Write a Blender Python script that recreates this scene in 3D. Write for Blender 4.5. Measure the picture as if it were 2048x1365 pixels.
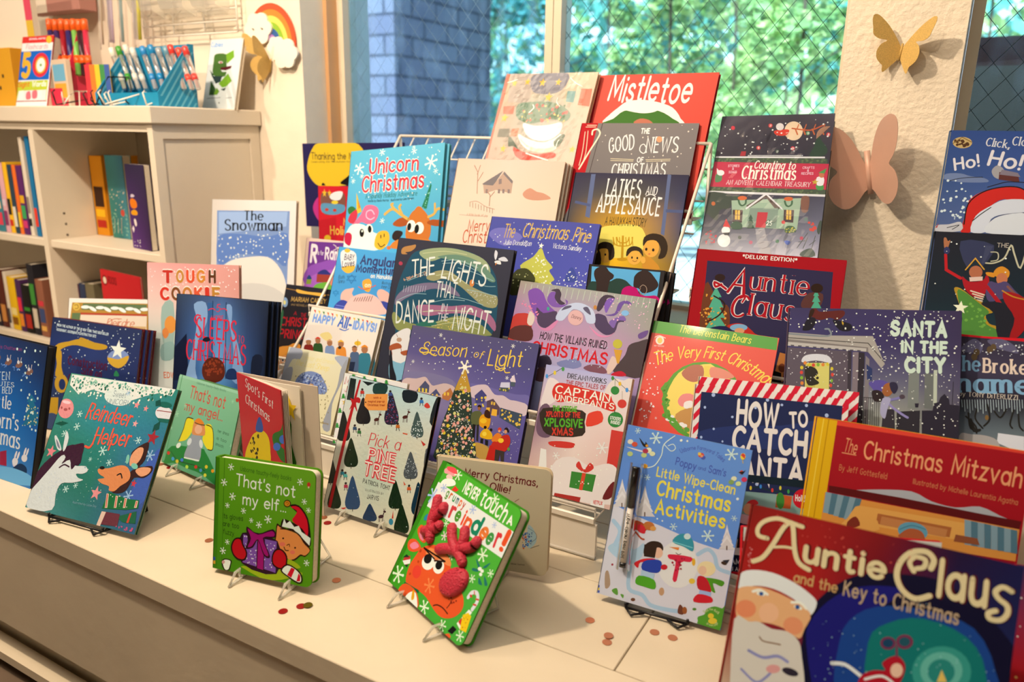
# A shop window bench with two wire racks of picture books, a bookcase on the left and a wired-glass window behind.
import bpy, math, random
from mathutils import Vector, Matrix, noise
SC = bpy.context.scene
COL = SC.collection
R = math.radians
for o in list(bpy.data.objects): bpy.data.objects.remove(o)

# ---------------------------------------------------------------- camera, sky, lamps, exposure
BENCH = 0.40                       # height of the bench top above the floor
cam = bpy.data.cameras.new('camera'); cam_o = bpy.data.objects.new('camera', cam); COL.objects.link(cam_o)
cam.sensor_width = 36.0; cam.lens = 1532.25/2048*36; cam.clip_start = 0.05; cam.clip_end = 100
def cam_matrix(pitch, yaw, roll):
    f = Vector((-math.sin(yaw)*math.cos(pitch), math.cos(yaw)*math.cos(pitch), -math.sin(pitch)))
    r = f.cross(Vector((0, 0, 1))).normalized(); u = r.cross(f)
    r2 = r*math.cos(roll)+u*math.sin(roll); u2 = u*math.cos(roll)-r*math.sin(roll)
    return Matrix((r2, u2, -f)).transposed()
cam_o.rotation_euler = cam_matrix(0.266075, 0.515984, 0.0174625).to_euler()
cam_o.location = (0, 0, BENCH+0.72)
cam.dof.use_dof = True; cam.dof.focus_distance = 1.42; cam.dof.aperture_fstop = 3.0
SC.camera = cam_o
SC.view_settings.view_transform = 'Standard'; SC.view_settings.look = 'None'
SC.view_settings.exposure = -0.3; SC.view_settings.gamma = 1.0; SC.view_settings.use_curve_mapping = False

world = bpy.data.worlds.new('sky'); SC.world = world; world.use_nodes = True
_n = world.node_tree.nodes; _bg = _n['Background']
_sky = _n.new('ShaderNodeTexSky'); _sky.sky_type = 'NISHITA'; _sky.sun_disc = False
_sky.sun_elevation = R(48); _sky.sun_rotation = R(200)
world.node_tree.links.new(_sky.outputs[0], _bg.inputs[0]); _bg.inputs[1].default_value = 0.85

def lamp(name, kind, loc, energy, color, target=None, **kw):
    l = bpy.data.lights.new(name, kind); l.energy = energy; l.color = color
    for k, v in kw.items(): setattr(l, k, v)
    o = bpy.data.objects.new(name, l); COL.objects.link(o); o.location = loc
    if target is not None: o.rotation_euler = (Vector(target)-Vector(loc)).to_track_quat('-Z', 'Y').to_euler()
    return o
lamp('sun', 'SUN', (0, -5, 10), 21.0, (0.80, 0.93, 1.0), (1.5, 2.0, 0), angle=R(0.6))
WARM = (1.0, 0.78, 0.55)
lamp('track_spot', 'SPOT', (-1.30, 0.33, BENCH+1.95), 175, WARM, (-0.75, 1.15, BENCH+0.1), spot_size=R(150), spot_blend=0.6, shadow_soft_size=0.04)
lamp('window_spot', 'SPOT', (-0.95, 1.32, BENCH+2.05), 16, WARM, (-0.75, 0.9, BENCH), spot_size=R(110), spot_blend=0.8, shadow_soft_size=0.04)
lamp('front_spot', 'SPOT', (-2.30, -2.2, BENCH+2.2), 330, WARM, (-2.0, 1.6, BENCH+0.95), spot_size=R(36), spot_blend=0.6, shadow_soft_size=0.05)
lamp('pillar_fill_spot', 'SPOT', (-0.95, -1.0, BENCH+2.15), 95, WARM, (-0.10, 1.75, BENCH+0.70), spot_size=R(34), spot_blend=0.7, shadow_soft_size=0.05)  # added lamp that brightens the pillar, no known fixture
lamp('ceiling_fill', 'AREA', (-0.6, 0.15, 2.70), 42, (1.0, 0.82, 0.62), (-0.6, 0.2, 0), shape='RECTANGLE', size=2.6, size_y=1.0)  # added soft fill over the bench, stands for no known fixture
lamp('ceiling_fill_far', 'AREA', (-3.0, 0.2, 2.70), 34, (1.0, 0.82, 0.62), (-3.0, 0.25, 0), shape='RECTANGLE', size=1.6, size_y=1.0)  # added soft fill to lift the left wall and bookcase

# ---------------------------------------------------------------- helpers
def lin(c): return c/12.92 if c <= .04045 else ((c+.055)/1.055)**2.4
def rgb(h): return tuple(lin(int(h[i:i+2], 16)/255) for i in (0, 2, 4))
MATS = {}
def mat(name, color='cccccc', rough=.5, metal=0.0, bump=0.0, bscale=60.0, var=0.0, vscale=8.0, coat=0.0, attr=False, emit=None, spec=.5, sheen=0.0):
    if name in MATS: return MATS[name]
    m = bpy.data.materials.new(name); m.use_nodes = True; nt = m.node_tree; n = nt.nodes; l = nt.links
    b = n['Principled BSDF']; b.inputs['Roughness'].default_value = rough; b.inputs['Metallic'].default_value = metal
    b.inputs['Coat Weight'].default_value = coat; b.inputs['Coat Roughness'].default_value = .08
    b.inputs['Specular IOR Level'].default_value = spec
    tc = n.new('ShaderNodeTexCoord')
    if attr:
        a = n.new('ShaderNodeAttribute'); a.attribute_name = 'print'; src = a.outputs['Color']
    else:
        rg = n.new('ShaderNodeRGB'); rg.outputs[0].default_value = (*rgb(color), 1); src = rg.outputs[0]
    if var:
        t = n.new('ShaderNodeTexNoise'); t.inputs['Scale'].default_value = vscale; t.inputs['Detail'].default_value = 5
        l.new(tc.outputs['Object'], t.inputs['Vector'])
        mp = n.new('ShaderNodeMapRange'); mp.inputs[1].default_value = .3; mp.inputs[2].default_value = .7
        mp.inputs[3].default_value = 1-var; mp.inputs[4].default_value = 1+var*.5
        l.new(t.outputs[0], mp.inputs[0])
        mx = n.new('ShaderNodeMix'); mx.data_type = 'RGBA'; mx.blend_type = 'MULTIPLY'; mx.inputs[0].default_value = 1
        l.new(src, mx.inputs[6]); l.new(mp.outputs[0], mx.inputs[7]); src = mx.outputs[2]
    l.new(src, b.inputs['Base Color'])
    if bump:
        t2 = n.new('ShaderNodeTexNoise'); t2.inputs['Scale'].default_value = bscale; t2.inputs['Detail'].default_value = 4
        l.new(tc.outputs['Object'], t2.inputs['Vector'])
        bp = n.new('ShaderNodeBump'); bp.inputs['Strength'].default_value = 1; bp.inputs['Distance'].default_value = bump
        l.new(t2.outputs[0], bp.inputs['Height']); l.new(bp.outputs[0], b.inputs['Normal'])
    if emit:
        b.inputs['Emission Color'].default_value = (*rgb(emit[0]), 1); b.inputs['Emission Strength'].default_value = emit[1]
    MATS[name] = m; return m
def glassy(name, tint='ffffff', gloss=.08, rough=.02, dirt_haze=0.0, milk=0.0):
    if name in MATS: return MATS[name]
    m = bpy.data.materials.new(name); m.use_nodes = True; nt = m.node_tree; n = nt.nodes; l = nt.links
    n.remove(n['Principled BSDF']); out = n['Material Output']
    tr = n.new('ShaderNodeBsdfTransparent'); tr.inputs[0].default_value = (*rgb(tint), 1)
    gl = n.new('ShaderNodeBsdfGlossy'); gl.inputs['Roughness'].default_value = rough
    fr = n.new('ShaderNodeFresnel'); fr.inputs[0].default_value = 1.45
    ad = n.new('ShaderNodeMath'); ad.operation = 'ADD'; ad.operation = 'MULTIPLY'; ad.inputs[1].default_value = gloss; ad.use_clamp = True
    mx = n.new('ShaderNodeMixShader'); l.new(fr.outputs[0], ad.inputs[0]); l.new(ad.outputs[0], mx.inputs[0])
    base = tr.outputs[0]
    if milk:
        dm = n.new('ShaderNodeBsdfDiffuse'); dm.inputs[0].default_value = (.9, .88, .84, 1); m0 = n.new('ShaderNodeMixShader'); m0.inputs[0].default_value = milk
        l.new(base, m0.inputs[1]); l.new(dm.outputs[0], m0.inputs[2]); base = m0.outputs[0]
    l.new(base, mx.inputs[1]); l.new(gl.outputs[0], mx.inputs[2]); last = mx.outputs[0]
    if dirt_haze:  # patchy pale veil, serves real dirt and painted haze
        tc = n.new('ShaderNodeTexCoord'); mp = n.new('ShaderNodeMapping'); mp.inputs['Scale'].default_value = (9, 9, 2.5)
        t = n.new('ShaderNodeTexNoise'); t.inputs['Scale'].default_value = 2.2; t.inputs['Detail'].default_value = 8
        l.new(tc.outputs['Object'], mp.inputs[0]); l.new(mp.outputs[0], t.inputs['Vector'])
        rp = n.new('ShaderNodeMapRange'); rp.inputs[1].default_value = .48; rp.inputs[2].default_value = .8; rp.inputs[3].default_value = 0; rp.inputs[4].default_value = dirt_haze
        l.new(t.outputs[0], rp.inputs[0])
        df = n.new('ShaderNodeBsdfTranslucent'); df.inputs[0].default_value = (.8, .85, .95, 1)
        m2 = n.new('ShaderNodeMixShader'); l.new(rp.outputs[0], m2.inputs[0]); l.new(last, m2.inputs[1]); l.new(df.outputs[0], m2.inputs[2]); last = m2.outputs[0]
    l.new(last, out.inputs[0]); MATS[name] = m; return m

class MB:
    """collects faces of one mesh; faces carry a material slot and a print colour"""
    def __init__(s): s.v = []; s.f = []; s.m = []; s.c = []; s.mats = []; s.smooth = []
    def slot(s, m):
        if m not in s.mats: s.mats.append(m)
        return s.mats.index(m)
    def face(s, pts, m, c=None, smooth=False):
        i = len(s.v); s.v += [tuple(p) for p in pts]; s.f.append(tuple(range(i, i+len(pts)))); s.m.append(s.slot(m)); s.c.append(c); s.smooth.append(smooth)
    def mesh(s, verts, faces, m, c=None, smooth=False):
        i = len(s.v); s.v += [tuple(p) for p in verts]
        for f in faces: s.f.append(tuple(i+k for k in f)); s.m.append(s.slot(m)); s.c.append(c); s.smooth.append(smooth)
    def box(s, a, b, m, c=None):
        x0, y0, z0 = a; x1, y1, z1 = b
        s.mesh([(x0,y0,z0),(x1,y0,z0),(x1,y1,z0),(x0,y1,z0),(x0,y0,z1),(x1,y0,z1),(x1,y1,z1),(x0,y1,z1)],
               [(0,3,2,1),(4,5,6,7),(0,1,5,4),(1,2,6,5),(2,3,7,6),(3,0,4,7)], m, c)
    def bbox(s, a, b, m, r=.002, c=None):
        """box with chamfered vertical-plane edges (front x-z outline extruded along y with a small bevel)"""
        x0, y0, z0 = a; x1, y1, z1 = b; v = []; f = []
        rings = [(y0, r), (y0+r, 0), (y1-r, 0), (y1, r)]
        for y, d in rings:
            v += [(x0+d,y,z0+r+0*d),(x0+r,y,z0+d),(x1-r,y,z0+d),(x1-d,y,z0+r),(x1-d,y,z1-r),(x1-r,y,z1-d),(x0+r,y,z1-d),(x0+d,y,z1-r)]
        for k in range(3):
            for j in range(8):
                a0 = k*8+j; a1 = k*8+(j+1) % 8
                f.append((a0, a1, a1+8, a0+8))
        f.append(tuple(range(7, -1, -1))); f.append(tuple(range(24, 32)))
        s.mesh(v, f, m, c)
    def prism(s, outline, y0, y1, m, c=None, side=None):
        """outline in x-z extruded from y0 (front) to y1"""
        n = len(outline); v = [(x, y0, z) for x, z in outline]+[(x, y1, z) for x, z in outline]
        s.mesh(v, [tuple(range(n))], m, c); i = len(s.v)-2*n
        s.f.append(tuple(i+n+k for k in range(n-1, -1, -1))); s.m.append(s.slot(m)); s.c.append(c); s.smooth.append(False)
        for k in range(n):
            s.f.append((i+k, i+n+k, i+n+(k+1) % n, i+(k+1) % n)); s.m.append(s.slot(side or m)); s.c.append(c); s.smooth.append(False)
    def tube(s, pts, r, m, n=8, c=None, closed=False, r1=None):
        pts = [Vector(p) for p in pts]; N = len(pts); rings = []
        for i, p in enumerate(pts):
            a = pts[i-1] if (i > 0 or closed) else pts[i]; b = pts[(i+1) % N] if (i < N-1 or closed) else pts[i]
            t = (b-a).normalized(); up = Vector((0, 0, 1)) if abs(t.z) < .9 else Vector((1, 0, 0))
            u = t.cross(up).normalized(); w = t.cross(u); rr = r if r1 is None else r+(r1-r)*i/(N-1)
            rings.append([p+u*(rr*math.cos(2*math.pi*k/n))+w*(rr*math.sin(2*math.pi*k/n)) for k in range(n)])
        v = [q for rg in rings for q in rg]; f = []
        for i in range(N if closed else N-1):
            for k in range(n):
                j = (i+1) % N
                f.append((i*n+k, j*n+k, j*n+(k+1) % n, i*n+(k+1) % n))
        if not closed: f.append(tuple(range(n))); f.append(tuple((N-1)*n+k for k in range(n-1, -1, -1)))
        s.mesh(v, f, m, c, True)
    def lathe(s, prof, m, n=20, o=(0, 0, 0), c=None):
        v = []; f = []
        for r, z in prof: v += [(o[0]+r*math.cos(2*math.pi*k/n), o[1]+r*math.sin(2*math.pi*k/n), o[2]+z) for k in range(n)]
        for i in range(len(prof)-1):
            for k in range(n): f.append((i*n+k, i*n+(k+1) % n, (i+1)*n+(k+1) % n, (i+1)*n+k))
        f.append(tuple(range(n-1, -1, -1))); f.append(tuple((len(prof)-1)*n+k for k in range(n)))
        s.mesh(v, f, m, c, True)
    def build(s, name, parent=None):
        me = bpy.data.meshes.new(name); me.from_pydata(s.v, [], s.f)
        for m in s.mats: me.materials.append(m)
        me.polygons.foreach_set('material_index', s.m); me.polygons.foreach_set('use_smooth', s.smooth)
        if any(c is not None for c in s.c):
            at = me.color_attributes.new('print', 'FLOAT_COLOR', 'CORNER'); buf = []
            for p, c in zip(me.polygons, s.c):
                if c is None: c = (.8, .8, .8)
                if isinstance(c, list):
                    for k in c: buf += [*k, 1.0]
                else: buf += [*c, 1.0]*p.loop_total
            at.data.foreach_set('color', buf)
        me.update()
        o = bpy.data.objects.new(name, me); COL.objects.link(o)
        if parent: o.parent = parent
        return o
def tag(o, label, cat, group=None):
    o['label'] = label; o['category'] = cat
    if group: o['group'] = group
    return o
def thing(name, label, cat, loc=(0, 0, 0), rot=(0, 0, 0), group=None):
    o = bpy.data.objects.new(name, None); COL.objects.link(o); o.location = loc; o.rotation_euler = rot; o.empty_display_size = .05
    return tag(o, label, cat, group)
def struct(o): o['kind'] = 'structure'; return o
def dup(o, parent=None):
    c = o.copy(); COL.objects.link(c)
    if parent: c.parent = parent
    for ch in list(o.children): dup(ch, c)
    return c

# ---------------------------------------------------------------- lettering: a stroke alphabet (cap height 10, x-height 6.6)
# strokes are separated by |; ~ smooths the stroke; @cx,cy,rx,ry,a0,a1 is an arc
GLYPH = {
'A':'0,0 3.8,10 7.6,0|1.4,3.4 6.2,3.4','B':'0,0 0,10|~0,10 3.4,9.9 5.2,8.8 5.2,6.6 3.5,5.4 0,5.3|~0,5.3 4,5.2 6,4 6,1.4 4,.1 0,0',
'C':'@4,5,4,5,48,312','D':'0,0 0,10|~0,10 3,9.9 6,8.2 7,5 6,1.8 3,.1 0,0','E':'5.4,10 0,10 0,0 5.4,0|0,5.2 4.6,5.2','F':'5.2,10 0,10 0,0|0,5.2 4.4,5.2',
'G':'@4,5,4,5,48,330|7.5,2.2 7.5,4.6 4.8,4.6','H':'0,0 0,10|6.6,0 6.6,10|0,5.2 6.6,5.2','I':'0,0 0,10','J':'~4.6,10 4.6,6 4.6,3 3.9,.7 2.2,0 .6,.8 0,2.6',
'K':'0,0 0,10|6,10 0,4|2.2,6 6.6,0','L':'0,10 0,0 5.2,0','M':'0,0 .7,10 4.5,2 8.3,10 9,0','N':'0,0 0,10 6.8,0 6.8,10','O':'@4.3,5,4.3,5,0,360',
'P':'0,0 0,10|~0,10 4,9.9 5.8,8.8 5.8,6 4,4.8 0,4.7','Q':'@4.3,5,4.3,5,0,360|5,2.5 8.4,-.8','R':'0,0 0,10|~0,10 4,9.9 5.8,8.8 5.8,6.2 4,5 0,4.9|2.8,4.9 6.4,0',
'S':'~6,8.4 4.6,9.8 2.4,9.9 .6,8.6 .6,6.6 2.4,5.4 4.6,4.6 6.2,3.2 6.1,1.2 4.4,.05 1.9,.1 .1,1.7','T':'0,10 6.8,10|3.4,10 3.4,0','U':'~0,10 0,6 0,3.4 1,1 3.3,0 5.6,1 6.6,3.4 6.6,6 6.6,10',
'V':'0,10 3.6,0 7.2,10','W':'0,10 2.6,0 5.2,9 7.8,0 10.4,10','X':'0,10 6.6,0|6.6,10 0,0','Y':'0,10 3.4,5 6.8,10|3.4,5 3.4,0','Z':'.2,10 6.2,10 0,0 6.4,0',
'a':'@3,3.3,3,3.3,0,360|6,6.6 6,0','b':'0,10 0,0|@3,3.3,3,3.3,0,360','c':'@3.1,3.3,3.1,3.3,45,315','d':'@3,3.3,3,3.3,0,360|6,10 6,0',
'e':'.2,3.4 6,3.4|@3.1,3.3,3.1,3.3,2,318','f':'~4.8,9.2 3.8,10 2.5,9.6 2,8 2,5 2,0|0,6.4 4.2,6.4','g':'@3,3.3,3,3.3,0,360|~6,6.6 6,3 6,0 5.4,-2.3 3,-3.2 .6,-2.4',
'h':'0,10 0,0|~0,4.4 1.4,6 3.4,6.6 5,5.8 5.4,4 5.4,2 5.4,0','i':'0,6.6 0,0|0,9.2 0,9.3','j':'~1.4,6.6 1.4,3 1.4,0 1,-2.2 -.6,-3|1.4,9.2 1.4,9.3','k':'0,10 0,0|4.6,6.6 0,2.6|1.7,4 5,0','l':'0,10 0,0',
'm':'0,6.6 0,0|~0,4.6 1.2,6.1 2.7,6.6 4,5.8 4.3,4 4.3,2 4.3,0|~4.3,4.6 5.5,6.2 7,6.6 8.3,5.8 8.6,4 8.6,2 8.6,0','n':'0,6.6 0,0|~0,4.4 1.4,6 3.4,6.6 5,5.8 5.4,4 5.4,2 5.4,0',
'o':'@3.1,3.3,3.1,3.3,0,360','p':'0,6.6 0,-3.2|@3,3.3,3,3.3,0,360','q':'@3,3.3,3,3.3,0,360|6,6.6 6,-3.2','r':'0,6.6 0,0|~0,4.2 1.1,6 2.6,6.6 3.7,6.2',
's':'~4.2,5.6 3.2,6.5 1.5,6.5 .4,5.6 .5,4.3 1.7,3.6 3.2,3 4.3,2.1 4.2,.8 3,.05 1.2,.1 0,1.1','t':'~1.9,9.2 1.9,6 1.9,3 2,1.3 2.9,.1 4.2,.5|0,6.6 4,6.6','u':'~0,6.6 0,4.4 .1,2 1,.4 2.7,0 4.4,.8 5.4,2.4|5.4,6.6 5.4,0',
'v':'0,6.6 2.8,0 5.6,6.6','w':'0,6.6 2,0 4,6 6,0 8,6.6','x':'0,6.6 5,0|5,6.6 0,0','y':'0,6.6 2.9,.2|5.6,6.6 2.6,-1 1.6,-2.8 0,-3.2','z':'.2,6.6 4.8,6.6 0,0 5,0',
'ø':'@3.1,3.3,3.1,3.3,0,360|.6,-.4 5.6,7','0':'@3.2,5,3.2,5,0,360','1':'.4,8.2 2.2,10 2.2,0','2':'~0,7.6 1,9.6 3,10 5,9.2 5.4,7.2 4,4.6 0,0|0,0 5.8,0','3':'~0,8.8 2,10 4.6,9.4 5,7 3.6,5.5 2,5.3|~2,5.3 4.6,4.8 5.4,2.4 3.8,.3 1.8,0 0,1.4',
'5':'5,10 .8,10 .4,5.4|~.4,5.4 2.6,6.2 5,5.2 5.5,3 4.6,.9 2.6,0 0,.9','4':'4.4,0 4.4,10 0,3 6.2,3','7':'0,10 6,10 2,0',
'.':'.4,.1 .4,.2',',':'.8,.6 0,-1.6',"'":'.4,10 .2,7.6','!':'.4,10 .4,3.2|.4,.1 .4,.2','-':'0,3.8 3.4,3.8','&':'~6,0 1.6,7.4 1.6,9.2 3,9.9 4.3,8.8 3.6,6.6 .8,4 .2,1.8 1.6,.1 4,.6 6.2,4.2',':':'.4,.4 .4,.5|.4,5 .4,5.1',
'*':'2,10 2,5|0,9 4,6|4,9 0,6','#':'1,0 2,10|4,0 5,10|0,3.4 6,3.4|.2,6.8 6.2,6.8',
}
def smooth_pts(p, closed=False, step=4):
    n = len(p)
    if n < 3: return p
    out = []
    g = (lambda i: p[i % n]) if closed else (lambda i: p[min(max(i, 0), n-1)])
    for i in range(n if closed else n-1):
        a, b, c, d = g(i-1), g(i), g(i+1), g(i+2)
        for k in range(step):
            t = k/step; t2 = t*t; t3 = t2*t
            out.append(tuple(.5*(2*b[j]+(c[j]-a[j])*t+(2*a[j]-5*b[j]+4*c[j]-d[j])*t2+(3*b[j]-a[j]-3*c[j]+d[j])*t3) for j in (0, 1)))
    if not closed: out.append(p[-1])
    return out
def glyph_strokes(ch):
    d = GLYPH.get(ch)
    if d is None: return []
    res = []
    for s in d.split('|'):
        if s[0] == '@':
            cx, cy, rx, ry, a0, a1 = map(float, s[1:].split(',')); n = 20
            pts = [(cx+rx*math.cos(R(a0+(a1-a0)*k/n)), cy+ry*math.sin(R(a0+(a1-a0)*k/n))) for k in range(n+1)]
            res.append((pts, a1-a0 >= 360, False))
        else:
            sm = s[0] == '~'; pts = [tuple(map(float, q.split(','))) for q in s.lstrip('~').split()]
            res.append((smooth_pts(pts) if sm else pts, False, not sm))
    return res
# style: (contrast, serif, slant, bounce, letter gap, round ends)
STYLES = {'n':(0,0,0,0,1.9,1), 's':(.5,1,0,0,2.0,0), 'b':(.15,0,0,.2,1.9,1), 'i':(.45,0,.2,0,1.8,1), 'h':(.1,0,.06,.5,1.8,1), 'c':(.35,0,.3,0,1.2,1), 'j':(0,0,0,.9,1.7,1)}
def ribbon(pts, hw, closed, contrast, caps):
    """polygons of a stroke of varying width"""
    N = len(pts); L = []; Rr = []; polys = []; ws = []
    for i in range(N):
        a = pts[i-1] if i > 0 else (pts[N-2] if closed else pts[0]); b = pts[i+1] if i < N-1 else (pts[1] if closed else pts[N-1])
        def nd(p, q):
            dx, dy = q[0]-p[0], q[1]-p[1]; d = math.hypot(dx, dy) or 1
            return dx/d, dy/d
        d0 = nd(a, pts[i]) if a != pts[i] else nd(pts[i], b); d1 = nd(pts[i], b) if b != pts[i] else d0
        tx, ty = d0[0]+d1[0], d0[1]+d1[1]; m = math.hypot(tx, ty)
        if m < 1e-6: tx, ty = d0; m = 1
        tx /= m; ty /= m
        k = max(.45, tx*d0[0]+ty*d0[1]); w = hw*(1-contrast*tx*tx); ws.append(w); w /= k
        L.append((pts[i][0]-ty*w, pts[i][1]+tx*w)); Rr.append((pts[i][0]+ty*w, pts[i][1]-tx*w))
    for i in range(N-1): polys.append([L[i], L[i+1], Rr[i+1], Rr[i]])
    if caps and not closed:
        for i in (0, N-1): polys.append([(pts[i][0]+ws[i]*math.cos(k*math.pi/5), pts[i][1]+ws[i]*math.sin(k*math.pi/5)) for k in range(10)])
    return polys
def text_polys(txt, style, wt):
    """flat polygons of a line of text, left at x=0, and its width"""
    con, serif, slant, bounce, gap, rnd = STYLES[style]; x = 0; out = []; hw = 10*wt*.62; rnd_ = random.Random(len(txt)*7+ord(txt[0]))
    for ch in txt:
        if ch == ' ': x += 3.6+gap; continue
        st = glyph_strokes(ch); mx = max([p[0] for s in st for p in s[0]] or [0]); mn = min([p[0] for s in st for p in s[0]] or [0])
        dy = rnd_.uniform(-bounce, bounce)
        for pts, closed, straight in st:
            q = [(p[0]-mn+x+slant*p[1], p[1]+dy) for p in pts]
            out += ribbon(q, hw, closed, con, rnd)
            if serif and not closed:
                for e, nb in ((0, 1), (-1, -2)):
                    ex, ey = pts[e]; dx, dyy = ex-pts[nb][0], ey-pts[nb][1]
                    if straight and abs(dyy) > abs(dx) and abs(dyy) > 1.5:
                        sx, sy = q[e]; sl = hw*.8+.75; th = hw*.45
                        out.append([(sx-sl, sy-th), (sx+sl, sy-th), (sx+sl, sy+th), (sx-sl, sy+th)])
        x += mx-mn+gap+hw*1.2
    return [[(a+hw, b) for a, b in q] for q in out], max(x-gap-hw*1.2, .01)+2*hw

# ---------------------------------------------------------------- printing: flat inks laid on a cover, units of a quarter millimetre from its lower left corner
Q = .00025
def ink(v): return tuple(lin(c/255) for c in v)
class Press:
    def __init__(s, mb, m, y0=-.00025, x0=0.0): s.mb = mb; s.m = m; s.y0 = y0; s.x0 = x0; s.boxes = []
    def level(s, polys):
        xs = [p[0] for q in polys for p in q]; ys = [p[1] for q in polys for p in q]
        b = (min(xs), min(ys), max(xs), max(ys)); l = 1
        for bb, ll in s.boxes:
            if ll >= l and bb[0] < b[2] and b[0] < bb[2] and bb[1] < b[3] and b[1] < bb[3]: l = ll+1
        s.boxes.append((b, l)); return l
    def lay(s, polys, c):
        if not polys: return
        y = s.y0-s.level(polys)*.000035
        for k, p in enumerate(polys):
            a = sum(p[i-1][0]*p[i][1]-p[i][0]*p[i-1][1] for i in range(len(p)))
            if a < 0: p = p[::-1]
            s.mb.face([(s.x0+x*Q, y-(k % 12)*.0000025, z*Q) for x, z in p], s.m, c)
    def clip(s, p, W, H):
        for ax, lim, sg in ((0, 0, 1), (0, W, -1), (1, 0, 1), (1, H, -1)):
            out = []
            for i in range(len(p)):
                a, b = p[i-1], p[i]; da = (a[ax]-lim)*sg; db = (b[ax]-lim)*sg
                if (da < 0) != (db < 0):
                    t = da/(da-db); out.append((a[0]+(b[0]-a[0])*t, a[1]+(b[1]-a[1])*t))
                if db >= 0: out.append(b)
            p = out
            if len(p) < 3: return None
        return p
    def run(s, items, W, H):
        for it in items:
            k, rest = it[0], it[2:]
            if k == 'T':
                num, st, txt = rest.split('|', 2); nn = list(map(float, num.split())); col = ink(nn[:3]); x0, y0, x1, y1, h, wt, bul = nn[3:10]
                polys, w = text_polys(txt, st, wt); ln = math.hypot(x1-x0, y1-y0); ux, uy = (x1-x0)/ln, (y1-y0)/ln
                sx = ln/w; sy = h/10; res = []
                for p in polys:
                    q = []
                    for a, b in p:
                        t = a/w; o = bul*ln*(1-(2*t-1)**2); dx = a*sx; dy = b*sy+o
                        sl = bul*4*(1-2*t)
                        q.append((x0+ux*(dx-sl*b*sy)-uy*dy, y0+uy*(dx-sl*b*sy)+ux*dy))
                    q = s.clip(q, W, H)
                    if q: res.append(q)
                s.lay(res, col); continue
            nn = list(map(float, rest.split())); col = ink(nn[:3]); nn = nn[3:]
            if k in 'Pp':
                pts = list(zip(nn[::2], nn[1::2]))
                if k == 'p': pts = smooth_pts(pts, True, 3)
                pts = s.clip(pts, W, H)
                if pts: s.lay([pts], col)
            elif k in 'Ll':
                pts = list(zip(nn[1::2], nn[2::2]))
                if k == 'l': pts = smooth_pts(pts)
                s.lay([c for c in (s.clip(q, W, H) for q in ribbon(pts, nn[0]/2, False, 0, nn[0] > 3)) if c], col)
            elif k == 'E':
                cx, cy, ax, ay, bx, by = nn; n = 22
                pts = s.clip([(cx+ax*math.cos(2*math.pi*i/n)+bx*math.sin(2*math.pi*i/n), cy+ay*math.cos(2*math.pi*i/n)+by*math.sin(2*math.pi*i/n)) for i in range(n)], W, H)
                if pts: s.lay([pts], col)
            elif k == 'S':       # scatter of dots: count size seed then a polygon they fall in
                n, sz, seed = int(nn[0]), nn[1], int(nn[2]); poly = list(zip(nn[3::2], nn[4::2])); rr = random.Random(seed)
                xs = [p[0] for p in poly]; ys = [p[1] for p in poly]; res = []; tries = 0
                while len(res) < n and tries < n*20:
                    tries += 1; x = rr.uniform(min(xs), max(xs)); y = rr.uniform(min(ys), max(ys)); ins = False
                    for i in range(len(poly)):
                        a, b = poly[i-1], poly[i]
                        if (a[1] > y) != (b[1] > y) and x < (b[0]-a[0])*(y-a[1])/(b[1]-a[1])+a[0]: ins = not ins
                    r = sz*rr.uniform(.45, 1.1)
                    if ins and r < x < W-r and r < y < H-r: res.append([(x+r*math.cos(j*math.pi/4), y+r*math.sin(j*math.pi/4)) for j in range(8)])
                s.lay(res, col)
            elif k == 'F':       # snowflakes: centre and radius, repeated
                res = []
                for i in range(0, len(nn)-2, 3):
                    cx, cy, r = nn[i:i+3]
                    for j in range(3):
                        a = j*math.pi/3+.3; dx, dy = math.cos(a), math.sin(a); w = r*.1
                        res.append([(cx-dx*r-dy*w, cy-dy*r+dx*w), (cx+dx*r-dy*w, cy+dy*r+dx*w), (cx+dx*r+dy*w, cy+dy*r-dx*w), (cx-dx*r+dy*w, cy-dy*r-dx*w)])
                    for j in range(6):
                        a = j*math.pi/3+.3; px, py = cx+math.cos(a)*r*.85, cy+math.sin(a)*r*.85
                        res.append([(px+r*.17*math.cos(q*math.pi/3), py+r*.17*math.sin(q*math.pi/3)) for q in range(6)])
                res = [q for q in (s.clip(q, W, H) for q in res) if q]; s.lay(res, col)
            elif k == '*':       # stars: centre and radius, repeated
                res = []
                for i in range(0, len(nn)-2, 3):
                    cx, cy, r = nn[i:i+3]
                    res.append([(cx+r*(1 if j % 2 == 0 else .42)*math.cos(math.pi/2+j*math.pi/5), cy+r*(1 if j % 2 == 0 else .42)*math.sin(math.pi/2+j*math.pi/5)) for j in range(10)])
                res = [q for q in (s.clip(q, W, H) for q in res) if q]; s.lay(res, col)
def grid_rows(grid):
    rows = []
    for r in grid:
        v = list(map(float, r.split())); rows.append([ink(v[i:i+3]) for i in range(0, len(v), 3)])
    return rows
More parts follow.
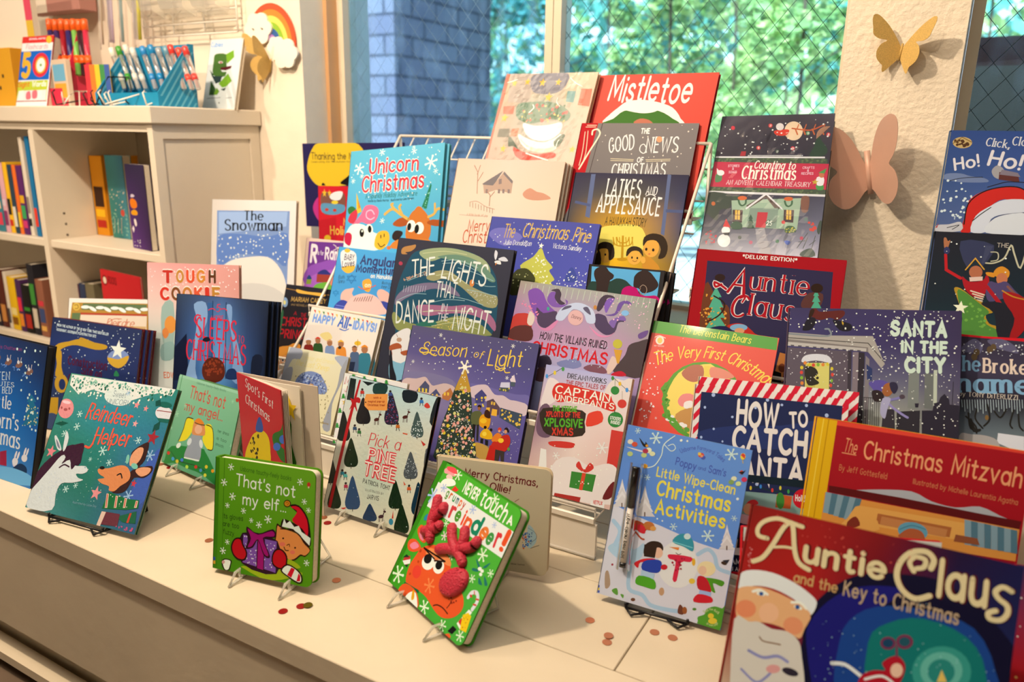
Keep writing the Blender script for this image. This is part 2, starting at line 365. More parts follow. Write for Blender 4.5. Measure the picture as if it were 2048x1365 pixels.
def ground_print(mb, m, grid, W, H, y=-.00025, x0=0.0):
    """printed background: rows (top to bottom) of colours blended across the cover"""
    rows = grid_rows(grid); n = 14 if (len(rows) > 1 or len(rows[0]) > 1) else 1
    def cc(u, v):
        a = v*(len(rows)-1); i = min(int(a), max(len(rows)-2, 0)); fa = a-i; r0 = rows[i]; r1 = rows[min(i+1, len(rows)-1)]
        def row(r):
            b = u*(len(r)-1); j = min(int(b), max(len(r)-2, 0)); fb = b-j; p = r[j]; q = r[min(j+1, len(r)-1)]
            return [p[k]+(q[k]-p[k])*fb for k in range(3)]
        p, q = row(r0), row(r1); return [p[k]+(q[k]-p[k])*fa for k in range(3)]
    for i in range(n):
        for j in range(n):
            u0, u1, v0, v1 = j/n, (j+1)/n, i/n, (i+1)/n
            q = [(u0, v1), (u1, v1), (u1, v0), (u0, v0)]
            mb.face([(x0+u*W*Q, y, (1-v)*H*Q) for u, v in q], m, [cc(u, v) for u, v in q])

# ---------------------------------------------------------------- data
# pose of every book: x, y, z above the bench, yaw, lean, roll, width, height
POSE = {
 'reindeer': (-1.3254, 0.7183, 0.012, 0.1327, 0.5369, -0.0161, 0.277, 0.2678),
 'angel': (-1.3162, 0.9571, 0.012, -0.1578, 0.348, -0.0508, 0.2411, 0.1967),
 'elf': (-0.8933, 0.7597, 0.012, 0.1773, 0.1966, -0.0283, 0.1913, 0.1886),
 'pine': (-0.8758, 0.9976, 0.012, 0.0397, 0.3278, 0.0378, 0.2033, 0.2567),
 'grumpy': (-0.6147, 0.82, 0.012, -0.3715, 0.5269, 0.0202, 0.2077, 0.2128),
 'ollie': (-0.5924, 0.9796, 0.012, 0.2063, 0.1637, -0.0256, 0.1999, 0.1802),
 'wipe': (-0.3077, 1.0092, 0.012, 0.0861, 0.3423, 0.0319, 0.1936, 0.2721),
 'key': (-0.0181, 0.7715, 0.001, 0.0259, 0.448, 0.0007, 0.2839, 0.3093),
 'mitzvah': (0.0083, 1.0794, 0.001, 0.0883, 0.2879, 0.0115, 0.2744, 0.3288),
 'red2': (-0.0451, 0.9773, 0.001, 0.304, 0.2674, -0.04, 0.25, 0.2114),
 'sliver': (0.2451, 0.9257, 0.001, 0.0431, 0.3887, -0.0516, 0.2, 0.2525),
 'wreath': (-1.1857, 1.1466, 0.08, 0.0297, 0.428, -0.0087, 0.1738, 0.1741),
 'pinks': (-0.9887, 1.1279, 0.08, 0.0514, 0.3502, -0.0156, 0.1601, 0.1507),
 'season': (-0.7979, 1.1593, 0.08, 0.0355, 0.374, -0.0019, 0.2942, 0.2656),
 'capt': (-0.536, 1.1518, 0.08, 0.0174, 0.3591, -0.0036, 0.1708, 0.2347),
 'allidays': (-1.1787, 1.2456, 0.19, -0.0154, 0.4059, 0.0103, 0.2118, 0.1352),
 'lights': (-0.906, 1.2473, 0.19, -0.0146, 0.2937, 0.0049, 0.2938, 0.3153),
 'villains': (-0.6023, 1.2445, 0.19, -0.0237, 0.3756, 0.0076, 0.2907, 0.2565),
 'angular': (-1.176, 1.3329, 0.295, 0.0021, 0.336, 0.0036, 0.1815, 0.1622),
 'cpine': (-0.7443, 1.3416, 0.295, 0.0236, 0.4033, -0.0015, 0.2527, 0.2688),
 'heads': (-0.5308, 1.3371, 0.295, 0.0243, 0.2683, -0.0106, 0.1527, 0.1833),
 'unicorn': (-1.1723, 1.4507, 0.42, 0.0181, 0.3091, -0.1057, 0.2789, 0.2748),
 'house': (-0.8809, 1.451, 0.42, 0.0477, 0.3506, -0.0014, 0.2707, 0.2551),
 'latkes': (-0.5875, 1.4454, 0.42, 0.0595, 0.4207, -0.0163, 0.2442, 0.242),
 'wrapped': (-0.8848, 1.5737, 0.555, -0.1262, 0.3708, 0.0135, 0.2598, 0.3222),
 'mistletoe': (-0.6107, 1.5717, 0.555, -0.0546, 0.3689, 0.0013, 0.2771, 0.3141),
 'goodnews': (-0.61, 1.4792, 0.42, 0.0252, 0.4256, -0.0098, 0.2635, 0.3553),
 'counting': (-0.311, 1.4512, 0.42, 0.0619, 0.6288, -0.0425, 0.2208, 0.4255),
 'deluxe': (-0.2744, 1.3698, 0.295, 0.0727, 0.2957, 0.0001, 0.2591, 0.2289),
 'santacity': (-0.0604, 1.2463, 0.19, 0.0374, 0.4148, -0.0995, 0.2549, 0.2853),
 'click': (0.1109, 1.4625, 0.42, -0.0071, 0.2975, -0.002, 0.27, 0.3308),
 'nut': (0.1197, 1.363, 0.265, -0.0181, 0.417, -0.0278, 0.27, 0.3363),
 'ornament': (0.1755, 1.2748, 0.19, 0.0321, 0.4786, -0.0163, 0.27, 0.2616),
 'beren': (-0.3409, 1.2452, 0.19, 0.0394, 0.4402, 0.0118, 0.2237, 0.2165),
 'catch': (-0.1901, 1.1076, 0.05, 0.1118, 0.3811, -0.0376, 0.2329, 0.2983),
 'catch2': (-0.188, 1.1368, 0.05, 0.0899, 0.3924, -0.0418, 0.2476, 0.3032),
 'moon': (-1.4907, 1.6988, 0.446, 0.1175, 0.0376, -0.0294, 0.337, 0.2377),
 'holi': (-1.4829, 1.6021, 0.32, -0.2424, 0.0646, -0.0472, 0.1583, 0.2496),
 'ramadan': (-1.4026, 1.4702, 0.2, 0.0024, 0.2134, -0.0078, 0.2, 0.2425),
 'carey': (-1.398, 1.2915, 0.001, -0.1774, 0.334, -0.0594, 0.1803, 0.3509),
 'snow': (-1.6349, 1.4186, 0.19, 0.0964, 0.1779, -0.0347, 0.2928, 0.3465),
 'cookie': (-1.5052, 1.1242, 0.09, 0.2256, 0.1556, -0.0345, 0.2548, 0.3248),
 'sleeps': (-1.3285, 1.0388, 0.09, 0.183, 0.21, -0.0118, 0.239, 0.2818),
 'ornate': (-1.8385, 1.1144, 0.001, 0.3641, 0.3107, -0.0312, 0.2651, 0.2929),
 'constr': (-1.731, 0.9808, 0.001, 0.2109, 0.2684, 0.0258, 0.2688, 0.2713),
 'tenmin': (-1.68, 0.75, 0.001, 0.0614, 0.2623, 0.0124, 0.25, 0.2954),
 'flash': (-2.5431, 1.4201, 0.773, 0.1321, 0.276, -0.0202, 0.1372, 0.2203),
 'cubles': (-1.9771, 1.6577, 0.773, -0.1465, 0.2214, 0.021, 0.1728, 0.2079),
 'spot': (-1.0803, 0.9464, 0.001, -0.2077, 0, 0, 0.1533, 0.2631),
 'spotback': (-1.0682, 0.9719, 0.0031, 0.0373, 0, 0, 0.1898, 0.2552),
}
# book key, kind of object, thickness, binding, finish, spine colour, label
BOOKS = [
 ('reindeer', 'picture_book', 0.009, 'hc', 'f', '1f5a40', 'teal crinkled glossy book with a unicorn and reindeer calf laughing, on black easel'),
 ('angel', 'board_book', 0.02, 'bb', 'g', '3f7a4c', 'pale green board book with a yellow winged angel on a tree'),
 ('elf', 'board_book', 0.022, 'bb', '', '4a8410', 'bright green board book with an elf hugging a purple present'),
 ('pine', 'picture_book', 0.012, 'hc', 'fd', '141414', 'cream book of snowy fir trees with red ribbon and orange tag'),
 ('grumpy', 'board_book', 0.02, 'bb', '', '2f7a18', 'tilted green board book with an orange frowning reindeer and rubber antlers'),
 ('ollie', 'board_book', 0.013, 'bb', '', 'cfc0a4', 'plain cream board book with dark red script behind the grumpy reindeer'),
 ('wipe', 'activity_book', 0.005, 'pb', 'g', '6a8cc0', 'light blue activity book with snowman, two children and yellow title'),
 ('key', 'picture_book', 0.008, 'hc', '', '7a1c18', 'large blurred book nearest the right corner with bearded Santa and gold title'),
 ('mitzvah', 'picture_book', 0.014, 'hc', '', 'd8a01c', 'red book with yellow spine and gold title in the front right'),
 ('red2', 'picture_book', 0.01, 'hc', '', 'c01c28', 'red book with white top edge between the two nearest right books'),
 ('sliver', 'picture_book', 0.008, 'hc', '', 'a01824', 'red and purple book at the right edge behind the Santa face book'),
 ('wreath', 'picture_book', 0.008, 'hc', '', 'c8b890', 'cream book with a lavender wreath at left end of the lowest rack tier'),
 ('pinks', 'picture_book', 0.008, 'hc', '', 'd0c4b0', 'white book edged with tiny green trees, behind the fir tree book'),
 ('season', 'picture_book', 0.012, 'hc', 'd', '3a3450', 'violet night village book with a glowing Christmas tree'),
 ('capt', 'paperback', 0.012, 'pb', 'g', 'c0a8a0', 'white and lilac comic paperback with red bubble title and ornaments'),
 ('allidays', 'picture_book', 0.009, 'hc', '', 'c8b8a0', 'cream book with a row of small holiday people, above the wreath book'),
 ('lights', 'picture_book', 0.012, 'hc', 'd', '2a2830', 'charcoal book with swirling northern lights and white hand lettering'),
 ('villains', 'picture_book', 0.012, 'hc', '', '3a2a38', 'pink and purple swirling book with red and black hand lettering'),
 ('angular', 'board_book', 0.012, 'hc', 'g', '4a94b4', 'sky blue book with raised baby hands and navy lettering'),
 ('cpine', 'picture_book', 0.01, 'hc', '', '44447c', 'indigo book with yellow green Christmas tree and gold script'),
 ('heads', 'picture_book', 0.011, 'hc', 'd', '2a2624', 'black bordered book with two dark round silhouettes, front of its stack'),
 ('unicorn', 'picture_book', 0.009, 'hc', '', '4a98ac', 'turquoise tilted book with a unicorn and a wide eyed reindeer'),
 ('house', 'picture_book', 0.009, 'hc', '', 'c8a890', 'cream book with a faint snowy farmhouse and orange script'),
 ('latkes', 'picture_book', 0.009, 'hc', '', '26223a', 'navy and golden book with children around a glowing menorah'),
 ('wrapped', 'picture_book', 0.012, 'hc', 'w', 'd0b898', 'film wrapped festive Santa book at top left of the left rack'),
 ('mistletoe', 'picture_book', 0.012, 'hc', '', 'a01420', 'salmon red book with cream handwriting and snowy green wreath, top of rack'),
 ('goodnews', 'picture_book', 0.01, 'hc', '', '8a1018', 'grey book with red spine and white lettering below the salmon book'),
 ('counting', 'picture_book', 0.028, 'hc', 'w', '2a2a34', 'film wrapped advent book with red banner beside the pillar'),
 ('deluxe', 'picture_book', 0.02, 'hc', '', 'a00c1c', 'red bordered book with red swash lettering under the advent book'),
 ('santacity', 'picture_book', 0.009, 'hc', '', '4a4058', 'purple snowy skyline book with pale green block capitals'),
 ('click', 'picture_book', 0.009, 'hc', '', '40587c', 'blue snowy book with a big red Santa hat at right edge'),
 ('nut', 'picture_book', 0.009, 'hc', '', '1c2028', 'dark book with a red soldier in a green and gold sleigh'),
 ('ornament', 'picture_book', 0.012, 'hc', '', '3a3840', 'grey snow book with red top edge and pale blue title letters'),
 ('beren', 'paperback', 0.004, 'pb', 'g', 'c8402c', 'bright red paperback with green band and a wreath ring picture'),
 ('catch', 'picture_book', 0.012, 'hc', '', 'c8b8a4', 'front copy of navy book with candy stripe border and cream capitals'),
 ('catch2', 'picture_book', 0.014, 'hc', '', 'c8b8a4', 'rear copy of the candy stripe bordered book, mostly hidden by the other'),
 ('moon', 'picture_book', 0.008, 'hc', '', '2a2450', 'indigo book with a big yellow moon, wide and highest in the corner'),
 ('holi', 'picture_book', 0.008, 'hc', '', 'b01c28', 'red book with yellow title in front of the yellow moon book'),
 ('ramadan', 'picture_book', 0.008, 'hc', '', '7a4484', 'purple book with white lettering and pink border beside the rack upright'),
 ('carey', 'picture_book', 0.01, 'hc', '', '1a181c', 'black book with gold ribbon, red lettering and curly blond hair'),
 ('snow', 'picture_book', 0.01, 'hc', '', 'cdbda6', 'tall cream bordered book with blue snowy sky and black serif title'),
 ('cookie', 'picture_book', 0.01, 'hc', '', 'd0a090', 'pale pink book with biscuit coloured capitals in front of bookcase'),
 ('sleeps', 'picture_book', 0.01, 'hc', 'd', '181c28', 'front copy of dark blue book with curtained window and red swirly title'),
 ('ornate', 'picture_book', 0.009, 'hc', '', 'c0a888', 'front copy of cream book with ornate gold and fir garland frame'),
 ('constr', 'picture_book', 0.01, 'hc', '', '5a1a24', 'front copy of navy starry book with a yellow crane holding a star'),
 ('tenmin', 'picture_book', 0.02, 'hc', 'd', '181a24', 'bright blue book with white serif title cut by the left edge'),
 ('flash', 'flash_card_box', 0.04, 'hc', '', 'b82028', 'tall box of flash cards with blue panel and big yellow numeral'),
 ('cubles', 'card_pack', 0.012, 'hc', '', 'd8ccb8', 'white card pack with a blocky green dinosaur on the bookcase'),
]
# cover art: background colour grid, then inks in quarter millimetres from the lower left corner of the cover
ART = {
 'reindeer': ('74 149 136 70 146 143 46 132 129/55 139 135 48 137 175 46 121 146/46 127 117 41 127 127 56 107 175/37 110 102 38 117 110 60 83 168/75 150 156 46 116 127 46 94 136', """p 63 96 189 1108 624 1016 485 955 270 928 174 1066 198 1145 363
P 215 227 234 12 1062 1080 1075 1062 1017 936 1025 814 985 670 925 457 952 273 968 148 913 27 977
S 144 194 185 60 12.0 31 24 1052 1099 1062 1045 1028 80 995
S 74 149 141 90 10.7 32 27 1046 1099 1062 1045 1028 697 928 114 920
S 222 234 234 70 9.3 3 32 1035 1066 1041 1064 976 709 897 360 906 23 920
S 32 99 86 40 10.6 5 41 1014 1066 1041 1031 994 697 928 350 927 57 947
E 206 227 234 555 943 140 3 15 -64
T 119 144 165 497 944 632 946 44 0.10 0.000|h|Sweet
T 119 144 165 457 883 696 895 37 0.10 0.000|h|UNICORN
E 216 144 156 68 789 84 -2 13 -77
E 159 84 92 22 789 10 1 4 -10
E 159 84 92 104 792 10 1 4 -10
E 159 84 92 69 780 20 3 5 -11
E 223 198 217 53 838 45 -1 2 -13
E 207 216 234 1040 882 82 2 11 -51
E 28 99 94 1029 945 66 1 5 -23
P 28 99 94 989 840 1122 846 1106 817 1020 813
L 136 52 62 6.0 968 894 1108 899
P 23 78 76 984 784 1030 822 1041 761 985 731
P 23 78 76 928 959 968 980 993 935 943 923
P 23 84 76 7 657 69 688 147 682 86 651
* 152 45 60 1007 692 61
* 191 58 76 963 343 30
* 215 132 148 68 444 51
* 215 144 156 640 217 55
* 216 159 170 802 769 29
* 215 144 156 761 909 32 858 893 27
* 218 195 215 31 220 56
F 182 227 234 575 527 39 880 653 29 671 452 27 229 766 28 243 668 31 340 197 29 423 238 22 140 598 28 481 448 17
F 145 189 234 1033 561 44 950 249 44 644 987 22
S 195 234 234 70 3.9 9 -23 720 871 843 1028 192 330 122
T 220 90 74 297 748 759 744 115 0.15 0.000|i|Reindeer
T 220 90 74 449 569 812 598 117 0.15 0.000|i|Helper
l 220 90 74 17.4 457 568 437 531 391 535
p 58 32 57 340 551 169 471 43 353 -17 224 -25 114 50 148 86 262 211 379 385 385 390 472 380 535
p 203 220 234 33 -4 -6 107 59 225 119 321 188 430 262 431 345 379 455 391 495 360 453 332 392 322 426 296 479 289 387 253 281 230 258 152 272 28
p 58 32 57 169 471 262 528 372 512 363 403 331 345 285 413 216 369 234 426
p 203 220 234 56 553 65 571 120 529 169 471 122 474
p 203 220 234 154 617 200 574 206 487 183 473
p 119 127 156 77 545 117 518 150 479 113 495
l 58 32 57 11.3 207 341 246 369 301 361
E 135 174 195 460 381 7 1 3 -6
S 176 201 234 60 3.8 11 36 114 156 306 389 248 231 20
p 55 36 39 785 252 855 315 904 426 935 452 860 534 869 577 931 629 991 648 1000 524 969 468 1081 491 1092 446 1038 397 950 382 918 295 866 255
p 208 137 92 617 317 678 338 613 358 591 392 688 412 785 449 854 449 906 406 907 354 846 303 809 261 755 257 743 286 669 294
p 216 159 127 875 463 860 534 902 598 956 601 958 528 925 476
p 216 159 127 943 432 984 465 1074 474 1071 433 1009 402
E 29 28 32 624 405 24 4 5 -12
l 29 28 32 10.7 788 376 816 391 841 364
E 119 194 185 838 504 16 0 6 -34
E 119 194 185 922 465 33 -8 -6 -19
P 30 110 68 759 247 946 228 1063 238 1073 180 965 150 744 122 745 152
S 218 213 215 12 4.7 2 759 247 900 240 1069 189 779 138
P 210 195 182 744 233 766 234 792 135 769 131
P 191 68 56 750 229 759 228 782 139 775 137
P 210 195 182 835 232 857 233 875 150 852 146
P 191 68 56 841 228 849 227 866 153 858 152
P 210 195 182 924 231 946 231 957 164 935 160
P 191 68 56 930 227 938 226 948 168 940 166
P 210 195 182 1033 229 1054 230 1058 182 1035 178
P 191 68 56 1039 225 1047 225 1048 185 1041 184
P 32 99 74 896 88 1068 159 1090 73 975 62
P 99 51 67 765 105 926 113 936 25 750 11
P 212 193 185 752 103 793 105 778 -4 742 -1
P 191 68 56 1012 134 1030 139 1026 66 1007 66
S 175 84 136 14 9.1 4 920 32 1089 43 1080 2 935 -5
T 119 168 192 451 111 689 120 15 0.10 0.000|n|Illustrated by Lizzie Day""".split("\n")),  # pale top band, its flecks and lower left corner paint glare
 'angel': ('135 193 168 135 195 175 123 185 156/104 177 148 111 185 158 105 176 146/84 163 127 90 170 134 86 165 131', """P 145 203 182 0 787 964 787 964 763 0 763
L 74 146 108 10.0 48 787 48 0
T 89 146 127 291 748 736 751 20 0.12 0.000|n|Usborne touchy-feely books
T 191 84 74 218 618 765 616 99 0.12 0.000|n|That's not
T 191 84 74 184 501 771 514 77 0.12 0.000|n|my angel...
T 46 94 71 736 414 898 417 25 0.10 0.000|n|her dress
T 46 94 71 742 355 884 355 25 0.10 0.000|n|is too
T 46 94 71 742 308 866 305 25 0.10 0.000|n|smooth.
p 19 127 58 110 164 47 27 0 -33 185 33 410 36 625 39 848 0 886 9 782 122 619 226 551 235
p 222 216 43 349 451 254 439 236 338 215 248 196 225 253 237 319 269 370 340 379 402
p 222 216 43 540 434 617 455 675 402 717 270 652 250 574 287 542 327 561 379
l 41 37 20 8.3 349 451 254 439 236 338 196 225
l 41 37 20 8.0 559 440 661 422 719 271 652 250
p 144 159 182 386 325 514 334 553 259 567 137 455 118 334 115 351 216
p 208 144 94 371 365 376 438 443 463 530 432 569 357 492 335 386 325
E 220 177 151 459 382 55 8 7 -39
p 216 133 45 382 439 439 474 526 443 457 427
l 84 62 28 8.2 388 426 458 424 536 433
E 202 220 234 365 255 31 0 -8 -33
E 202 220 234 541 274 25 7 18 -32
P 216 234 234 333 118 566 141 560 128 334 106
E 216 234 234 214 192 29 -2 -15 -26
l 28 47 28 5.1 115 122 239 70 395 75 522 86 676 74
E 191 52 41 85 97 24 5 6 -15
E 60 150 225 172 65 23 5 6 -15
E 208 194 54 244 59 23 5 6 -15
E 60 117 225 312 86 23 5 6 -14
E 175 220 80 405 47 22 5 6 -14
E 191 52 41 536 77 22 5 5 -14
E 61 150 205 615 66 21 5 5 -14
E 208 194 54 683 111 21 5 5 -14
E 216 150 28 781 99 21 5 5 -14
E 208 211 62 688 42 21 5 5 -14
F 157 216 192 91 445 31 193 537 24 858 693 18 963 346 21 50 313 21
E 175 60 45 914 714 19 3 5 -15""".split("\n")),
 'elf': ('89 156 26 94 159 30 96 159 36/74 146 14 83 150 20 86 150 24/60 129 10 74 142 10 75 142 11', """P 55 121 12 -14 758 28 760 30 -5 -17 -8
L 51 108 10 4.0 67 756 69 1
T 50 100 22 194 687 586 673 29 0.11 0.000|n|Usborne touchy-feely books
T 220 234 234 161 587 620 568 75 0.10 0.000|n|That's not
T 220 234 234 219 468 556 463 71 0.10 0.000|n|my elf...
T 29 62 12 67 352 228 356 32 0.10 0.000|n|Its gloves
T 29 62 12 69 300 198 299 32 0.10 0.000|n|are too
T 29 62 12 71 248 166 243 32 0.10 0.000|n|fuzzy.
F 218 234 234 121 701 24 69 591 26 139 506 27 101 441 19 229 423 21 421 396 28 353 349 24 292 369 17 654 674 23 689 551 20 722 500 18 722 158 22 109 195 19 75 130 25
E 175 52 41 717 665 13 2 1 -16
E 208 203 175 717 648 5 1 0 -7
p 28 12 10 584 512 649 522 720 450 749 312 742 269 714 273 664 334 602 354 539 368 518 358 533 415 599 407 648 391 682 384 680 432 638 473
p 191 15 41 590 504 650 510 714 437 723 331 683 373 606 414 625 453 637 484
P 216 234 234 544 420 561 389 588 411 621 377 655 390 677 354 725 332 745 323 739 274 685 313 615 362 529 366
E 28 12 10 563 521 27 4 1 -24
E 191 133 26 563 521 21 3 1 -18
l 115 68 12 3.9 553 522 564 531 573 523 562 511
p 41 19 10 482 292 490 378 525 366 657 333 728 273 748 246 711 198 677 198 637 162 582 152 525 191 475 225
p 208 137 74 490 296 496 365 527 354 643 336 700 280 743 245 709 205 674 206 630 169 585 161 533 198 484 232
l 41 19 10 6.5 519 349 602 354 664 331 693 291
E 28 12 10 542 290 7 1 0 -6
E 28 12 10 634 243 7 1 0 -6
l 41 19 10 6.5 551 234 563 215 585 217
l 41 19 10 5.2 571 249 589 259 592 244
E 208 110 92 537 251 22 4 1 -13
E 208 110 92 616 211 19 3 1 -13
p 145 176 26 568 156 637 150 680 121 639 102 695 76 449 -5 261 35 246 57 502 78
p 41 12 36 226 276 501 265 500 47 228 73
P 115 78 175 235 267 494 261 493 54 236 80
S 206 207 234 60 5.4 8 238 263 492 258 491 58 239 81
P 41 10 28 344 264 404 262 404 51 344 55
P 144 12 113 352 262 399 259 398 56 351 61
p 41 10 28 258 324 345 289 463 338 482 286 395 266 449 154 400 151 351 247 313 192 256 176 271 234
p 144 12 113 268 313 349 283 457 325 472 291 388 268 436 164 402 164 351 253 305 200 273 191 296 250
p 33 10 10 139 175 167 229 217 240 237 204 271 148 252 95 194 91 153 122
p 175 10 28 151 175 174 222 213 229 229 195 261 146 244 104 198 102 162 129
p 33 10 10 463 168 489 211 538 217 578 176 570 102 515 83 465 108
p 175 10 28 473 167 497 203 535 207 568 171 562 108 518 93 475 115
p 33 10 10 576 127 639 114 688 81 697 34 664 16 587 44 530 77
p 216 234 234 581 118 637 106 679 75 688 36 663 24 589 52 543 79
P 191 15 41 612 111 639 104 614 43 583 56
P 191 15 41 668 83 682 67 681 32 654 27
p 28 23 12 67 51 91 80 146 77 144 46 131 6 87 4
p 218 234 234 76 53 96 73 137 71 134 40 123 11 95 8
E 191 150 156 82 54 12 2 0 -12
P 41 78 165 -5 76 16 77 16 55 -4 54
P 191 150 45 -4 51 17 52 17 30 -4 29""".split("\n")),
 'pine': ('182 211 225 166 207 225 175 211 230/202 211 210 191 205 200 200 207 200/204 209 202 171 198 195 202 207 200/195 201 192 191 198 190 195 196 180', """P 19 36 41 6 1011 63 1012 79 844 12 839
p 10 23 26 5 749 63 670 111 589 106 542 63 524 15 520 -12 560 -9 654
L 55 47 39 6.4 60 533 65 514
p 10 28 22 -38 409 19 328 66 246 62 198 21 180 -23 176 -50 216 -48 312
L 55 47 39 6.5 19 189 24 169
p 10 37 20 125 566 185 490 233 413 227 367 181 348 131 343 103 381 109 472
L 55 47 39 6.3 179 357 183 338
p 10 32 16 51 210 109 139 156 66 149 21 104 3 56 -4 29 31 35 119
L 55 47 39 6.4 102 10 107 -7
p 14 17 28 162 891 220 821 267 750 260 708 212 691 161 686 134 721 142 805
L 55 47 39 6.3 210 699 214 682
p 25 60 62 241 1012 355 1027 355 955 248 938
p 16 32 45 508 1015 629 1026 639 963 579 933 523 943
P 16 32 41 122 1009 240 1018 183 984
p 22 34 45 803 1018 872 1021 862 834 786 836
p 36 32 60 407 980 468 896 517 810 512 760 466 742 417 739 388 781 393 880
L 55 47 39 6.1 464 751 469 731
S 167 68 117 50 4.1 4 410 971 522 796 492 756 403 740
S 55 117 195 30 4.1 5 410 971 522 796 492 756 403 740
p 60 84 89 663 888 712 822 752 755 747 715 708 701 667 697 644 730 649 808
L 55 47 39 6.0 706 708 710 692
S 195 216 230 50 5.0 6 725 859 749 716 648 674 635 774
p 70 80 94 677 590 730 522 774 453 767 412 725 395 679 389 654 423 661 505
L 55 47 39 6.0 723 402 727 385
S 175 194 215 50 4.0 7 730 609 783 436 681 401 646 542
p 10 34 24 596 356 649 285 693 213 687 169 646 151 601 146 576 181 581 267
L 55 47 39 6.0 644 159 648 142
p 36 68 113 210 290 274 204 327 116 321 64 273 43 221 36 190 79 195 183
L 55 47 39 6.3 271 52 276 31
p 18 47 87 416 128 464 88 503 46 493 16 448 0 401 -10 378 11 392 68
L 55 47 39 6.2 446 5 449 -7
p 10 41 71 794 393 850 311 896 228 891 179 850 161 805 155 778 196 781 293
L 55 47 39 5.9 848 169 853 149
p 10 32 20 690 202 747 131 793 57 787 11 741 -8 693 -16 666 20 673 110
L 55 47 39 5.9 740 0 744 -18
p 84 94 106 801 635 842 627 863 512 817 500
P 167 12 28 92 1013 109 1013 90 680 78 344 71 -10 42 -10 49 337 62 693
p 167 12 28 44 861 82 854 107 879 139 871 141 838 106 835 135 768 88 807 56 765 68 817 56 839
P 216 150 80 183 919 378 960 402 838 234 804 189 828 177 879
T 152 60 28 258 897 327 914 15 0.18 0.000|n|With a
T 152 60 28 214 861 365 893 15 0.18 0.000|n|magical pop-up
T 152 60 28 218 834 374 866 15 0.18 0.000|n|Christmas tree!
E 41 32 20 194 857 6 1 1 -5
T 191 45 58 291 551 582 573 89 0.09 0.000|i|Pick a
T 200 52 71 314 446 570 459 77 0.28 0.000|n|PINE
T 218 216 220 314 446 570 459 77 0.10 0.000|n|PINE
T 195 45 62 300 327 599 340 93 0.28 0.000|n|TREE
T 218 216 220 300 327 599 340 93 0.10 0.000|n|TREE
T 55 52 54 314 261 566 269 30 0.14 0.000|b|PATRICIA TOHT
T 70 68 71 353 211 521 220 15 0.12 0.000|b|ILLUSTRATED BY
T 55 52 54 380 156 489 170 31 0.14 0.000|b|JARVIS
E 41 32 36 138 946 11 2 2 -9
P 175 49 45 124 934 156 940 167 917 128 909
L 28 26 45 5.3 137 911 137 891
L 28 26 45 5.3 156 915 165 897
E 41 32 36 395 984 11 2 2 -9
P 55 78 148 382 972 412 979 423 956 385 948
L 28 26 45 5.2 394 950 394 931
L 28 26 45 5.2 412 953 421 936
E 41 32 36 678 987 11 2 2 -9
P 46 110 195 665 975 695 981 705 959 669 951
L 28 26 45 5.0 677 953 677 934
L 28 26 45 5.0 694 956 703 940
E 41 32 36 137 663 11 3 2 -9
P 36 68 110 123 650 156 657 166 634 127 626
L 28 26 45 5.3 136 628 137 608
L 28 26 45 5.3 155 632 164 615
E 41 32 36 184 644 11 3 2 -9
P 46 110 62 171 632 202 639 213 616 174 607
L 28 26 45 5.3 183 609 184 590
L 28 26 45 5.3 202 614 211 596
E 41 32 36 518 763 11 2 2 -9
P 175 100 41 505 751 536 758 546 736 509 727
L 28 26 45 5.1 518 729 518 710
L 28 26 45 5.1 535 733 544 716
E 41 32 36 107 304 12 3 2 -9
P 32 116 146 93 291 125 299 136 277 97 267
L 28 26 45 5.3 106 269 106 250
L 28 26 45 5.3 124 274 134 257
E 41 32 36 140 293 11 3 2 -9
P 74 159 165 126 280 158 288 169 266 130 256
L 28 26 45 5.3 139 258 139 239
L 28 26 45 5.3 158 263 167 246
E 41 32 36 163 217 11 3 2 -9
P 159 45 80 150 203 182 212 192 189 154 179
L 28 26 45 5.3 163 181 163 162
L 28 26 45 5.3 181 186 190 169
E 41 32 36 723 344 10 3 2 -9
P 183 84 45 710 331 739 339 749 317 713 308
L 28 26 45 5.0 722 310 722 291
L 28 26 45 5.0 739 314 747 298
p 191 60 54 712 941 734 969 766 943 742 928
P 175 49 45 742 691 793 670 775 652
P 191 84 58 577 709 622 710 619 700 579 700
P 191 84 58 667 365 695 344 680 335
E 70 32 32 571 825 22 10 7 -11
L 70 32 32 8.1 585 834 591 864
E 70 32 32 595 868 13 -1 -1 -6
L 70 32 32 4.1 556 814 561 783
L 70 32 32 4.0 565 816 570 785
L 70 32 32 4.0 584 821 589 790
L 70 32 32 4.0 591 822 597 791
L 70 32 32 3.0 591 873 593 892
L 70 32 32 3.0 589 873 579 887
E 70 32 32 324 751 22 10 7 -11
L 70 32 32 8.3 338 760 345 791
E 70 32 32 348 795 13 -1 -1 -7
L 70 32 32 4.2 308 740 314 709
L 70 32 32 4.2 317 742 322 711
L 70 32 32 4.2 337 747 343 715
L 70 32 32 4.2 345 748 350 717
L 70 32 32 3.1 345 800 347 820
L 70 32 32 3.1 343 800 332 815
E 55 26 45 537 62 22 11 7 -11
L 55 26 45 8.1 551 71 557 101
E 55 26 45 560 106 13 0 -1 -7
L 55 26 45 4.1 521 50 527 19
L 55 26 45 4.1 530 52 535 22
L 55 26 45 4.1 549 58 555 27
L 55 26 45 4.0 557 60 562 29
L 55 26 45 3.0 557 111 559 130
L 55 26 45 3.0 555 110 544 124
E 46 125 165 632 49 19 5 6 -23
P 175 52 41 632 74 647 78 631 135
P 175 52 45 160 24 216 45 192 19
S 175 194 205 60 4.2 12 161 666 844 683 785 20 83 13""".split("\n")),
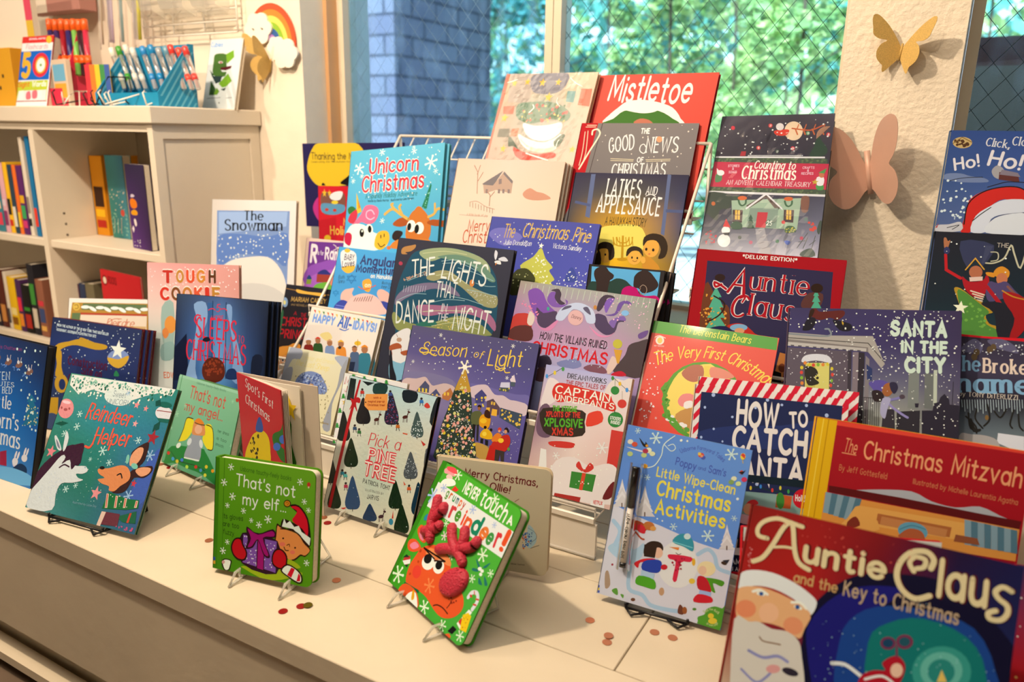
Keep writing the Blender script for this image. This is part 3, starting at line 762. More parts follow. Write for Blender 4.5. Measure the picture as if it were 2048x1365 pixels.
 'grumpy': ('68 168 45 66 165 43 70 170 49/57 155 32 70 167 56 75 170 71/52 150 26 59 159 49 64 163 62', """P 212 225 234 35 717 832 721 843 557 -24 543
P 46 127 20 -19 -4 32 -3 48 854 3 853
p 218 150 165 57 819 165 840 171 804 112 797 62 788
p 215 78 92 64 833 139 851 178 823 87 814
E 216 194 195 125 781 33 1 -2 -18
p 222 234 234 94 758 172 783 207 760 133 719 72 716
P 208 52 41 194 720 210 756 256 746 241 726
T 222 234 234 289 754 447 753 63 0.20 0.000|n|NEVER
T 222 234 234 470 743 727 737 102 0.13 0.000|h|touch
T 222 234 234 750 739 797 747 44 0.20 0.000|n|A
T 84 144 58 162 669 189 669 49 0.17 0.000|n|g
T 191 94 45 200 669 226 668 49 0.17 0.000|n|r
T 46 144 92 237 668 263 668 48 0.17 0.000|n|u
T 41 94 110 273 668 299 667 48 0.17 0.000|n|m
T 208 100 41 309 668 335 667 48 0.17 0.000|n|p
T 175 60 45 345 667 370 667 47 0.17 0.000|n|y
T 191 60 71 267 574 322 579 92 0.20 0.000|n|r
T 70 144 49 325 581 378 582 79 0.20 0.000|n|e
T 208 68 41 399 581 415 581 87 0.20 0.000|n|i
T 208 94 54 421 582 491 577 81 0.20 0.000|n|n
T 19 127 99 492 584 575 579 105 0.20 0.000|n|d
T 208 117 58 574 594 643 571 98 0.20 0.000|n|e
T 60 144 71 649 584 706 576 87 0.20 0.000|n|e
T 195 52 62 726 588 772 593 107 0.20 0.000|n|r
T 208 78 41 780 596 818 595 112 0.20 0.000|n|!
F 208 234 215 194 824 37 585 824 36 683 506 43 280 527 24 445 387 30 686 357 26 69 78 58 417 34 44 622 26 35 786 52 33 802 448 25
F 152 181 234 54 622 53 448 694 30 669 691 20 119 703 30
F 220 203 225 315 458 31
p 208 84 41 166 306 272 377 420 365 513 309 626 267 696 226 715 168 670 101 587 60 501 63 395 88 290 85 174 67 133 163 151 257
p 208 84 41 31 264 29 301 84 327 166 306 128 262 67 243
p 216 127 160 52 274 86 313 140 304 97 265
p 208 84 41 57 384 86 430 181 356 124 340
p 216 127 160 85 375 108 397 155 354 121 349
p 216 133 80 245 344 415 373 479 333 357 314 230 295
E 222 234 234 281 265 58 17 12 -46
E 222 234 234 384 284 48 14 11 -40
E 14 14 14 264 279 36 11 8 -28
E 14 14 14 380 293 30 9 7 -26
L 28 12 10 9.8 190 318 320 305
L 28 12 10 9.5 326 297 418 335
L 28 12 10 9.8 189 319 418 335
E 208 62 49 221 170 39 15 18 -36
E 167 60 24 171 289 10 2 1 -11
E 167 60 24 194 226 8 4 5 -7
E 167 60 24 171 131 9 2 1 -9
F 216 127 76 379 156 49
l 70 26 12 7.9 484 80 514 100 566 108 622 101
l 70 26 12 6.6 607 174 605 149 596 124
S 115 30 20 12 5.6 3 538 178 645 199 651 168 578 159
P 19 94 58 154 70 312 91 320 74 164 52
p 208 84 41 132 4 174 67 302 70 366 2 190 -19
p 218 234 234 222 -2 247 47 298 63 365 -4 273 -7
p 208 159 26 260 59 275 69 302 29 283 14
P 175 52 54 53 167 55 200 103 223 121 178 100 157
P 218 229 234 52 164 117 206 129 182 85 152
P 14 52 36 41 182 62 214 102 212
P 14 47 36 86 151 120 167 116 149
p 28 110 110 655 410 700 422 702 409 657 396
p 28 110 110 644 468 712 438 695 429
p 28 110 110 726 450 767 498 751 457
p 28 110 110 732 389 779 365 746 358
p 28 110 110 765 416 817 385 796 373
E 218 234 234 709 431 14 7 6 -9
E 218 234 234 734 429 12 6 6 -8
E 218 234 234 734 408 12 6 6 -8
l 204 217 234 23.4 719 257 732 293 770 308 798 275 788 217
P 191 60 54 721 276 740 282 750 269 729 265
P 191 60 54 739 309 748 310 762 289 752 291
P 191 60 54 775 280 802 290 809 281 780 273
P 191 60 54 774 246 801 256 808 247 779 239
P 218 234 234 722 95 765 205 797 203 765 80
P 191 52 45 728 108 738 137 765 143 757 100
P 218 194 26 739 157 770 188 804 183 818 91 765 80
S 175 94 28 12 4.2 4 752 150 786 178 808 105 771 93
P 14 17 20 680 24 702 70 742 68 723 27
P 208 84 41 673 1 699 20 725 11 708 -13
E 32 127 168 82 482 15 1 -3 -24
E 32 127 168 88 474 20 -6 -6 -6""".split("\n")),
 'ollie': ('195 189 170 191 185 165/178 168 146 171 159 136', """T 101 22 32 196 610 713 602 49 0.14 0.000|h|Merry Christmas,
T 101 22 32 378 541 523 528 48 0.14 0.000|h|Ollie!
p 144 172 185 659 335 695 312 719 260 714 217 674 176 643 213 655 264
S 41 94 168 40 5.6 2 620 266 675 288 686 206 631 169
S 175 84 45 8 6.3 3 619 280 676 274 667 175 617 167
S 23 52 110 30 3.5 5 620 259 689 290 687 199 631 169
l 84 86 89 2.1 660 314 711 287 719 253 686 220
l 84 86 89 2.1 681 177 715 196 742 208
L 115 47 49 3.5 560 478 588 499
T 55 52 54 551 47 647 54 10 0.12 0.000|n|Olivier Dunrea""".split("\n")),
 'wipe': ('84 136 222 88 140 227 90 142 227/84 133 225 88 140 230 90 142 230/84 131 225 90 138 230 90 140 230', """P 197 207 234 -3 -7 -1 573 105 545 219 525 318 513 438 492 556 471 679 463 773 498 771 -4
p 159 197 234 13 294 66 341 179 328 234 385 238 301 175 231 83 248
l 155 194 234 28.1 19 469 73 418 57 328
l 155 194 234 25.4 177 221 191 86 281 70 343 25 459 29 550 46
l 155 194 234 24.2 568 402 621 447 667 418 698 355 770 345
P 195 201 217 20 676 26 742 53 678
P 209 217 234 15 646 30 717 69 654
P 195 201 217 9 617 35 692 85 629
P 209 217 234 3 587 40 667 100 605
P 195 201 217 -2 557 44 642 116 581
L 84 62 56 7.5 52 590 56 569
P 195 201 217 171 662 177 734 206 665
P 209 217 234 165 630 182 707 223 638
P 195 201 217 159 598 187 680 240 612
P 209 217 234 153 566 192 653 257 586
P 195 201 217 147 533 197 626 273 559
L 84 62 56 7.4 205 569 209 548
P 195 201 217 701 567 705 623 727 569
P 209 217 234 696 541 709 602 740 548
P 195 201 217 691 516 713 581 752 528
P 209 217 234 687 491 716 560 765 507
P 195 201 217 682 466 720 538 777 487
L 84 62 56 6.9 726 495 729 475
T 57 83 185 337 905 467 899 44 0.14 0.000|b|Poppy
T 57 83 185 478 908 525 908 20 0.12 0.000|b|and
T 57 83 185 541 904 648 901 41 0.14 0.000|b|Sam's
T 64 92 192 360 981 619 982 21 0.14 0.180|n|Usborne Farmyard Tales
E 191 60 54 483 995 18 4 3 -14
E 208 185 80 472 1001 10 2 2 -10
E 61 84 185 498 983 14 3 2 -12
E 208 150 117 488 991 8 2 1 -8
T 212 213 94 233 810 719 809 54 0.16 0.000|b|Little Wipe-Clean
T 216 213 78 251 699 708 700 85 0.17 0.000|b|Christmas
T 216 213 78 264 585 696 596 79 0.17 0.000|b|Activities
F 187 222 234 69 1062 19 191 1041 40 659 1039 38 607 526 38 395 528 23 181 787 19 739 667 18
E 216 234 234 348 1059 8 2 1 -8
E 216 234 234 386 1063 6 1 1 -6
E 216 234 234 739 785 8 2 1 -8
E 208 229 234 289 551 5 1 1 -5
E 208 229 234 322 546 5 1 1 -5
l 204 234 234 5.2 305 1079 248 1013 244 943 214 872 170 846
l 204 234 234 4.2 248 1013 297 981 322 1003 304 1025 275 1009
p 14 17 28 85 1022 127 988 130 1004 150 982 122 972
E 200 150 45 143 981 9 2 2 -8
p 208 216 234 13 947 108 945 185 941 110 935
E 204 211 205 34 984 18 4 3 -15
E 191 76 54 64 974 18 4 3 -15
E 210 225 200 160 957 18 4 3 -15
E 175 198 136 135 919 18 4 3 -15
E 202 216 185 186 939 18 4 3 -14
E 159 45 80 140 947 18 4 3 -15
E 167 194 136 46 908 18 4 3 -15
E 208 220 195 698 899 16 4 2 -14
E 195 220 156 728 875 16 4 2 -14
E 120 159 99 686 875 16 4 2 -14
E 191 52 99 757 907 16 4 2 -14
E 200 150 41 152 853 19 4 3 -14
E 41 32 28 137 857 7 2 1 -7
E 183 68 45 735 946 11 3 2 -12
P 14 17 28 716 942 748 956 757 965 742 934
E 216 203 62 727 1041 15 3 3 -20
P 191 60 54 713 1046 723 1061 739 1052 739 1029
L 183 168 80 4.0 728 1018 734 1001
p 159 68 41 123 506 189 507 225 490 231 459 144 453
E 175 108 54 246 495 35 0 -2 -27
E 200 150 80 274 486 18 5 3 -14
p 191 30 54 176 488 221 483 228 442 184 447
l 159 68 41 10.6 144 458 207 410 230 406
E 209 220 234 460 310 118 33 25 -138
E 212 225 234 466 421 65 17 11 -62
p 46 144 175 406 436 429 484 478 504 527 473 536 412 481 425
E 187 218 234 488 492 20 5 3 -18
L 119 203 225 5.1 411 438 530 433
P 208 125 58 391 401 452 414 450 396
l 70 68 80 4.1 438 377 455 371 469 380
p 195 30 71 401 358 532 376 532 345 478 327 472 214 446 217 446 322 404 331
S 144 15 54 16 7.2 3 411 354 528 365 516 346 455 225
p 41 26 20 246 378 283 409 336 412 359 376 331 327 259 307 241 334
E 212 181 168 332 348 28 8 6 -32
P 41 26 20 238 376 318 397 317 312 249 304
p 191 26 41 196 247 251 289 318 307 317 286 235 263 226 224
p 28 60 175 254 274 324 304 362 299 366 252 339 224 253 221
E 183 23 45 383 273 20 6 3 -16
P 159 194 234 248 219 335 217 331 179 250 183
p 70 159 32 239 180 336 181 351 127 282 123 227 129
E 216 211 175 632 332 53 15 8 -44
E 212 185 168 612 316 23 7 5 -27
p 70 144 32 602 267 670 286 745 287 736 254 685 260 708 210 683 213 656 251
p 175 19 41 591 274 641 278 682 218 666 193 603 205
P 144 176 234 615 199 685 204 684 178 614 173
p 191 19 45 609 171 687 177 695 145 593 120
E 208 185 62 562 237 18 5 3 -16
E 208 168 45 552 351 10 3 4 -22
p 99 52 36 513 76 529 76 550 46 541 25 511 29
E 144 84 41 550 54 14 4 4 -21
E 55 37 28 727 392 17 -2 -2 -10
P 33 37 54 714 406 756 422 746 394
E 175 144 117 394 124 16 5 4 -24
E 70 127 45 605 78 12 3 1 -8
p 84 150 58 88 46 118 65 131 26 103 29
p 84 150 58 146 36 168 37 166 15
E 99 62 45 230 26 14 4 2 -10
p 159 142 127 26 136 46 152 72 73 44 44
E 144 45 71 62 200 7 2 1 -7
p 73 150 41 637 16 633 40 668 66 673 98 718 129 762 130 775 144 770 -1 700 0 639 1
E 208 194 58 706 68 17 5 3 -15
E 208 194 58 721 42 25 8 3 -17
T 191 211 156 672 72 745 89 12 0.14 0.300|n|Find the duck
T 191 211 156 688 14 754 38 12 0.14 -0.200|n|on every page
P 55 78 185 -5 51 6 52 7 37 -4 36
P 208 194 58 -2 35 9 36 10 21 -1 20
P 55 78 185 1 19 12 20 13 5 2 4""".split("\n")),
 'key': ('118 23 20 144 26 28 117 19 28 33 15 54 21 23 74/152 28 28 159 30 28 98 17 36 23 23 78 21 30 80/144 37 36 90 30 54 28 15 80 19 52 89 19 34 89/191 176 156 41 23 80 13 62 117 14 94 99 19 76 99/191 194 195 28 23 80 11 62 127 10 108 99 14 94 89', """p 10 10 45 323 674 319 759 364 878 459 992 571 1056 686 1081 828 1095 974 1036 1079 958 1178 840 1194 699 1142 507 404 237
p 22 23 117 341 666 343 766 402 876 494 962 608 1007 697 1007 598 875 530 725 471 514 422 434
p 19 62 143 477 709 528 854 649 929 818 953 987 930 1084 780 1080 601 547 414
p 10 110 113 593 745 660 855 795 915 965 886 1049 768 1029 583 659 453
E 46 144 141 889 716 109 36 14 -105
E 89 172 168 888 721 78 26 10 -76
E 32 127 127 889 716 50 16 7 -52
P 208 185 99 878 669 890 725 915 681
S 159 211 234 60 2.5 7 354 703 467 935 693 1031 1042 916 1114 748 386 505
p 208 222 234 2 822 -3 890 46 925 145 938 248 919 324 887 358 856 344 799 324 807 253 846 158 866 72 856
p 210 168 127 1 794 14 833 105 858 227 845 337 804 324 727 307 676 238 701 159 704 75 685 16 688
E 208 133 99 52 740 46 5 0 -41
E 208 142 108 273 725 43 -3 -7 -40
E 216 176 146 157 751 44 13 8 -45
p 195 199 200 40 389 8 678 75 685 120 698 182 684 253 692 309 663 333 598 365 479 404 237 88 122
l 222 234 234 12.1 70 828 101 843 137 833
l 222 234 234 11.7 250 828 287 836 316 818
E 218 234 234 107 827 20 1 0 -9
E 41 78 148 109 828 10 3 2 -9
E 218 234 234 281 813 19 -1 -1 -9
E 41 78 148 278 814 10 3 2 -10
l 115 84 54 5.9 135 632 154 618 199 622 232 625
l 130 138 195 14.5 98 556 166 545 228 571 275 560
l 130 138 195 11.8 80 463 154 427 199 469 219 509
E 41 37 54 294 520 36 -1 -3 -17
E 200 150 156 219 509 31 10 3 -19
l 208 222 234 16.1 461 614 515 625 578 601 630 574
p 159 19 41 585 597 632 638 677 652 661 678 686 711 718 728 747 706 752 671 739 617 701 561 588 535
E 212 185 170 721 667 24 8 4 -30
l 208 222 234 10.8 604 590 669 625 724 605
E 115 37 80 672 770 30 9 4 -27
E 19 62 99 672 770 22 7 3 -19
E 115 37 80 735 796 32 10 4 -30
E 28 78 99 735 796 22 7 3 -20
L 115 37 80 7.1 707 768 714 720
l 84 23 20 20.3 99 1093 57 1096 48 1129 72 1170 128 1198 189 1192 246 1186
l 84 23 20 21.7 52 968 94 1001 129 1072 162 1157 189 1192 206 1169 229 1071 258 1017 306 996
l 84 23 20 12.1 131 1059 183 1073 222 1076
T 84 23 20 269 1030 630 1040 100 0.24 0.000|b|untie
l 84 23 20 20.4 744 1123 771 1137 773 1169 732 1171 713 1140 735 1107
l 84 23 20 23.8 800 1138 806 1178 774 1205 718 1190 679 1137 670 1070 701 1014 756 992 810 1020
T 84 23 20 833 1033 1027 1040 148 0.22 0.000|b|lau
l 84 23 20 21.3 1107 1124 1074 1133 1051 1108 1064 1081 1098 1061 1102 1025 1080 994 1043 990 1036 1012 1060 1028
l 206 201 165 20.3 92 1091 51 1094 41 1127 65 1168 122 1196 183 1191 240 1184
l 206 201 165 21.7 46 967 88 999 123 1071 155 1156 183 1191 200 1167 223 1069 251 1015 300 995
l 206 201 165 12.1 125 1057 176 1071 215 1074
T 206 201 165 262 1028 625 1038 100 0.19 0.000|b|untie
l 206 201 165 20.4 739 1121 766 1135 767 1168 727 1170 708 1139 729 1106
l 206 201 165 23.8 794 1136 800 1176 768 1203 712 1188 673 1136 665 1069 696 1013 751 990 804 1018
T 206 201 165 828 1032 1022 1038 148 0.17 0.000|b|lau
l 206 201 165 21.3 1102 1122 1069 1132 1045 1106 1059 1080 1093 1059 1097 1024 1075 993 1038 988 1030 1010 1055 1027
T 191 159 108 240 924 435 925 46 0.14 0.000|b|and the
T 175 159 136 459 926 927 930 61 0.14 0.000|b|Key to Christmas
S 191 78 71 30 4.1 8 99 1212 726 1215 739 1121 316 1094 110 1144
S 208 142 146 14 3.4 3 17 1029 34 1030 38 930 25 926""".split("\n")),
 'mitzvah': ('152 26 39 152 23 39 152 21 36/144 15 28 148 17 32 144 15 30', """P 208 172 24 2 1313 113 1312 113 709 -6 699
L 167 127 12 4.6 66 1310 64 722
L 222 203 74 5.7 38 1311 32 714
P 208 68 56 113 1312 1058 1318 1061 1300 113 1285
T 208 144 108 169 1144 239 1138 75 0.10 0.000|n|The
L 208 144 108 5.6 164 1131 238 1131
T 216 155 117 276 1124 682 1123 97 0.12 0.000|n|Christmas
T 216 155 117 727 1126 1064 1117 100 0.12 0.000|n|Mitzvah
T 191 125 89 160 1027 416 1026 33 0.10 0.000|n|By Jeff Gottesfeld
T 191 125 89 549 1029 1060 1020 29 0.10 0.000|n|Illustrated by Michelle Laurentia Agatha
p 159 172 190 245 923 388 960 550 984 656 950 775 942 887 973 985 946 1034 930 942 919 800 903 650 914 475 932 350 928
P 84 19 24 119 926 124 888 1085 892 1089 937 892 935 495 937 222 930
P 200 144 71 103 880 1085 892 1089 718 106 660
P 208 163 89 298 846 843 868 913 774 227 736
P 159 100 58 397 822 771 829 768 772 394 763
P 179 127 80 419 810 753 813 749 767 415 762
P 119 155 180 108 885 141 885 141 763 109 762
P 74 116 143 141 885 174 885 170 761 138 759
P 119 155 180 174 885 207 885 199 758 167 756
P 74 116 143 207 885 239 885 228 755 195 753
P 119 155 180 239 885 271 885 256 752 224 750
P 74 116 143 271 885 303 885 284 749 252 748
P 119 155 180 826 887 858 886 876 753 844 751
P 74 116 143 858 886 890 886 907 754 876 752
P 119 155 180 890 886 921 886 938 755 907 753
P 74 116 143 921 886 953 885 969 756 939 754
P 119 155 180 953 885 984 885 1000 758 970 755
P 74 116 143 984 885 1015 884 1031 759 1001 756
P 119 155 180 1015 884 1046 884 1062 760 1031 757
P 74 116 143 1046 884 1076 884 1092 761 1062 759
p 208 163 89 298 846 245 763 177 629 419 734
p 115 47 36 248 741 286 779 314 732 253 706
E 89 155 190 585 762 75 3 -1 -52
p 159 90 58 527 737 568 775 629 772 646 720 525 713
l 60 121 156 4.3 519 758 576 794 647 788
P 130 78 54 795 795 900 798 915 763 790 755""".split("\n")),
 'red2': ('191 23 41 183 23 45', """P 216 229 234 0 846 1000 846 1000 770 0 770""".split("\n")),
 'sliver': ('55 47 92 61 47 99/167 23 36 152 15 28/167 26 45 144 15 28', """S 216 229 234 60 4.0 3 0 656 800 656 800 1010 0 1010
S 99 23 12 30 10.0 4 0 0 800 0 800 707 0 707
S 208 168 99 12 6.0 5 0 303 800 303 800 707 0 707""".split("\n")),
 'spot': ('195 34 58 191 26 49/187 23 45 179 19 41', """T 216 227 234 115 972 499 884 68 0.13 0.000|s|Spot's First
T 216 227 234 101 837 434 762 72 0.13 0.000|s|Christmas
p 218 198 16 148 555 208 610 320 664 405 629 417 513 379 412 59 312 44 401
p 28 78 175 225 638 265 738 307 764 337 699 318 649
S 41 37 20 24 13.5 3 150 571 264 633 233 397 93 353
p 32 110 41 474 678 579 737 624 813 686 837 704 786 669 676 566 617 634 579 650 497 552 495 465 602
E 55 110 215 608 673 55 16 -4 -36
E 55 110 215 513 587 51 15 -4 -34
E 208 92 58 651 728 29 8 -2 -18
E 216 176 58 638 660 25 7 -2 -15""".split("\n")),
 'wreath': ('212 216 195 216 220 200 204 209 195/216 216 185 220 222 195 212 214 190/206 205 175 216 216 185 206 207 180', """p 159 172 200 20 689 165 680 160 598 75 586 30 440 -13 387
p 155 170 200 542 676 690 697 681 584 615 619
p 144 155 175 683 674 694 542 672 427 636 266 675 42 586 58 609 261 645 423 641 578
p 152 163 185 2 436 96 519 116 407 79 286 106 62 63 54
p 118 142 202 179 348 173 416 226 482 319 513 424 500 498 444 544 384 530 337 432 332 361 377 277 364 249 314
S 74 96 163 70 11.6 3 186 349 226 482 422 506 534 394 517 335 399 395 256 338
S 167 192 234 40 9.0 5 186 349 226 482 422 506 534 394 517 335 399 395 256 338
p 159 127 99 319 325 330 384 382 403 401 316 341 300
E 175 150 127 357 388 19 3 6 -19
T 218 216 156 217 607 562 611 39 0.10 0.000|c|Peter and Ernesto
T 220 214 136 117 546 511 542 51 0.10 0.000|c|The Lost Sheep
S 130 127 89 60 6.5 8 145 458 552 453 641 156 562 43 449 324 259 281
T 159 142 80 550 85 648 86 15 0.12 0.000|n|Annabelle Streep""".split("\n")),
 'pinks': ('216 225 234 216 222 234/212 216 230 216 220 230', """P 46 144 62 90 622 109 609 100 608 118 596 106 594 127 582 71 574 86 591 74 590 86 606 77 605
P 46 144 62 204 611 222 599 214 598 231 585 219 584 240 572 185 564 200 581 188 579 200 596 191 594
P 46 144 62 315 609 334 597 325 595 342 583 331 581 351 570 297 562 312 579 300 577 311 593 303 592
P 46 144 62 428 611 446 599 438 598 455 586 443 584 463 572 410 565 424 581 413 580 424 596 416 595
P 46 144 62 22 431 41 419 33 417 50 405 38 403 60 392 3 383 19 400 6 399 18 415 9 414
P 46 144 62 12 307 31 295 22 293 40 281 28 279 49 268 -7 259 8 276 -4 274 8 291 -1 290
P 46 144 62 10 179 29 167 20 166 38 154 26 152 47 140 -9 131 6 148 -6 146 6 163 -3 162
P 46 144 62 1 45 20 33 12 31 29 20 17 18 39 7 -18 -3 -3 14 -15 12 -3 29 -12 27
E 220 234 234 30 488 33 5 4 -21
E 220 234 234 -13 348 33 5 4 -21
E 220 234 234 -13 225 33 5 4 -21
E 220 234 234 -15 76 33 6 4 -20
E 220 234 234 154 585 33 5 4 -21
E 220 234 234 263 584 32 5 4 -20
T 175 49 54 16 512 73 513 62 0.10 0.000|s|M
T 175 49 54 32 445 85 445 53 0.10 0.000|s|Je
* 208 185 99 51 358 30""".split("\n")),
 'season': ('84 84 127 80 80 127 74 76 124/83 80 143 81 78 146 75 76 136/130 127 170 99 98 165 84 82 158/144 133 175 115 113 170 86 84 160/84 82 136 84 80 151 84 80 156/70 66 127 75 70 134 83 80 151', """p 115 115 165 -35 652 92 681 285 693 480 669 517 594 311 578 -5 526
p 191 176 185 6 528 4 583 40 617 137 628 218 655 270 617 307 596 356 613 425 633 514 612 533 525 327 508 -1 508
p 103 102 175 645 669 765 671 906 659 1054 649 1165 659 1162 582 921 592 715 627
p 195 185 205 635 623 688 658 744 676 804 677 876 619 953 623 1016 600 1073 601 1171 584 1161 497 935 525 810 555 667 566
S 222 234 234 60 5.1 3 20 1034 1150 1061 1142 681 658 653 487 733 28 671
F 220 231 234 289 1014 18 958 1016 18 957 763 16 73 762 16 329 990 10
S 208 216 234 40 3.7 4 724 400 1154 393 1168 142 1065 137 772 365
P 70 78 117 164 536 225 624 274 590 281 532 161 526
P 208 194 74 174 556 191 559 196 527 178 524
P 208 194 74 207 559 227 561 232 529 215 528
P 208 194 74 242 561 259 562 264 530 247 529
P 70 78 127 289 511 343 575 398 529
P 208 185 99 311 528 327 530 330 513 313 511
P 208 185 99 352 535 368 535 370 517 355 517
P 167 110 71 409 540 473 605 515 558 477 498 417 506
P 216 185 74 421 560 439 562 443 537 425 534
P 216 185 74 451 565 470 565 473 542 457 539
P 64 68 131 704 581 757 639 811 599 799 536 727 523
S 208 194 74 10 10.2 4 707 591 801 598 810 512 721 505
P 84 68 89 820 557 873 584 944 526 947 466 840 464
P 216 176 62 826 506 859 512 863 469 834 468
P 216 172 62 880 506 924 506 930 455 881 454
P 208 176 74 859 559 873 562 876 536 862 536
P 208 176 74 880 559 896 559 898 536 884 535
P 57 74 99 949 527 1144 511 1145 391 955 451
S 208 185 80 26 9.9 8 962 512 1137 497 1137 407 964 456
P 208 203 225 984 754 1013 798 1039 742 996 739
P 70 84 89 907 677 997 691 993 661 908 651
P 191 198 234 913 721 988 733 997 691 911 682
P 72 88 108 996 739 1035 741 1037 707 999 705
S 208 203 80 7 7.3 2 913 673 993 686 988 662 912 653
p 115 108 108 745 211 804 214 933 213 983 112 818 104 759 144
p 175 144 74 774 217 904 208 955 106 826 114
p 41 58 54 569 782 618 700 677 568 724 400 780 235 818 104 737 61 459 21 446 125 457 306 488 446 509 584 544 706
p 175 144 58 569 782 626 684 660 600 557 601 517 594 544 706
S 220 231 234 260 4.7 6 575 756 667 566 733 358 817 108 457 30 457 306 519 586
S 208 194 54 24 14.2 20 588 695 667 566 728 357 817 108 457 30 462 307 525 560
S 200 127 99 24 14.2 21 588 695 667 566 728 357 817 108 457 30 462 307 525 560
S 208 176 175 24 14.2 22 588 695 667 566 728 357 817 108 457 30 462 307 525 560
S 200 203 136 24 14.2 23 588 695 667 566 728 357 817 108 457 30 462 307 525 560
S 216 159 156 24 14.2 24 588 695 667 566 728 357 817 108 457 30 462 307 525 560
F 224 229 215 569 789 61
E 231 234 234 569 789 22 3 4 -19
p 84 94 62 707 432 740 464 790 464 806 415 793 360 728 357
E 28 17 16 766 504 17 3 3 -12
E 144 94 58 767 487 13 2 3 -14
P 28 26 28 738 358 763 359 776 252 757 257
P 41 41 45 772 360 792 364 812 233 794 238
p 208 150 28 786 411 813 451 873 444 887 403 874 349 804 353
p 55 30 20 822 479 844 491 870 470 877 428 826 436
E 220 185 45 824 400 29 5 4 -20
p 208 168 28 823 313 865 347 921 315 920 271 827 270
E 28 17 16 851 353 13 2 3 -12
E 28 17 16 905 344 12 2 2 -11
E 224 203 71 855 302 19 4 4 -17
P 28 26 28 829 262 853 263 857 224 831 228
P 28 26 28 868 261 898 258 903 216 877 220
p 208 121 41 931 291 966 332 1008 314 1009 263 933 257
E 191 60 45 977 360 16 3 3 -16
E 208 159 127 977 347 10 2 2 -9
p 175 41 32 980 266 1008 314 1062 333 1088 278 1060 205 994 200 933 213 942 258
p 28 19 20 1016 367 1031 387 1053 374 1059 349
E 191 144 110 1031 353 13 2 3 -15
E 224 194 54 1006 279 24 5 4 -18
P 175 34 28 920 228 983 206 983 112 907 105
P 55 49 49 973 204 1051 203 1064 120 1041 115 1017 179 1017 115 983 112
E 84 144 74 1084 227 11 2 3 -13
T 216 194 80 138 834 559 872 103 0.10 0.000|i|Season
T 216 194 80 623 884 709 875 64 0.10 0.000|i|of
T 216 194 80 760 836 1061 868 123 0.10 0.000|i|Light
l 216 194 80 9.9 182 879 132 886 116 861 147 847 203 859 262 840 287 847
l 216 194 80 8.2 875 829 838 841 854 813 908 834 934 803 972 809""".split("\n")),
 'capt': ('159 168 225 163 172 230 167 176 230/191 176 205 208 199 210 216 211 220/144 117 151 216 207 215 212 189 195/191 168 175 216 207 210 208 176 180/175 142 146 208 194 195 200 176 175', """p 212 211 225 22 749 47 847 145 805 130 686 16 619
p 210 207 215 496 829 550 917 621 917 684 950 697 819 620 672 520 698
l 28 32 28 3.6 16 842 78 887 138 937
E 60 144 225 21 852 11 2 3 -16
E 208 194 58 80 887 11 2 3 -16
E 60 144 76 140 926 12 2 3 -17
l 28 32 28 3.4 530 931 596 891 655 856 697 847
E 55 127 62 536 920 11 2 3 -15
E 208 176 41 596 889 11 2 3 -15
E 55 138 225 656 854 11 2 3 -16
T 14 14 20 185 867 495 872 34 0.17 0.000|s|DREAMWORKS
T 159 76 99 183 817 496 827 30 0.20 0.000|n|THE EPIC TALES OF
p 195 41 36 92 784 129 819 217 822 330 813 525 800 562 762 598 724 593 689 546 686 424 704 253 702 145 677 91 726
T 220 234 234 109 743 546 750 53 0.15 0.000|b|CAPTAIN
T 220 234 234 115 688 586 701 41 0.16 0.000|b|UNDERPANTS
E 32 127 58 569 836 32 5 6 -30
L 99 127 108 3.4 554 918 564 863
E 191 52 49 638 751 33 6 6 -31
L 144 142 136 3.4 623 840 634 780
E 32 127 58 610 631 56 11 10 -54
L 28 78 41 6.8 592 695 597 679
T 216 229 234 569 629 650 631 20 0.20 0.000|n|STICKERS
T 216 229 234 579 600 649 602 20 0.20 0.000|n|INSIDE!
p 99 78 108 12 607 61 651 109 601 115 509 160 472 123 407 47 403 8 466
p 41 32 28 37 611 349 650 382 571 384 470 145 423 52 474
T 84 168 43 116 607 310 635 34 0.24 0.000|n|THE XTREME
T 191 49 41 72 557 344 598 34 0.24 0.000|n|XPLOITS OF THE
T 74 165 39 71 485 377 532 53 0.20 0.000|n|XPLOSIVE
T 191 52 41 145 432 314 461 48 0.20 0.000|n|XMAS
p 208 60 45 394 608 411 645 490 670 516 597 406 542
p 191 49 45 129 374 225 399 335 404 318 366 172 348
P 191 52 49 594 556 687 557 703 160 610 160
p 216 216 225 130 52 216 254 354 306 483 266 616 316 695 267 691 37 115 3
p 99 19 28 646 158 684 199 682 89 617 63
P 46 127 49 350 203 540 217 534 93 354 86
P 200 68 45 434 210 463 212 457 87 431 86
p 191 49 45 379 243 395 286 441 234 478 292 514 261 457 215
P 216 225 234 77 317 123 315 183 41 98 22
F 216 225 234 550 414 45 210 287 28
S 224 234 234 40 5.9 9 141 376 652 434 670 152 174 85
P 159 37 36 250 22 455 36 452 -9 246 -24
P 216 225 234 534 32 638 41 642 -8 537 -17
T 191 37 36 555 15 625 21 22 0.20 0.000|n|NETFLIX""".split("\n")),
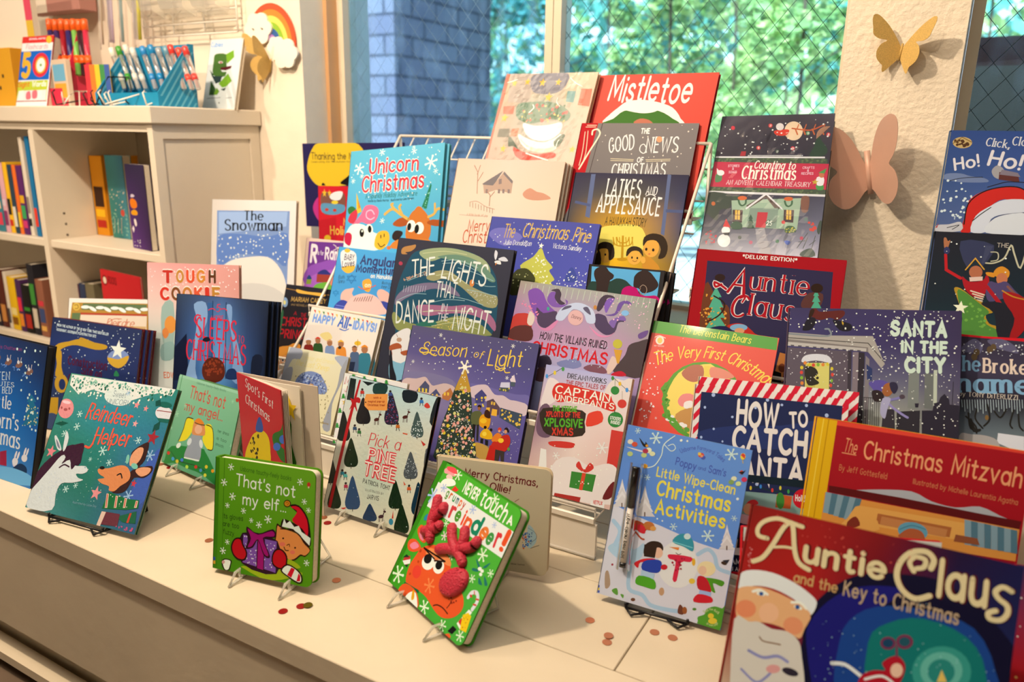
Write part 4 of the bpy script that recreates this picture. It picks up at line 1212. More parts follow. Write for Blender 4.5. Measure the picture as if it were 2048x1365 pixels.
 'allidays': ('216 216 215 218 220 220/212 211 215 216 216 220/200 198 205 204 205 210', """P 191 60 54 33 514 62 513 66 483
P 208 176 62 89 514 118 513 122 482
P 55 127 74 145 513 173 513 177 482
P 200 108 58 200 513 228 512 232 482
P 191 60 54 255 512 283 512 287 481
P 208 176 62 309 512 337 511 341 481
P 55 127 74 363 512 391 511 395 481
P 200 108 58 417 511 444 510 448 480
P 191 60 54 470 511 497 510 501 480
P 208 176 62 523 510 550 510 554 480
P 55 127 74 575 510 602 509 606 479
P 200 108 58 627 509 654 509 658 479
P 191 60 54 679 509 706 508 709 479
P 208 176 62 730 509 757 508 760 479
T 111 153 230 50 405 324 411 66 0.26 0.000|n|HAPPY
T 60 104 200 364 405 532 403 93 0.20 0.000|h|All-
T 119 159 234 547 412 819 425 66 0.26 0.000|n|IDAYS!
l 60 104 200 9.3 402 384 465 378 506 400
p 212 203 146 183 296 279 335 342 286 276 252
p 115 34 32 51 80 30 163 77 186 132 180 171 101 191 19 83 0
E 152 108 80 69 207 33 5 9 -27
p 208 216 234 25 214 57 243 101 227 63 226
p 41 78 41 160 111 140 194 186 215 241 210 278 131 298 50 191 31
E 152 108 80 179 237 32 5 9 -27
p 191 52 45 135 244 167 272 210 257 172 256
p 115 142 195 309 113 289 195 334 216 388 211 424 133 444 52 339 34
E 152 108 80 327 238 32 5 9 -27
p 191 150 117 284 245 315 273 358 257 321 257
p 200 133 58 441 117 420 205 468 227 525 222 564 138 584 52 473 32
E 152 108 80 461 251 34 6 9 -29
p 216 176 62 414 259 448 289 493 272 454 271
p 70 94 136 615 108 596 188 639 209 690 204 725 128 743 49 643 30
E 152 108 80 632 230 30 5 8 -26
p 99 68 54 591 237 621 264 662 249 626 249
p 46 116 146 723 95 700 194 754 217 816 214 859 119 881 22 758 -1
E 152 108 80 745 247 37 6 10 -33
p 208 133 41 694 255 731 289 781 270 737 269
E 208 176 54 650 289 39 6 6 -20
L 175 144 45 6.4 640 322 661 257
E 41 37 36 457 217 20 3 4 -13
P 28 41 71 612 110 675 121 682 30 624 26""".split("\n")),
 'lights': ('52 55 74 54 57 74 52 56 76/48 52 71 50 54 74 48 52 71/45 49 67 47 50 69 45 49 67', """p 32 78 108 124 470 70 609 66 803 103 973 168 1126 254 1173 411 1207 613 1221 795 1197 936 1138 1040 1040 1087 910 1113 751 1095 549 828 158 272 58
p 144 165 136 250 1163 388 1204 568 1220 750 1202 899 1161 976 1096 978 1033 852 1129 680 1167 516 1141 388 1090 277 1117
p 99 138 127 437 1133 623 1171 827 1145 971 1069 1049 996 987 988 806 1087 588 1120
p 144 150 117 360 944 451 1011 585 1026 707 975 851 917 1008 882 1089 874 1096 784 976 778 844 843 720 911 554 957 445 925
p 115 110 146 78 746 169 835 335 894 494 912 633 901 737 829 646 837 481 863 328 816 177 739 82 669
p 152 104 146 317 700 510 725 666 736 837 768 1016 737 1115 661 1119 589 1009 664 830 694 613 664 427 619 340 645
p 130 144 94 70 550 82 610 193 548 409 540 601 615 770 667 950 637 1068 581 1090 549 864 524 527 529 246 469 138 462
p 46 110 103 359 552 514 593 545 551 353 523
l 144 189 210 4.1 490 1101 654 1127 861 1084
l 144 189 210 4.1 505 1083 682 1102 856 1056
l 144 189 210 4.1 667 1063 825 1043 1029 993
l 144 189 210 4.0 865 956 975 942 1058 951
l 144 189 210 4.0 790 892 921 889 1084 873
l 144 189 210 4.3 131 899 210 927 337 999
l 144 189 210 4.3 169 893 277 944 364 983
l 144 189 210 4.3 86 708 239 786 389 805
l 144 189 210 4.2 438 735 611 785 787 799
l 144 189 210 4.1 650 818 807 811 974 786
l 183 198 165 5.3 283 1147 506 1187 732 1181
l 183 198 165 5.2 458 974 612 1001 781 937
l 183 198 165 5.2 540 578 730 643 906 640
l 183 198 165 5.2 501 544 737 607 961 584
l 183 198 165 5.2 385 652 608 691 890 720
S 175 144 127 40 6.5 3 106 905 348 1000 368 964 133 889
S 208 194 108 60 5.2 4 523 548 728 652 875 580 808 533 582 537
S 200 211 225 50 4.0 5 790 892 1074 872 1089 793 914 815
p 167 127 80 47 1153 71 1184 151 1206 191 1215 191 1186 150 1153 93 1138 120 1126 60 1120
E 159 60 89 63 1037 21 2 4 -17
p 200 211 234 1000 1244 1024 1229 1026 1193 1016 1164 998 1199
p 195 207 230 1040 1176 1093 1199 1135 1168 1079 1162
p 208 220 234 1012 1155 1058 1164 1074 1134 1021 1138
p 191 121 58 1021 1136 1036 1144 1025 1120
E 200 133 76 828 951 23 3 6 -29
T 212 227 234 203 931 445 984 140 0.10 0.000|h|THE
T 212 227 234 509 963 958 947 168 0.10 0.000|h|LIGHTS
T 212 227 234 483 797 697 806 127 0.10 0.000|h|THAT
T 212 227 234 118 513 514 592 174 0.10 0.000|h|DANCE
T 206 216 234 570 681 627 683 65 0.11 0.000|h|IN
T 206 216 234 545 600 653 608 58 0.11 0.000|h|THE
T 212 227 234 708 560 1061 562 176 0.10 0.000|h|NIGHT
p 212 220 234 97 310 105 389 166 447 242 487 292 475 294 408 367 401 386 308 275 155 202 162 119 206
p 119 176 215 125 178 246 179 352 245 423 133 276 40 159 18
p 28 32 45 99 300 139 229 170 137 229 31 163 0
p 159 86 58 97 310 163 345 213 338 225 311 174 293 105 272
p 159 86 58 221 272 292 302 321 278 267 250
L 144 68 45 5.4 122 280 137 238
L 144 68 45 5.4 219 310 238 265
E 175 150 136 186 377 28 4 4 -19
L 115 62 45 4.3 164 398 147 420
L 191 203 234 3.2 141 793 142 847
L 191 203 234 3.2 167 796 168 850
L 191 203 234 3.2 193 799 194 853
L 191 203 234 3.2 219 803 220 856
L 191 203 234 3.2 245 806 245 859
L 191 203 234 3.2 270 809 271 862
L 191 203 234 3.2 296 812 296 865
L 191 203 234 3.2 321 815 322 868
L 191 203 234 3.2 346 818 347 871
L 191 203 234 3.2 371 821 372 874""".split("\n")),
 'villains': ('152 150 146 144 155 160 152 159 165 130 146 146/159 133 180 155 138 185 155 144 185 144 150 151/159 125 185 175 142 185 175 144 185 155 138 180/159 150 205 159 163 210 163 163 215 152 133 185/144 159 215 144 163 220 152 159 215 144 133 185/115 110 165 130 129 185 144 142 195 115 110 146', """L 175 198 190 4.2 56 1005 53 925
L 175 198 190 4.1 111 1006 108 927
L 175 198 190 4.1 165 1007 162 928
L 175 198 190 4.1 219 1008 216 929
L 175 198 190 4.1 273 1009 270 930
L 175 198 190 4.0 326 1010 323 932
L 175 198 190 4.0 378 1011 375 933
L 175 198 190 4.0 430 1011 427 934
L 175 198 190 3.9 482 1012 479 935
L 175 198 190 3.9 533 1013 530 937
L 175 198 190 3.9 584 1014 581 938
L 175 198 190 3.9 634 1015 631 939
L 175 198 190 3.8 684 1016 681 940
L 175 198 190 3.8 734 1017 731 941
L 175 198 190 3.8 783 1017 780 942
L 175 198 190 3.8 832 1018 829 943
L 175 198 190 3.7 880 1019 877 945
L 175 198 190 3.7 928 1020 925 946
L 175 198 190 3.7 975 1021 972 947
L 175 198 190 3.7 1023 1021 1020 948
L 175 198 190 3.7 1069 1022 1066 949
L 175 198 190 3.6 1116 1023 1113 950
p 115 78 175 93 925 110 966 168 982 228 950 268 893 322 846 382 808 391 733 344 680 274 684 226 739 157 807
p 72 62 96 196 829 266 792 378 823 388 748 357 697 294 676 234 709
p 115 84 175 274 902 293 966 345 965 362 890 448 887 431 923 459 911 443 871 371 853 318 861
p 64 56 78 290 981 353 1001 388 963 390 917 438 893 391 879 337 926 335 972
p 64 56 78 711 885 718 961 756 1004 819 1005 839 985 784 985 766 923 737 874
p 115 88 185 766 923 786 978 839 985 814 922 794 867
p 99 78 160 790 852 863 877 877 953 925 982 973 974 978 952 923 959 898 897 860 855
p 72 62 99 711 848 792 845 826 798 870 775 891 822 937 858 960 825 909 810 895 734 831 702 762 729 721 767
p 115 94 175 833 799 865 833 936 866 962 833 898 823 881 762
p 191 127 180 157 807 237 694 311 675 381 739 412 751 364 667 280 662 205 721
p 200 133 185 676 753 769 700 848 698 895 734 850 691 764 684
p 175 194 234 384 762 401 834 450 879 525 912 608 909 691 867 722 782 656 772 608 841 521 859 483 808 445 756
p 84 84 117 418 836 443 871 490 885 493 870 441 844
p 84 84 117 598 881 637 890 674 835 620 857
E 200 168 180 552 795 64 9 14 -59
T 55 34 45 514 791 600 785 27 0.10 0.000|i|Disney
S 208 127 175 30 7.5 3 18 867 214 862 247 727 114 770
S 216 176 215 50 6.2 4 672 985 1133 1003 1124 770 868 819
E 60 150 146 301 832 12 2 4 -15
E 175 127 71 696 898 14 2 4 -17
E 119 176 234 946 889 30 4 5 -21
p 175 60 58 -13 538 0 722 71 764 151 760 190 672 184 554 97 548
p 84 47 49 -14 561 36 648 182 670 216 567 99 540
p 200 194 195 144 790 198 751 189 679 141 695
p 70 62 71 1014 579 1028 654 1095 693 1182 707 1194 445 953 437 970 498
p 99 78 146 1083 749 1150 788 1144 744 1098 715
p 175 34 58 947 429 1011 455 1055 427 945 406
p 200 185 185 900 501 919 555 967 512 926 418 892 433
E 175 176 71 937 650 37 6 8 -35
P 191 150 62 916 606 984 610 980 507 965 505
p 115 78 99 704 422 759 461 854 463 902 421 804 403
p 70 62 89 300 434 377 470 434 411 369 362 308 366
p 115 127 185 472 426 625 482 685 433 564 389
p 84 62 74 288 270 335 363 397 351 394 259
S 175 207 234 60 4.9 6 222 614 864 627 874 445 298 441
T 28 23 32 281 586 855 599 54 0.12 0.000|h|HOW THE VILLAINS RUINED
T 191 26 41 229 476 885 483 81 0.16 0.000|b|CHRISTMAS""".split("\n")),
 'angular': ('57 155 225 55 153 225/55 146 220 53 146 225/63 159 230 57 155 230', """p 212 220 234 29 594 111 627 216 599 238 474 165 409 82 445
E 208 176 54 105 620 35 3 5 -20
p 208 172 58 79 457 227 486 224 434 166 405 104 422
T 41 45 80 86 529 207 537 52 0.14 0.000|h|BABY
T 41 45 80 80 455 227 486 57 0.15 0.000|b|Loves
T 29 47 113 285 514 705 520 76 0.20 0.000|b|Angular
T 29 47 113 256 433 736 452 64 0.20 0.000|b|Momentum
T 212 225 234 441 395 731 406 35 0.20 0.000|n|on Hanukkah!
T 23 60 89 58 342 134 348 33 0.12 0.000|i|Ruth
T 23 60 89 59 304 144 308 33 0.12 0.000|i|Spiro
T 23 60 89 584 351 714 351 25 0.12 0.000|i|Illustrated
T 23 60 89 588 312 722 316 32 0.12 0.000|i|Irene Chan
L 28 113 185 8.6 166 339 278 345 217 396 166 339
L 28 113 185 8.6 164 377 268 386 229 314 164 377
L 28 125 200 7.3 28 195 102 197 61 231 28 195
L 28 125 200 7.3 28 214 94 218 67 171 28 214
p 208 159 54 357 348 428 381 471 336 458 259 390 276
l 191 84 62 8.5 322 293 406 278 519 329
T 216 220 195 392 302 463 304 38 0.20 0.000|n|on
p 208 176 175 140 145 132 207 171 250 217 262 271 275 259 223 284 188 201 127
p 208 176 175 554 246 560 290 603 301 652 289 686 274 730 218 694 177 614 191
p 41 62 165 80 86 148 146 233 131 234 61 91 43
p 41 62 165 614 191 724 181 795 135 647 115
L 99 121 215 8.7 96 88 244 88
L 99 121 215 8.7 94 62 249 67
p 216 185 190 229 16 230 143 310 210 430 243 560 222 655 147 687 78
L 70 47 45 7.1 316 186 301 152
L 70 47 45 7.1 344 191 329 156
L 70 47 45 7.0 371 197 357 159
L 70 47 45 7.0 398 203 384 163
L 70 47 45 7.0 425 209 412 166
L 70 47 45 7.0 452 215 440 170
L 70 47 45 7.0 479 221 467 173
L 70 47 45 6.9 506 226 495 176""".split("\n")),
 'cpine': ('72 80 165 70 78 165 68 76 165/64 76 175 66 77 175 70 80 180/70 82 185 73 84 185 84 92 185/55 64 151 70 76 175 72 76 170', """p 105 108 195 47 967 184 977 336 910 185 820 9 900
p 175 185 89 528 834 588 747 668 679 643 646 706 578 681 545 744 477 409 439 431 488 368 542 424 594 366 665 472 752
S 220 234 225 40 7.9 3 531 819 719 519 415 486
* 220 231 234 524 852 27
p 55 62 36 322 599 412 647 486 616 535 544 445 428 313 413
S 175 185 136 14 8.0 5 325 584 469 614 499 480 336 462
p 55 72 160 815 664 840 696 880 655 910 584 803 573
S 208 225 234 40 6.1 6 768 659 941 661 1010 551 719 519
T 191 168 89 141 898 252 904 115 0.12 0.000|c|The
T 191 168 89 321 917 751 925 118 0.12 0.000|c|Christmas
T 191 168 89 793 917 950 914 114 0.12 0.000|c|Pine
T 208 220 234 165 834 431 844 41 0.13 0.000|i|Julia Donaldson
T 208 220 234 629 842 891 838 40 0.13 0.000|i|Victoria Sandøy
S 200 216 234 60 6.7 8 -3 1027 984 1051 995 549 45 824""".split("\n")),
 'heads': ('41 41 47', """P 86 168 230 18 716 578 719 579 523 36 512
p 36 64 62 21 586 84 600 178 608 237 640 309 632 360 596 427 558 466 496 39 466
p 49 39 41 49 642 47 687 83 717 139 718 167 690 210 664 206 634 185 617 178 556 167 465 89 456 79 576
p 49 39 41 377 642 380 672 406 704 449 722 496 712 540 672 576 624 559 586 518 560 459 547 424 580 385 584
p 175 15 113 292 530 302 568 345 591 409 579 438 537 492 528 574 537 586 480 302 464
l 159 144 136 4.5 439 582 435 559 453 535 476 538 491 565 482 597 454 609 434 588""".split("\n")),
 'unicorn': ('84 172 210 90 176 215 92 176 215/79 168 215 86 176 220 84 172 210/72 159 215 77 168 220 75 161 210/68 159 225 72 168 230 68 155 210', """F 208 234 234 118 914 61 974 920 73 769 1044 34 1034 830 28 159 835 24 455 374 29 389 1061 36 56 791 27 763 1084 20
S 216 234 234 60 7.7 3 29 1049 1079 1071 1099 514 4 645
T 218 231 234 244 856 836 862 140 0.24 0.000|b|Unicorn
T 191 49 67 244 856 836 862 140 0.14 0.000|b|Unicorn
T 218 231 234 170 674 913 685 151 0.24 0.000|b|Christmas
T 191 49 67 170 674 913 685 151 0.14 0.000|b|Christmas
T 41 110 113 226 605 845 605 48 0.14 0.000|s|A Sparkly Holiday Adventure
T 29 64 80 259 569 516 567 19 0.16 0.000|n|Words by Diana Murray
T 29 64 80 540 566 810 573 18 0.16 0.000|n|Illustrated by Luke Flowers
P 200 176 54 109 673 195 476 132 452
P 183 127 45 132 612 179 517 151 505
p 208 104 148 84 347 130 386 189 450 231 528 311 537 386 507 404 441 360 364 281 347 197 370 135 332
l 216 176 215 11.8 353 443 316 484 261 473 258 421 309 392 356 410
p 183 52 76 30 389 71 481 127 499 143 425 100 360
p 46 110 58 17 510 65 535 118 506 87 481 40 456
p 195 233 234 0 109 12 243 84 347 233 342 371 259 468 243 548 228 541 137 482 100 324 77
p 208 172 54 381 154 404 245 465 276 537 260 560 189 527 125 467 87 402 108
l 28 23 20 8.7 426 153 464 116 510 138
L 28 23 20 10.2 453 230 456 204
L 28 23 20 10.1 492 242 494 216
E 220 234 234 208 264 54 6 18 -58
E 16 17 20 217 261 28 -1 4 -42
E 220 234 234 309 297 41 5 16 -50
E 16 17 20 311 295 23 -1 4 -36
E 216 234 234 220 279 10 0 1 -12
p 175 30 71 10 256 59 268 95 240 94 174 73 134 10 176
P 32 117 89 989 715 1001 695 963 463 908 491
S 119 194 185 20 5.6 5 991 696 962 469 915 490
p 183 110 49 754 184 754 350 806 451 894 479 974 418 1028 315 1011 177 878 155
p 183 110 49 835 462 862 499 908 484 927 445
p 152 78 36 586 330 613 368 688 397 782 375 756 324 665 308
p 152 78 36 981 342 1038 365 1112 362 1182 397 1201 347 1118 300 1013 316
l 195 165 89 28.3 767 375 669 430 571 486 481 438
l 195 165 89 25.7 685 430 648 496 661 521
l 195 165 89 25.9 603 472 551 526 566 538
l 195 165 89 24.9 991 392 1049 415 1088 464 1147 461
l 195 165 89 22.0 1062 427 1054 516
E 220 234 234 803 310 52 -8 -4 -58
E 16 17 20 781 304 23 -3 -3 -38
E 220 234 234 896 288 54 -8 -4 -58
E 16 17 20 870 280 26 -4 -3 -43
p 41 32 36 588 227 622 271 701 262 704 223 647 174 599 188
p 191 121 54 600 97 632 174 754 184 1011 177 1063 88
E 200 110 58 560 105 25 0 2 -18""".split("\n")),
 'house': ('202 185 175 204 194 190 200 189 180/208 196 185 210 203 195 208 198 185/208 203 190 212 207 200 210 203 190/206 198 190 208 203 195 208 200 187', """P 115 113 122 299 789 491 920 412 770 320 774
P 175 155 146 309 781 411 778 502 912 607 827 611 714 454 739 335 700
P 117 115 124 502 912 607 827 603 803 498 888
P 130 121 127 345 742 367 740 371 702 349 704
P 130 121 127 462 837 488 846 497 798 468 792
P 130 121 127 471 748 493 746 496 708 474 710
P 130 121 127 462 837 488 846 497 798 468 792
P 130 121 127 515 750 537 748 541 710 519 713
P 130 121 127 462 837 488 846 497 798 468 792
P 130 121 127 568 752 590 750 594 713 572 715
P 130 121 127 462 837 488 846 497 798 468 792
L 159 123 110 7.0 262 696 232 894 182 959
L 159 123 110 7.0 248 812 287 896
L 159 123 110 7.0 229 877 246 961
L 159 123 110 6.9 411 589 401 687 357 726
L 159 123 110 6.9 404 671 440 722
l 175 142 131 5.3 205 611 276 623 377 579 471 560
L 152 121 108 5.3 204 614 213 570
L 152 121 108 5.3 235 608 244 564
L 152 121 108 5.2 266 602 275 558
L 152 121 108 5.2 297 595 305 551
L 152 121 108 5.2 327 589 336 545
L 152 121 108 5.2 358 583 366 539
L 152 121 108 5.2 388 577 397 533
L 152 121 108 5.2 419 571 427 527
L 152 121 108 5.2 449 565 457 521
p 191 144 127 724 720 784 771 859 742 929 730 1005 686 873 664 768 674
l 183 163 156 5.3 116 489 267 486 412 491
T 183 84 58 231 340 454 356 103 0.10 0.000|h|Merry
T 183 84 58 196 233 618 263 113 0.10 0.000|h|Christmas
T 175 117 99 192 486 413 487 20 0.10 0.000|h|A little book of joy""".split("\n")),
 'latkes': ('43 43 71 47 47 76 43 43 71/55 58 83 84 84 71 50 56 92/70 68 71 191 150 36 68 72 108/55 52 62 208 168 28 84 80 89/115 94 28 216 176 28 115 96 45/159 127 28 191 144 24 144 117 62', """P 84 100 146 140 955 180 956 195 565 153 578
P 84 100 146 802 971 832 964 856 449 825 462
P 70 84 131 40 714 180 689 181 665 36 691
P 70 84 131 835 671 979 670 980 645 837 645
p 208 203 99 304 478 437 516 541 529 666 498 719 352 588 253 408 240 298 339
T 212 220 230 297 768 603 764 145 0.18 0.000|s|LATKES
T 212 220 230 643 792 739 788 68 0.16 0.000|s|AND
T 212 220 230 239 626 793 616 145 0.18 0.000|s|APPLESAUCE
T 70 62 36 337 513 692 517 68 0.13 0.000|h|A HANUKKAH STORY
l 212 220 230 6.0 649 777 691 793 731 775
l 175 138 20 7.5 530 347 512 414
l 175 138 20 7.5 530 347 512 414
l 175 138 20 7.5 503 345 485 412
l 175 138 20 7.5 556 349 539 415
l 175 138 20 7.6 476 343 458 410
l 175 138 20 7.5 583 350 566 417
l 175 138 20 7.6 449 342 431 409
l 175 138 20 7.5 610 352 592 419
l 175 138 20 9.1 432 409 458 350 528 339 592 358 597 419
l 175 138 20 9.1 463 411 484 374 523 366 559 379 567 417
P 175 138 20 504 428 521 429 549 235 528 234
E 175 138 20 540 227 44 3 2 -13
p 183 133 45 729 160 722 248 763 266 866 171
E 208 159 71 764 347 66 4 14 -85
p 41 30 20 698 350 693 425 760 462 850 442 899 364 892 275 837 256 847 331 799 401 727 397
E 28 19 12 728 326 10 1 2 -13
E 28 19 12 786 324 10 1 2 -13
E 191 108 74 759 288 9 1 1 -6
E 208 163 71 640 250 58 4 10 -62
p 41 30 20 573 252 570 312 617 345 687 327 712 262 668 304 610 300
E 28 19 12 621 248 7 1 2 -10
E 28 19 12 666 247 7 1 2 -10
l 115 60 28 4.4 630 223 651 216 667 226
E 208 163 71 717 233 20 1 5 -29
E 183 142 54 389 262 63 4 13 -75
p 29 19 12 317 279 313 340 371 367 444 341 469 245 429 212 405 301 343 304
p 29 19 12 297 171 329 296 366 177
E 28 19 12 390 257 8 1 2 -10""".split("\n")),
 'wrapped': ('191 168 136 195 176 156 208 194 175/175 150 131 144 159 156 191 172 156/175 159 146 159 159 156 191 176 165/175 146 136 183 168 156 191 172 156/159 159 156 191 150 136 191 168 151', """P 208 80 49 -9 1296 43 1295 38 1007 21 758 26 436 -12 434 1 820
P 159 150 146 43 1295 322 1290 355 1001 97 999
p 115 117 136 326 1275 717 1283 688 1120 517 1084 356 1115
* 208 176 41 452 1197 44 631 1199 39 274 1207 39 122 1193 40 561 1054 50 107 845 49 568 853 36 184 539 43 967 564 39
P 175 168 146 732 1142 850 1142 842 996 748 1002
P 101 150 156 758 1113 850 1112 853 1003 767 1010
P 208 100 76 902 1134 1016 1133 1031 968 904 981
P 200 94 71 62 960 190 969 198 885 77 883
P 99 100 89 75 736 206 739 213 655 73 651
P 191 117 89 233 740 313 749 311 666 229 663
p 101 133 117 232 985 406 1008 565 1009 720 980 855 894 809 820 631 846 469 798 340 811 239 870
S 191 92 89 26 18.8 4 289 977 763 981 855 835 340 811
S 74 110 80 30 17.1 7 289 977 763 981 855 835 340 811
S 208 194 127 20 12.0 9 253 977 763 981 859 821 322 810
p 216 225 234 344 796 476 776 648 787 782 812 789 717 692 641 536 635 412 691
p 218 234 234 322 689 444 647 612 616 738 657 810 703 798 571 658 521 495 537 377 600
p 216 211 195 354 644 484 574 630 557 760 584 810 674 806 572 692 523 512 537
p 191 64 49 298 559 429 519 611 505 777 527 776 472 416 443
p 74 94 80 220 663 277 627 368 539 293 574 241 564
p 83 104 89 747 628 826 704 851 675 798 571
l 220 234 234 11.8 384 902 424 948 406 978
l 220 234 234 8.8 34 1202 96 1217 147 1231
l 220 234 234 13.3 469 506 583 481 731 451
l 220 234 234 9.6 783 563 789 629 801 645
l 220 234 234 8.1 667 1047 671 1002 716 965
l 220 234 234 8.1 755 1238 819 1193 904 1156""".split("\n")),  # last white streaks paint glints on the film
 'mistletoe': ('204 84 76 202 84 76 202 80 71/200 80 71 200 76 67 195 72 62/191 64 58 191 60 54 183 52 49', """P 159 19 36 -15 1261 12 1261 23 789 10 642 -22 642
p 220 229 234 129 805 174 878 250 951 328 1008 474 1022 624 999 763 950 854 854 852 799 292 764
p 60 110 45 132 791 227 849 317 922 467 922 641 922 784 853 838 798 513 710
p 220 229 234 299 936 371 951 467 922 550 943 638 936 587 908 471 901
p 175 110 92 433 808 482 851 573 838 611 796
T 220 225 234 126 1024 906 998 226 0.13 0.000|h|Mistletoe""".split("\n")),  # ground turns paler upward, lamp light put into the red
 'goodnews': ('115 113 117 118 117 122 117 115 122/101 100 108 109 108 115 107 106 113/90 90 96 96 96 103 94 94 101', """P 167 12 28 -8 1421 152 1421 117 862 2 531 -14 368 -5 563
L 70 62 67 6.7 194 1418 163 961
l 212 203 185 6.8 43 1338 56 1155 50 1023
l 212 203 185 6.8 70 1346 89 1156 80 1041
L 212 203 185 6.8 52 1401 140 1401
L 212 203 185 6.8 42 1384 135 1385
l 216 216 200 15.0 57 991 123 1157 174 1273 187 1330 156 1363 116 1351 116 1313
T 220 229 234 560 1328 641 1329 43 0.22 0.000|n|THE
T 218 225 234 303 1147 532 1187 133 0.16 0.000|s|GOOD
T 218 225 234 632 1157 916 1165 133 0.14 0.000|s|NEWS
l 218 225 234 7.9 643 1163 618 1147 583 1173 584 1216 610 1229 630 1206
T 218 225 234 575 1066 633 1068 42 0.18 0.000|n|OF
L 212 207 180 4.9 334 1093 543 1088
L 212 207 180 4.9 337 1076 542 1075
L 212 207 180 4.7 652 1090 865 1100
L 212 207 180 4.7 658 1076 864 1086
T 218 225 234 366 932 847 952 111 0.16 0.000|s|CHRISTMAS
E 208 150 117 736 1275 26 0 5 -27
S 208 207 205 30 6.7 3 209 1388 1034 1406 1014 1019 189 995""".split("\n")),  # paler grey towards the top holds sheen put into the colour
 'counting': ('70 70 89 61 60 78 55 54 71 70 68 89/43 41 62 33 34 58 36 37 62 41 41 62/26 26 56 28 28 62 29 30 67 33 34 67/40 45 71 54 62 89 68 76 103 83 92 127/115 121 146 159 168 195 175 183 210 159 165 200/115 117 146 167 172 195 183 189 210 175 181 210', """E 208 194 175 585 1540 71 -2 10 -93
p 191 52 41 433 1539 479 1553 550 1551 533 1499 461 1500
E 200 203 215 475 1583 31 -1 4 -36
l 175 84 54 12.1 572 1565 656 1548 726 1546 803 1589
L 175 94 58 10.8 597 1557 619 1504
L 175 94 58 8.1 609 1557 618 1602
L 175 94 58 10.7 656 1556 678 1503
L 175 94 58 8.0 667 1555 676 1600
L 175 94 58 10.6 726 1554 747 1502
L 175 94 58 8.0 737 1554 746 1598
L 175 94 58 10.6 795 1552 816 1500
L 175 94 58 7.9 806 1552 816 1596
E 191 45 71 101 1582 16 0 3 -20
E 191 52 62 399 1597 16 0 2 -20
E 191 52 62 332 1380 16 0 3 -19
E 191 45 71 598 1372 15 0 2 -19
E 191 52 71 851 1499 15 0 2 -19
E 84 144 110 697 1515 15 0 2 -19
E 55 78 74 482 1344 15 0 2 -19
T 216 225 234 393 1588 407 1588 17 0.20 0.000|n|21
T 216 225 234 326 1371 340 1371 17 0.20 0.000|n|15
T 216 225 234 592 1363 606 1363 16 0.20 0.000|n|3
T 216 225 234 691 1506 705 1505 16 0.20 0.000|n|13
T 216 225 234 477 1332 491 1332 16 0.20 0.000|n|17
T 216 225 234 845 1491 859 1490 16 0.20 0.000|n|5
S 212 225 234 50 7.2 3 25 1627 854 1647 864 1311 33 1318
p 28 62 54 755 1384 777 1501 806 1442 860 1354 832 1297 730 1297
P 152 23 49 202 1347 239 1346 239 1302 196 1302
P 208 220 234 257 1301 262 1313 268 1301
P 208 220 234 268 1301 273 1313 279 1301
P 208 220 234 279 1301 284 1313 290 1301
P 208 220 234 290 1301 295 1313 301 1301
P 208 220 234 301 1301 306 1313 312 1301
P 208 220 234 312 1301 317 1313 323 1301
P 208 220 234 323 1301 327 1313 334 1301
P 208 220 234 334 1301 338 1313 345 1301
P 208 220 234 345 1301 349 1313 355 1301
P 208 220 234 355 1301 360 1312 366 1301
P 208 220 234 366 1301 371 1312 377 1300
P 208 220 234 377 1300 382 1312 388 1300
P 208 220 234 388 1300 392 1312 399 1300
P 208 220 234 399 1300 403 1312 409 1300
P 208 220 234 409 1300 414 1312 420 1300
P 208 220 234 420 1300 425 1312 431 1300
P 208 220 234 431 1300 435 1312 442 1300
P 208 220 234 442 1300 446 1312 452 1300
P 208 220 234 452 1300 457 1312 463 1300
P 208 220 234 463 1300 467 1311 474 1300
P 208 220 234 474 1300 478 1311 484 1300
P 208 220 234 484 1300 489 1311 495 1299
P 208 220 234 495 1299 499 1311 506 1299
P 208 220 234 506 1299 510 1311 516 1299
P 208 220 234 516 1299 521 1311 527 1299
P 208 220 234 527 1299 531 1311 537 1299
P 208 220 234 537 1299 542 1311 548 1299
P 208 220 234 548 1299 552 1311 558 1299
P 208 220 234 558 1299 563 1311 569 1299
P 208 220 234 569 1299 573 1310 579 1299
P 208 220 234 579 1299 584 1310 590 1299
P 208 220 234 590 1299 594 1310 600 1299
P 208 220 234 600 1299 605 1310 611 1298
P 208 220 234 611 1298 615 1310 621 1298
P 208 220 234 621 1298 626 1310 632 1298
P 208 220 234 632 1298 636 1310 642 1298
P 208 220 234 642 1298 647 1310 653 1298
P 208 220 234 653 1298 657 1310 663 1298
P 208 220 234 663 1298 667 1310 673 1298
P 208 220 234 673 1298 678 1310 684 1298
P 55 78 67 11 1296 868 1268 890 938 -1 961
S 84 110 80 60 9.8 5 6 1288 868 1268 850 1232 6 1243
S 84 110 80 60 9.5 6 -7 997 875 980 878 945 -1 961
P 208 217 234 4 1299 846 1289 848 1274 2 1285
P 208 217 234 -2 966 887 943 887 923 -1 946
P 175 32 76 -1 1246 884 1222 891 987 -2 1005
T 218 229 234 319 1183 638 1171 71 0.18 0.000|i|Counting to
T 220 234 234 232 1083 653 1076 119 0.18 0.000|s|Christmas
T 216 220 234 124 1029 766 1010 41 0.13 0.000|s|AN ADVENT CALENDAR TREASURY
T 208 198 225 115 1195 206 1195 21 0.14 0.000|n|STORIES
T 208 198 225 151 1168 166 1168 21 0.14 0.000|n|&
T 208 198 225 128 1135 192 1136 21 0.14 0.000|n|SONGS
T 208 198 225 692 1177 781 1177 20 0.14 0.000|n|CRAFTS
T 208 198 225 728 1151 743 1151 20 0.14 0.000|n|&
T 208 198 225 689 1123 778 1123 20 0.14 0.000|n|RECIPES
p 70 127 92 30 1123 72 1138 82 1064 35 1049
E 216 220 234 65 1138 30 0 4 -27
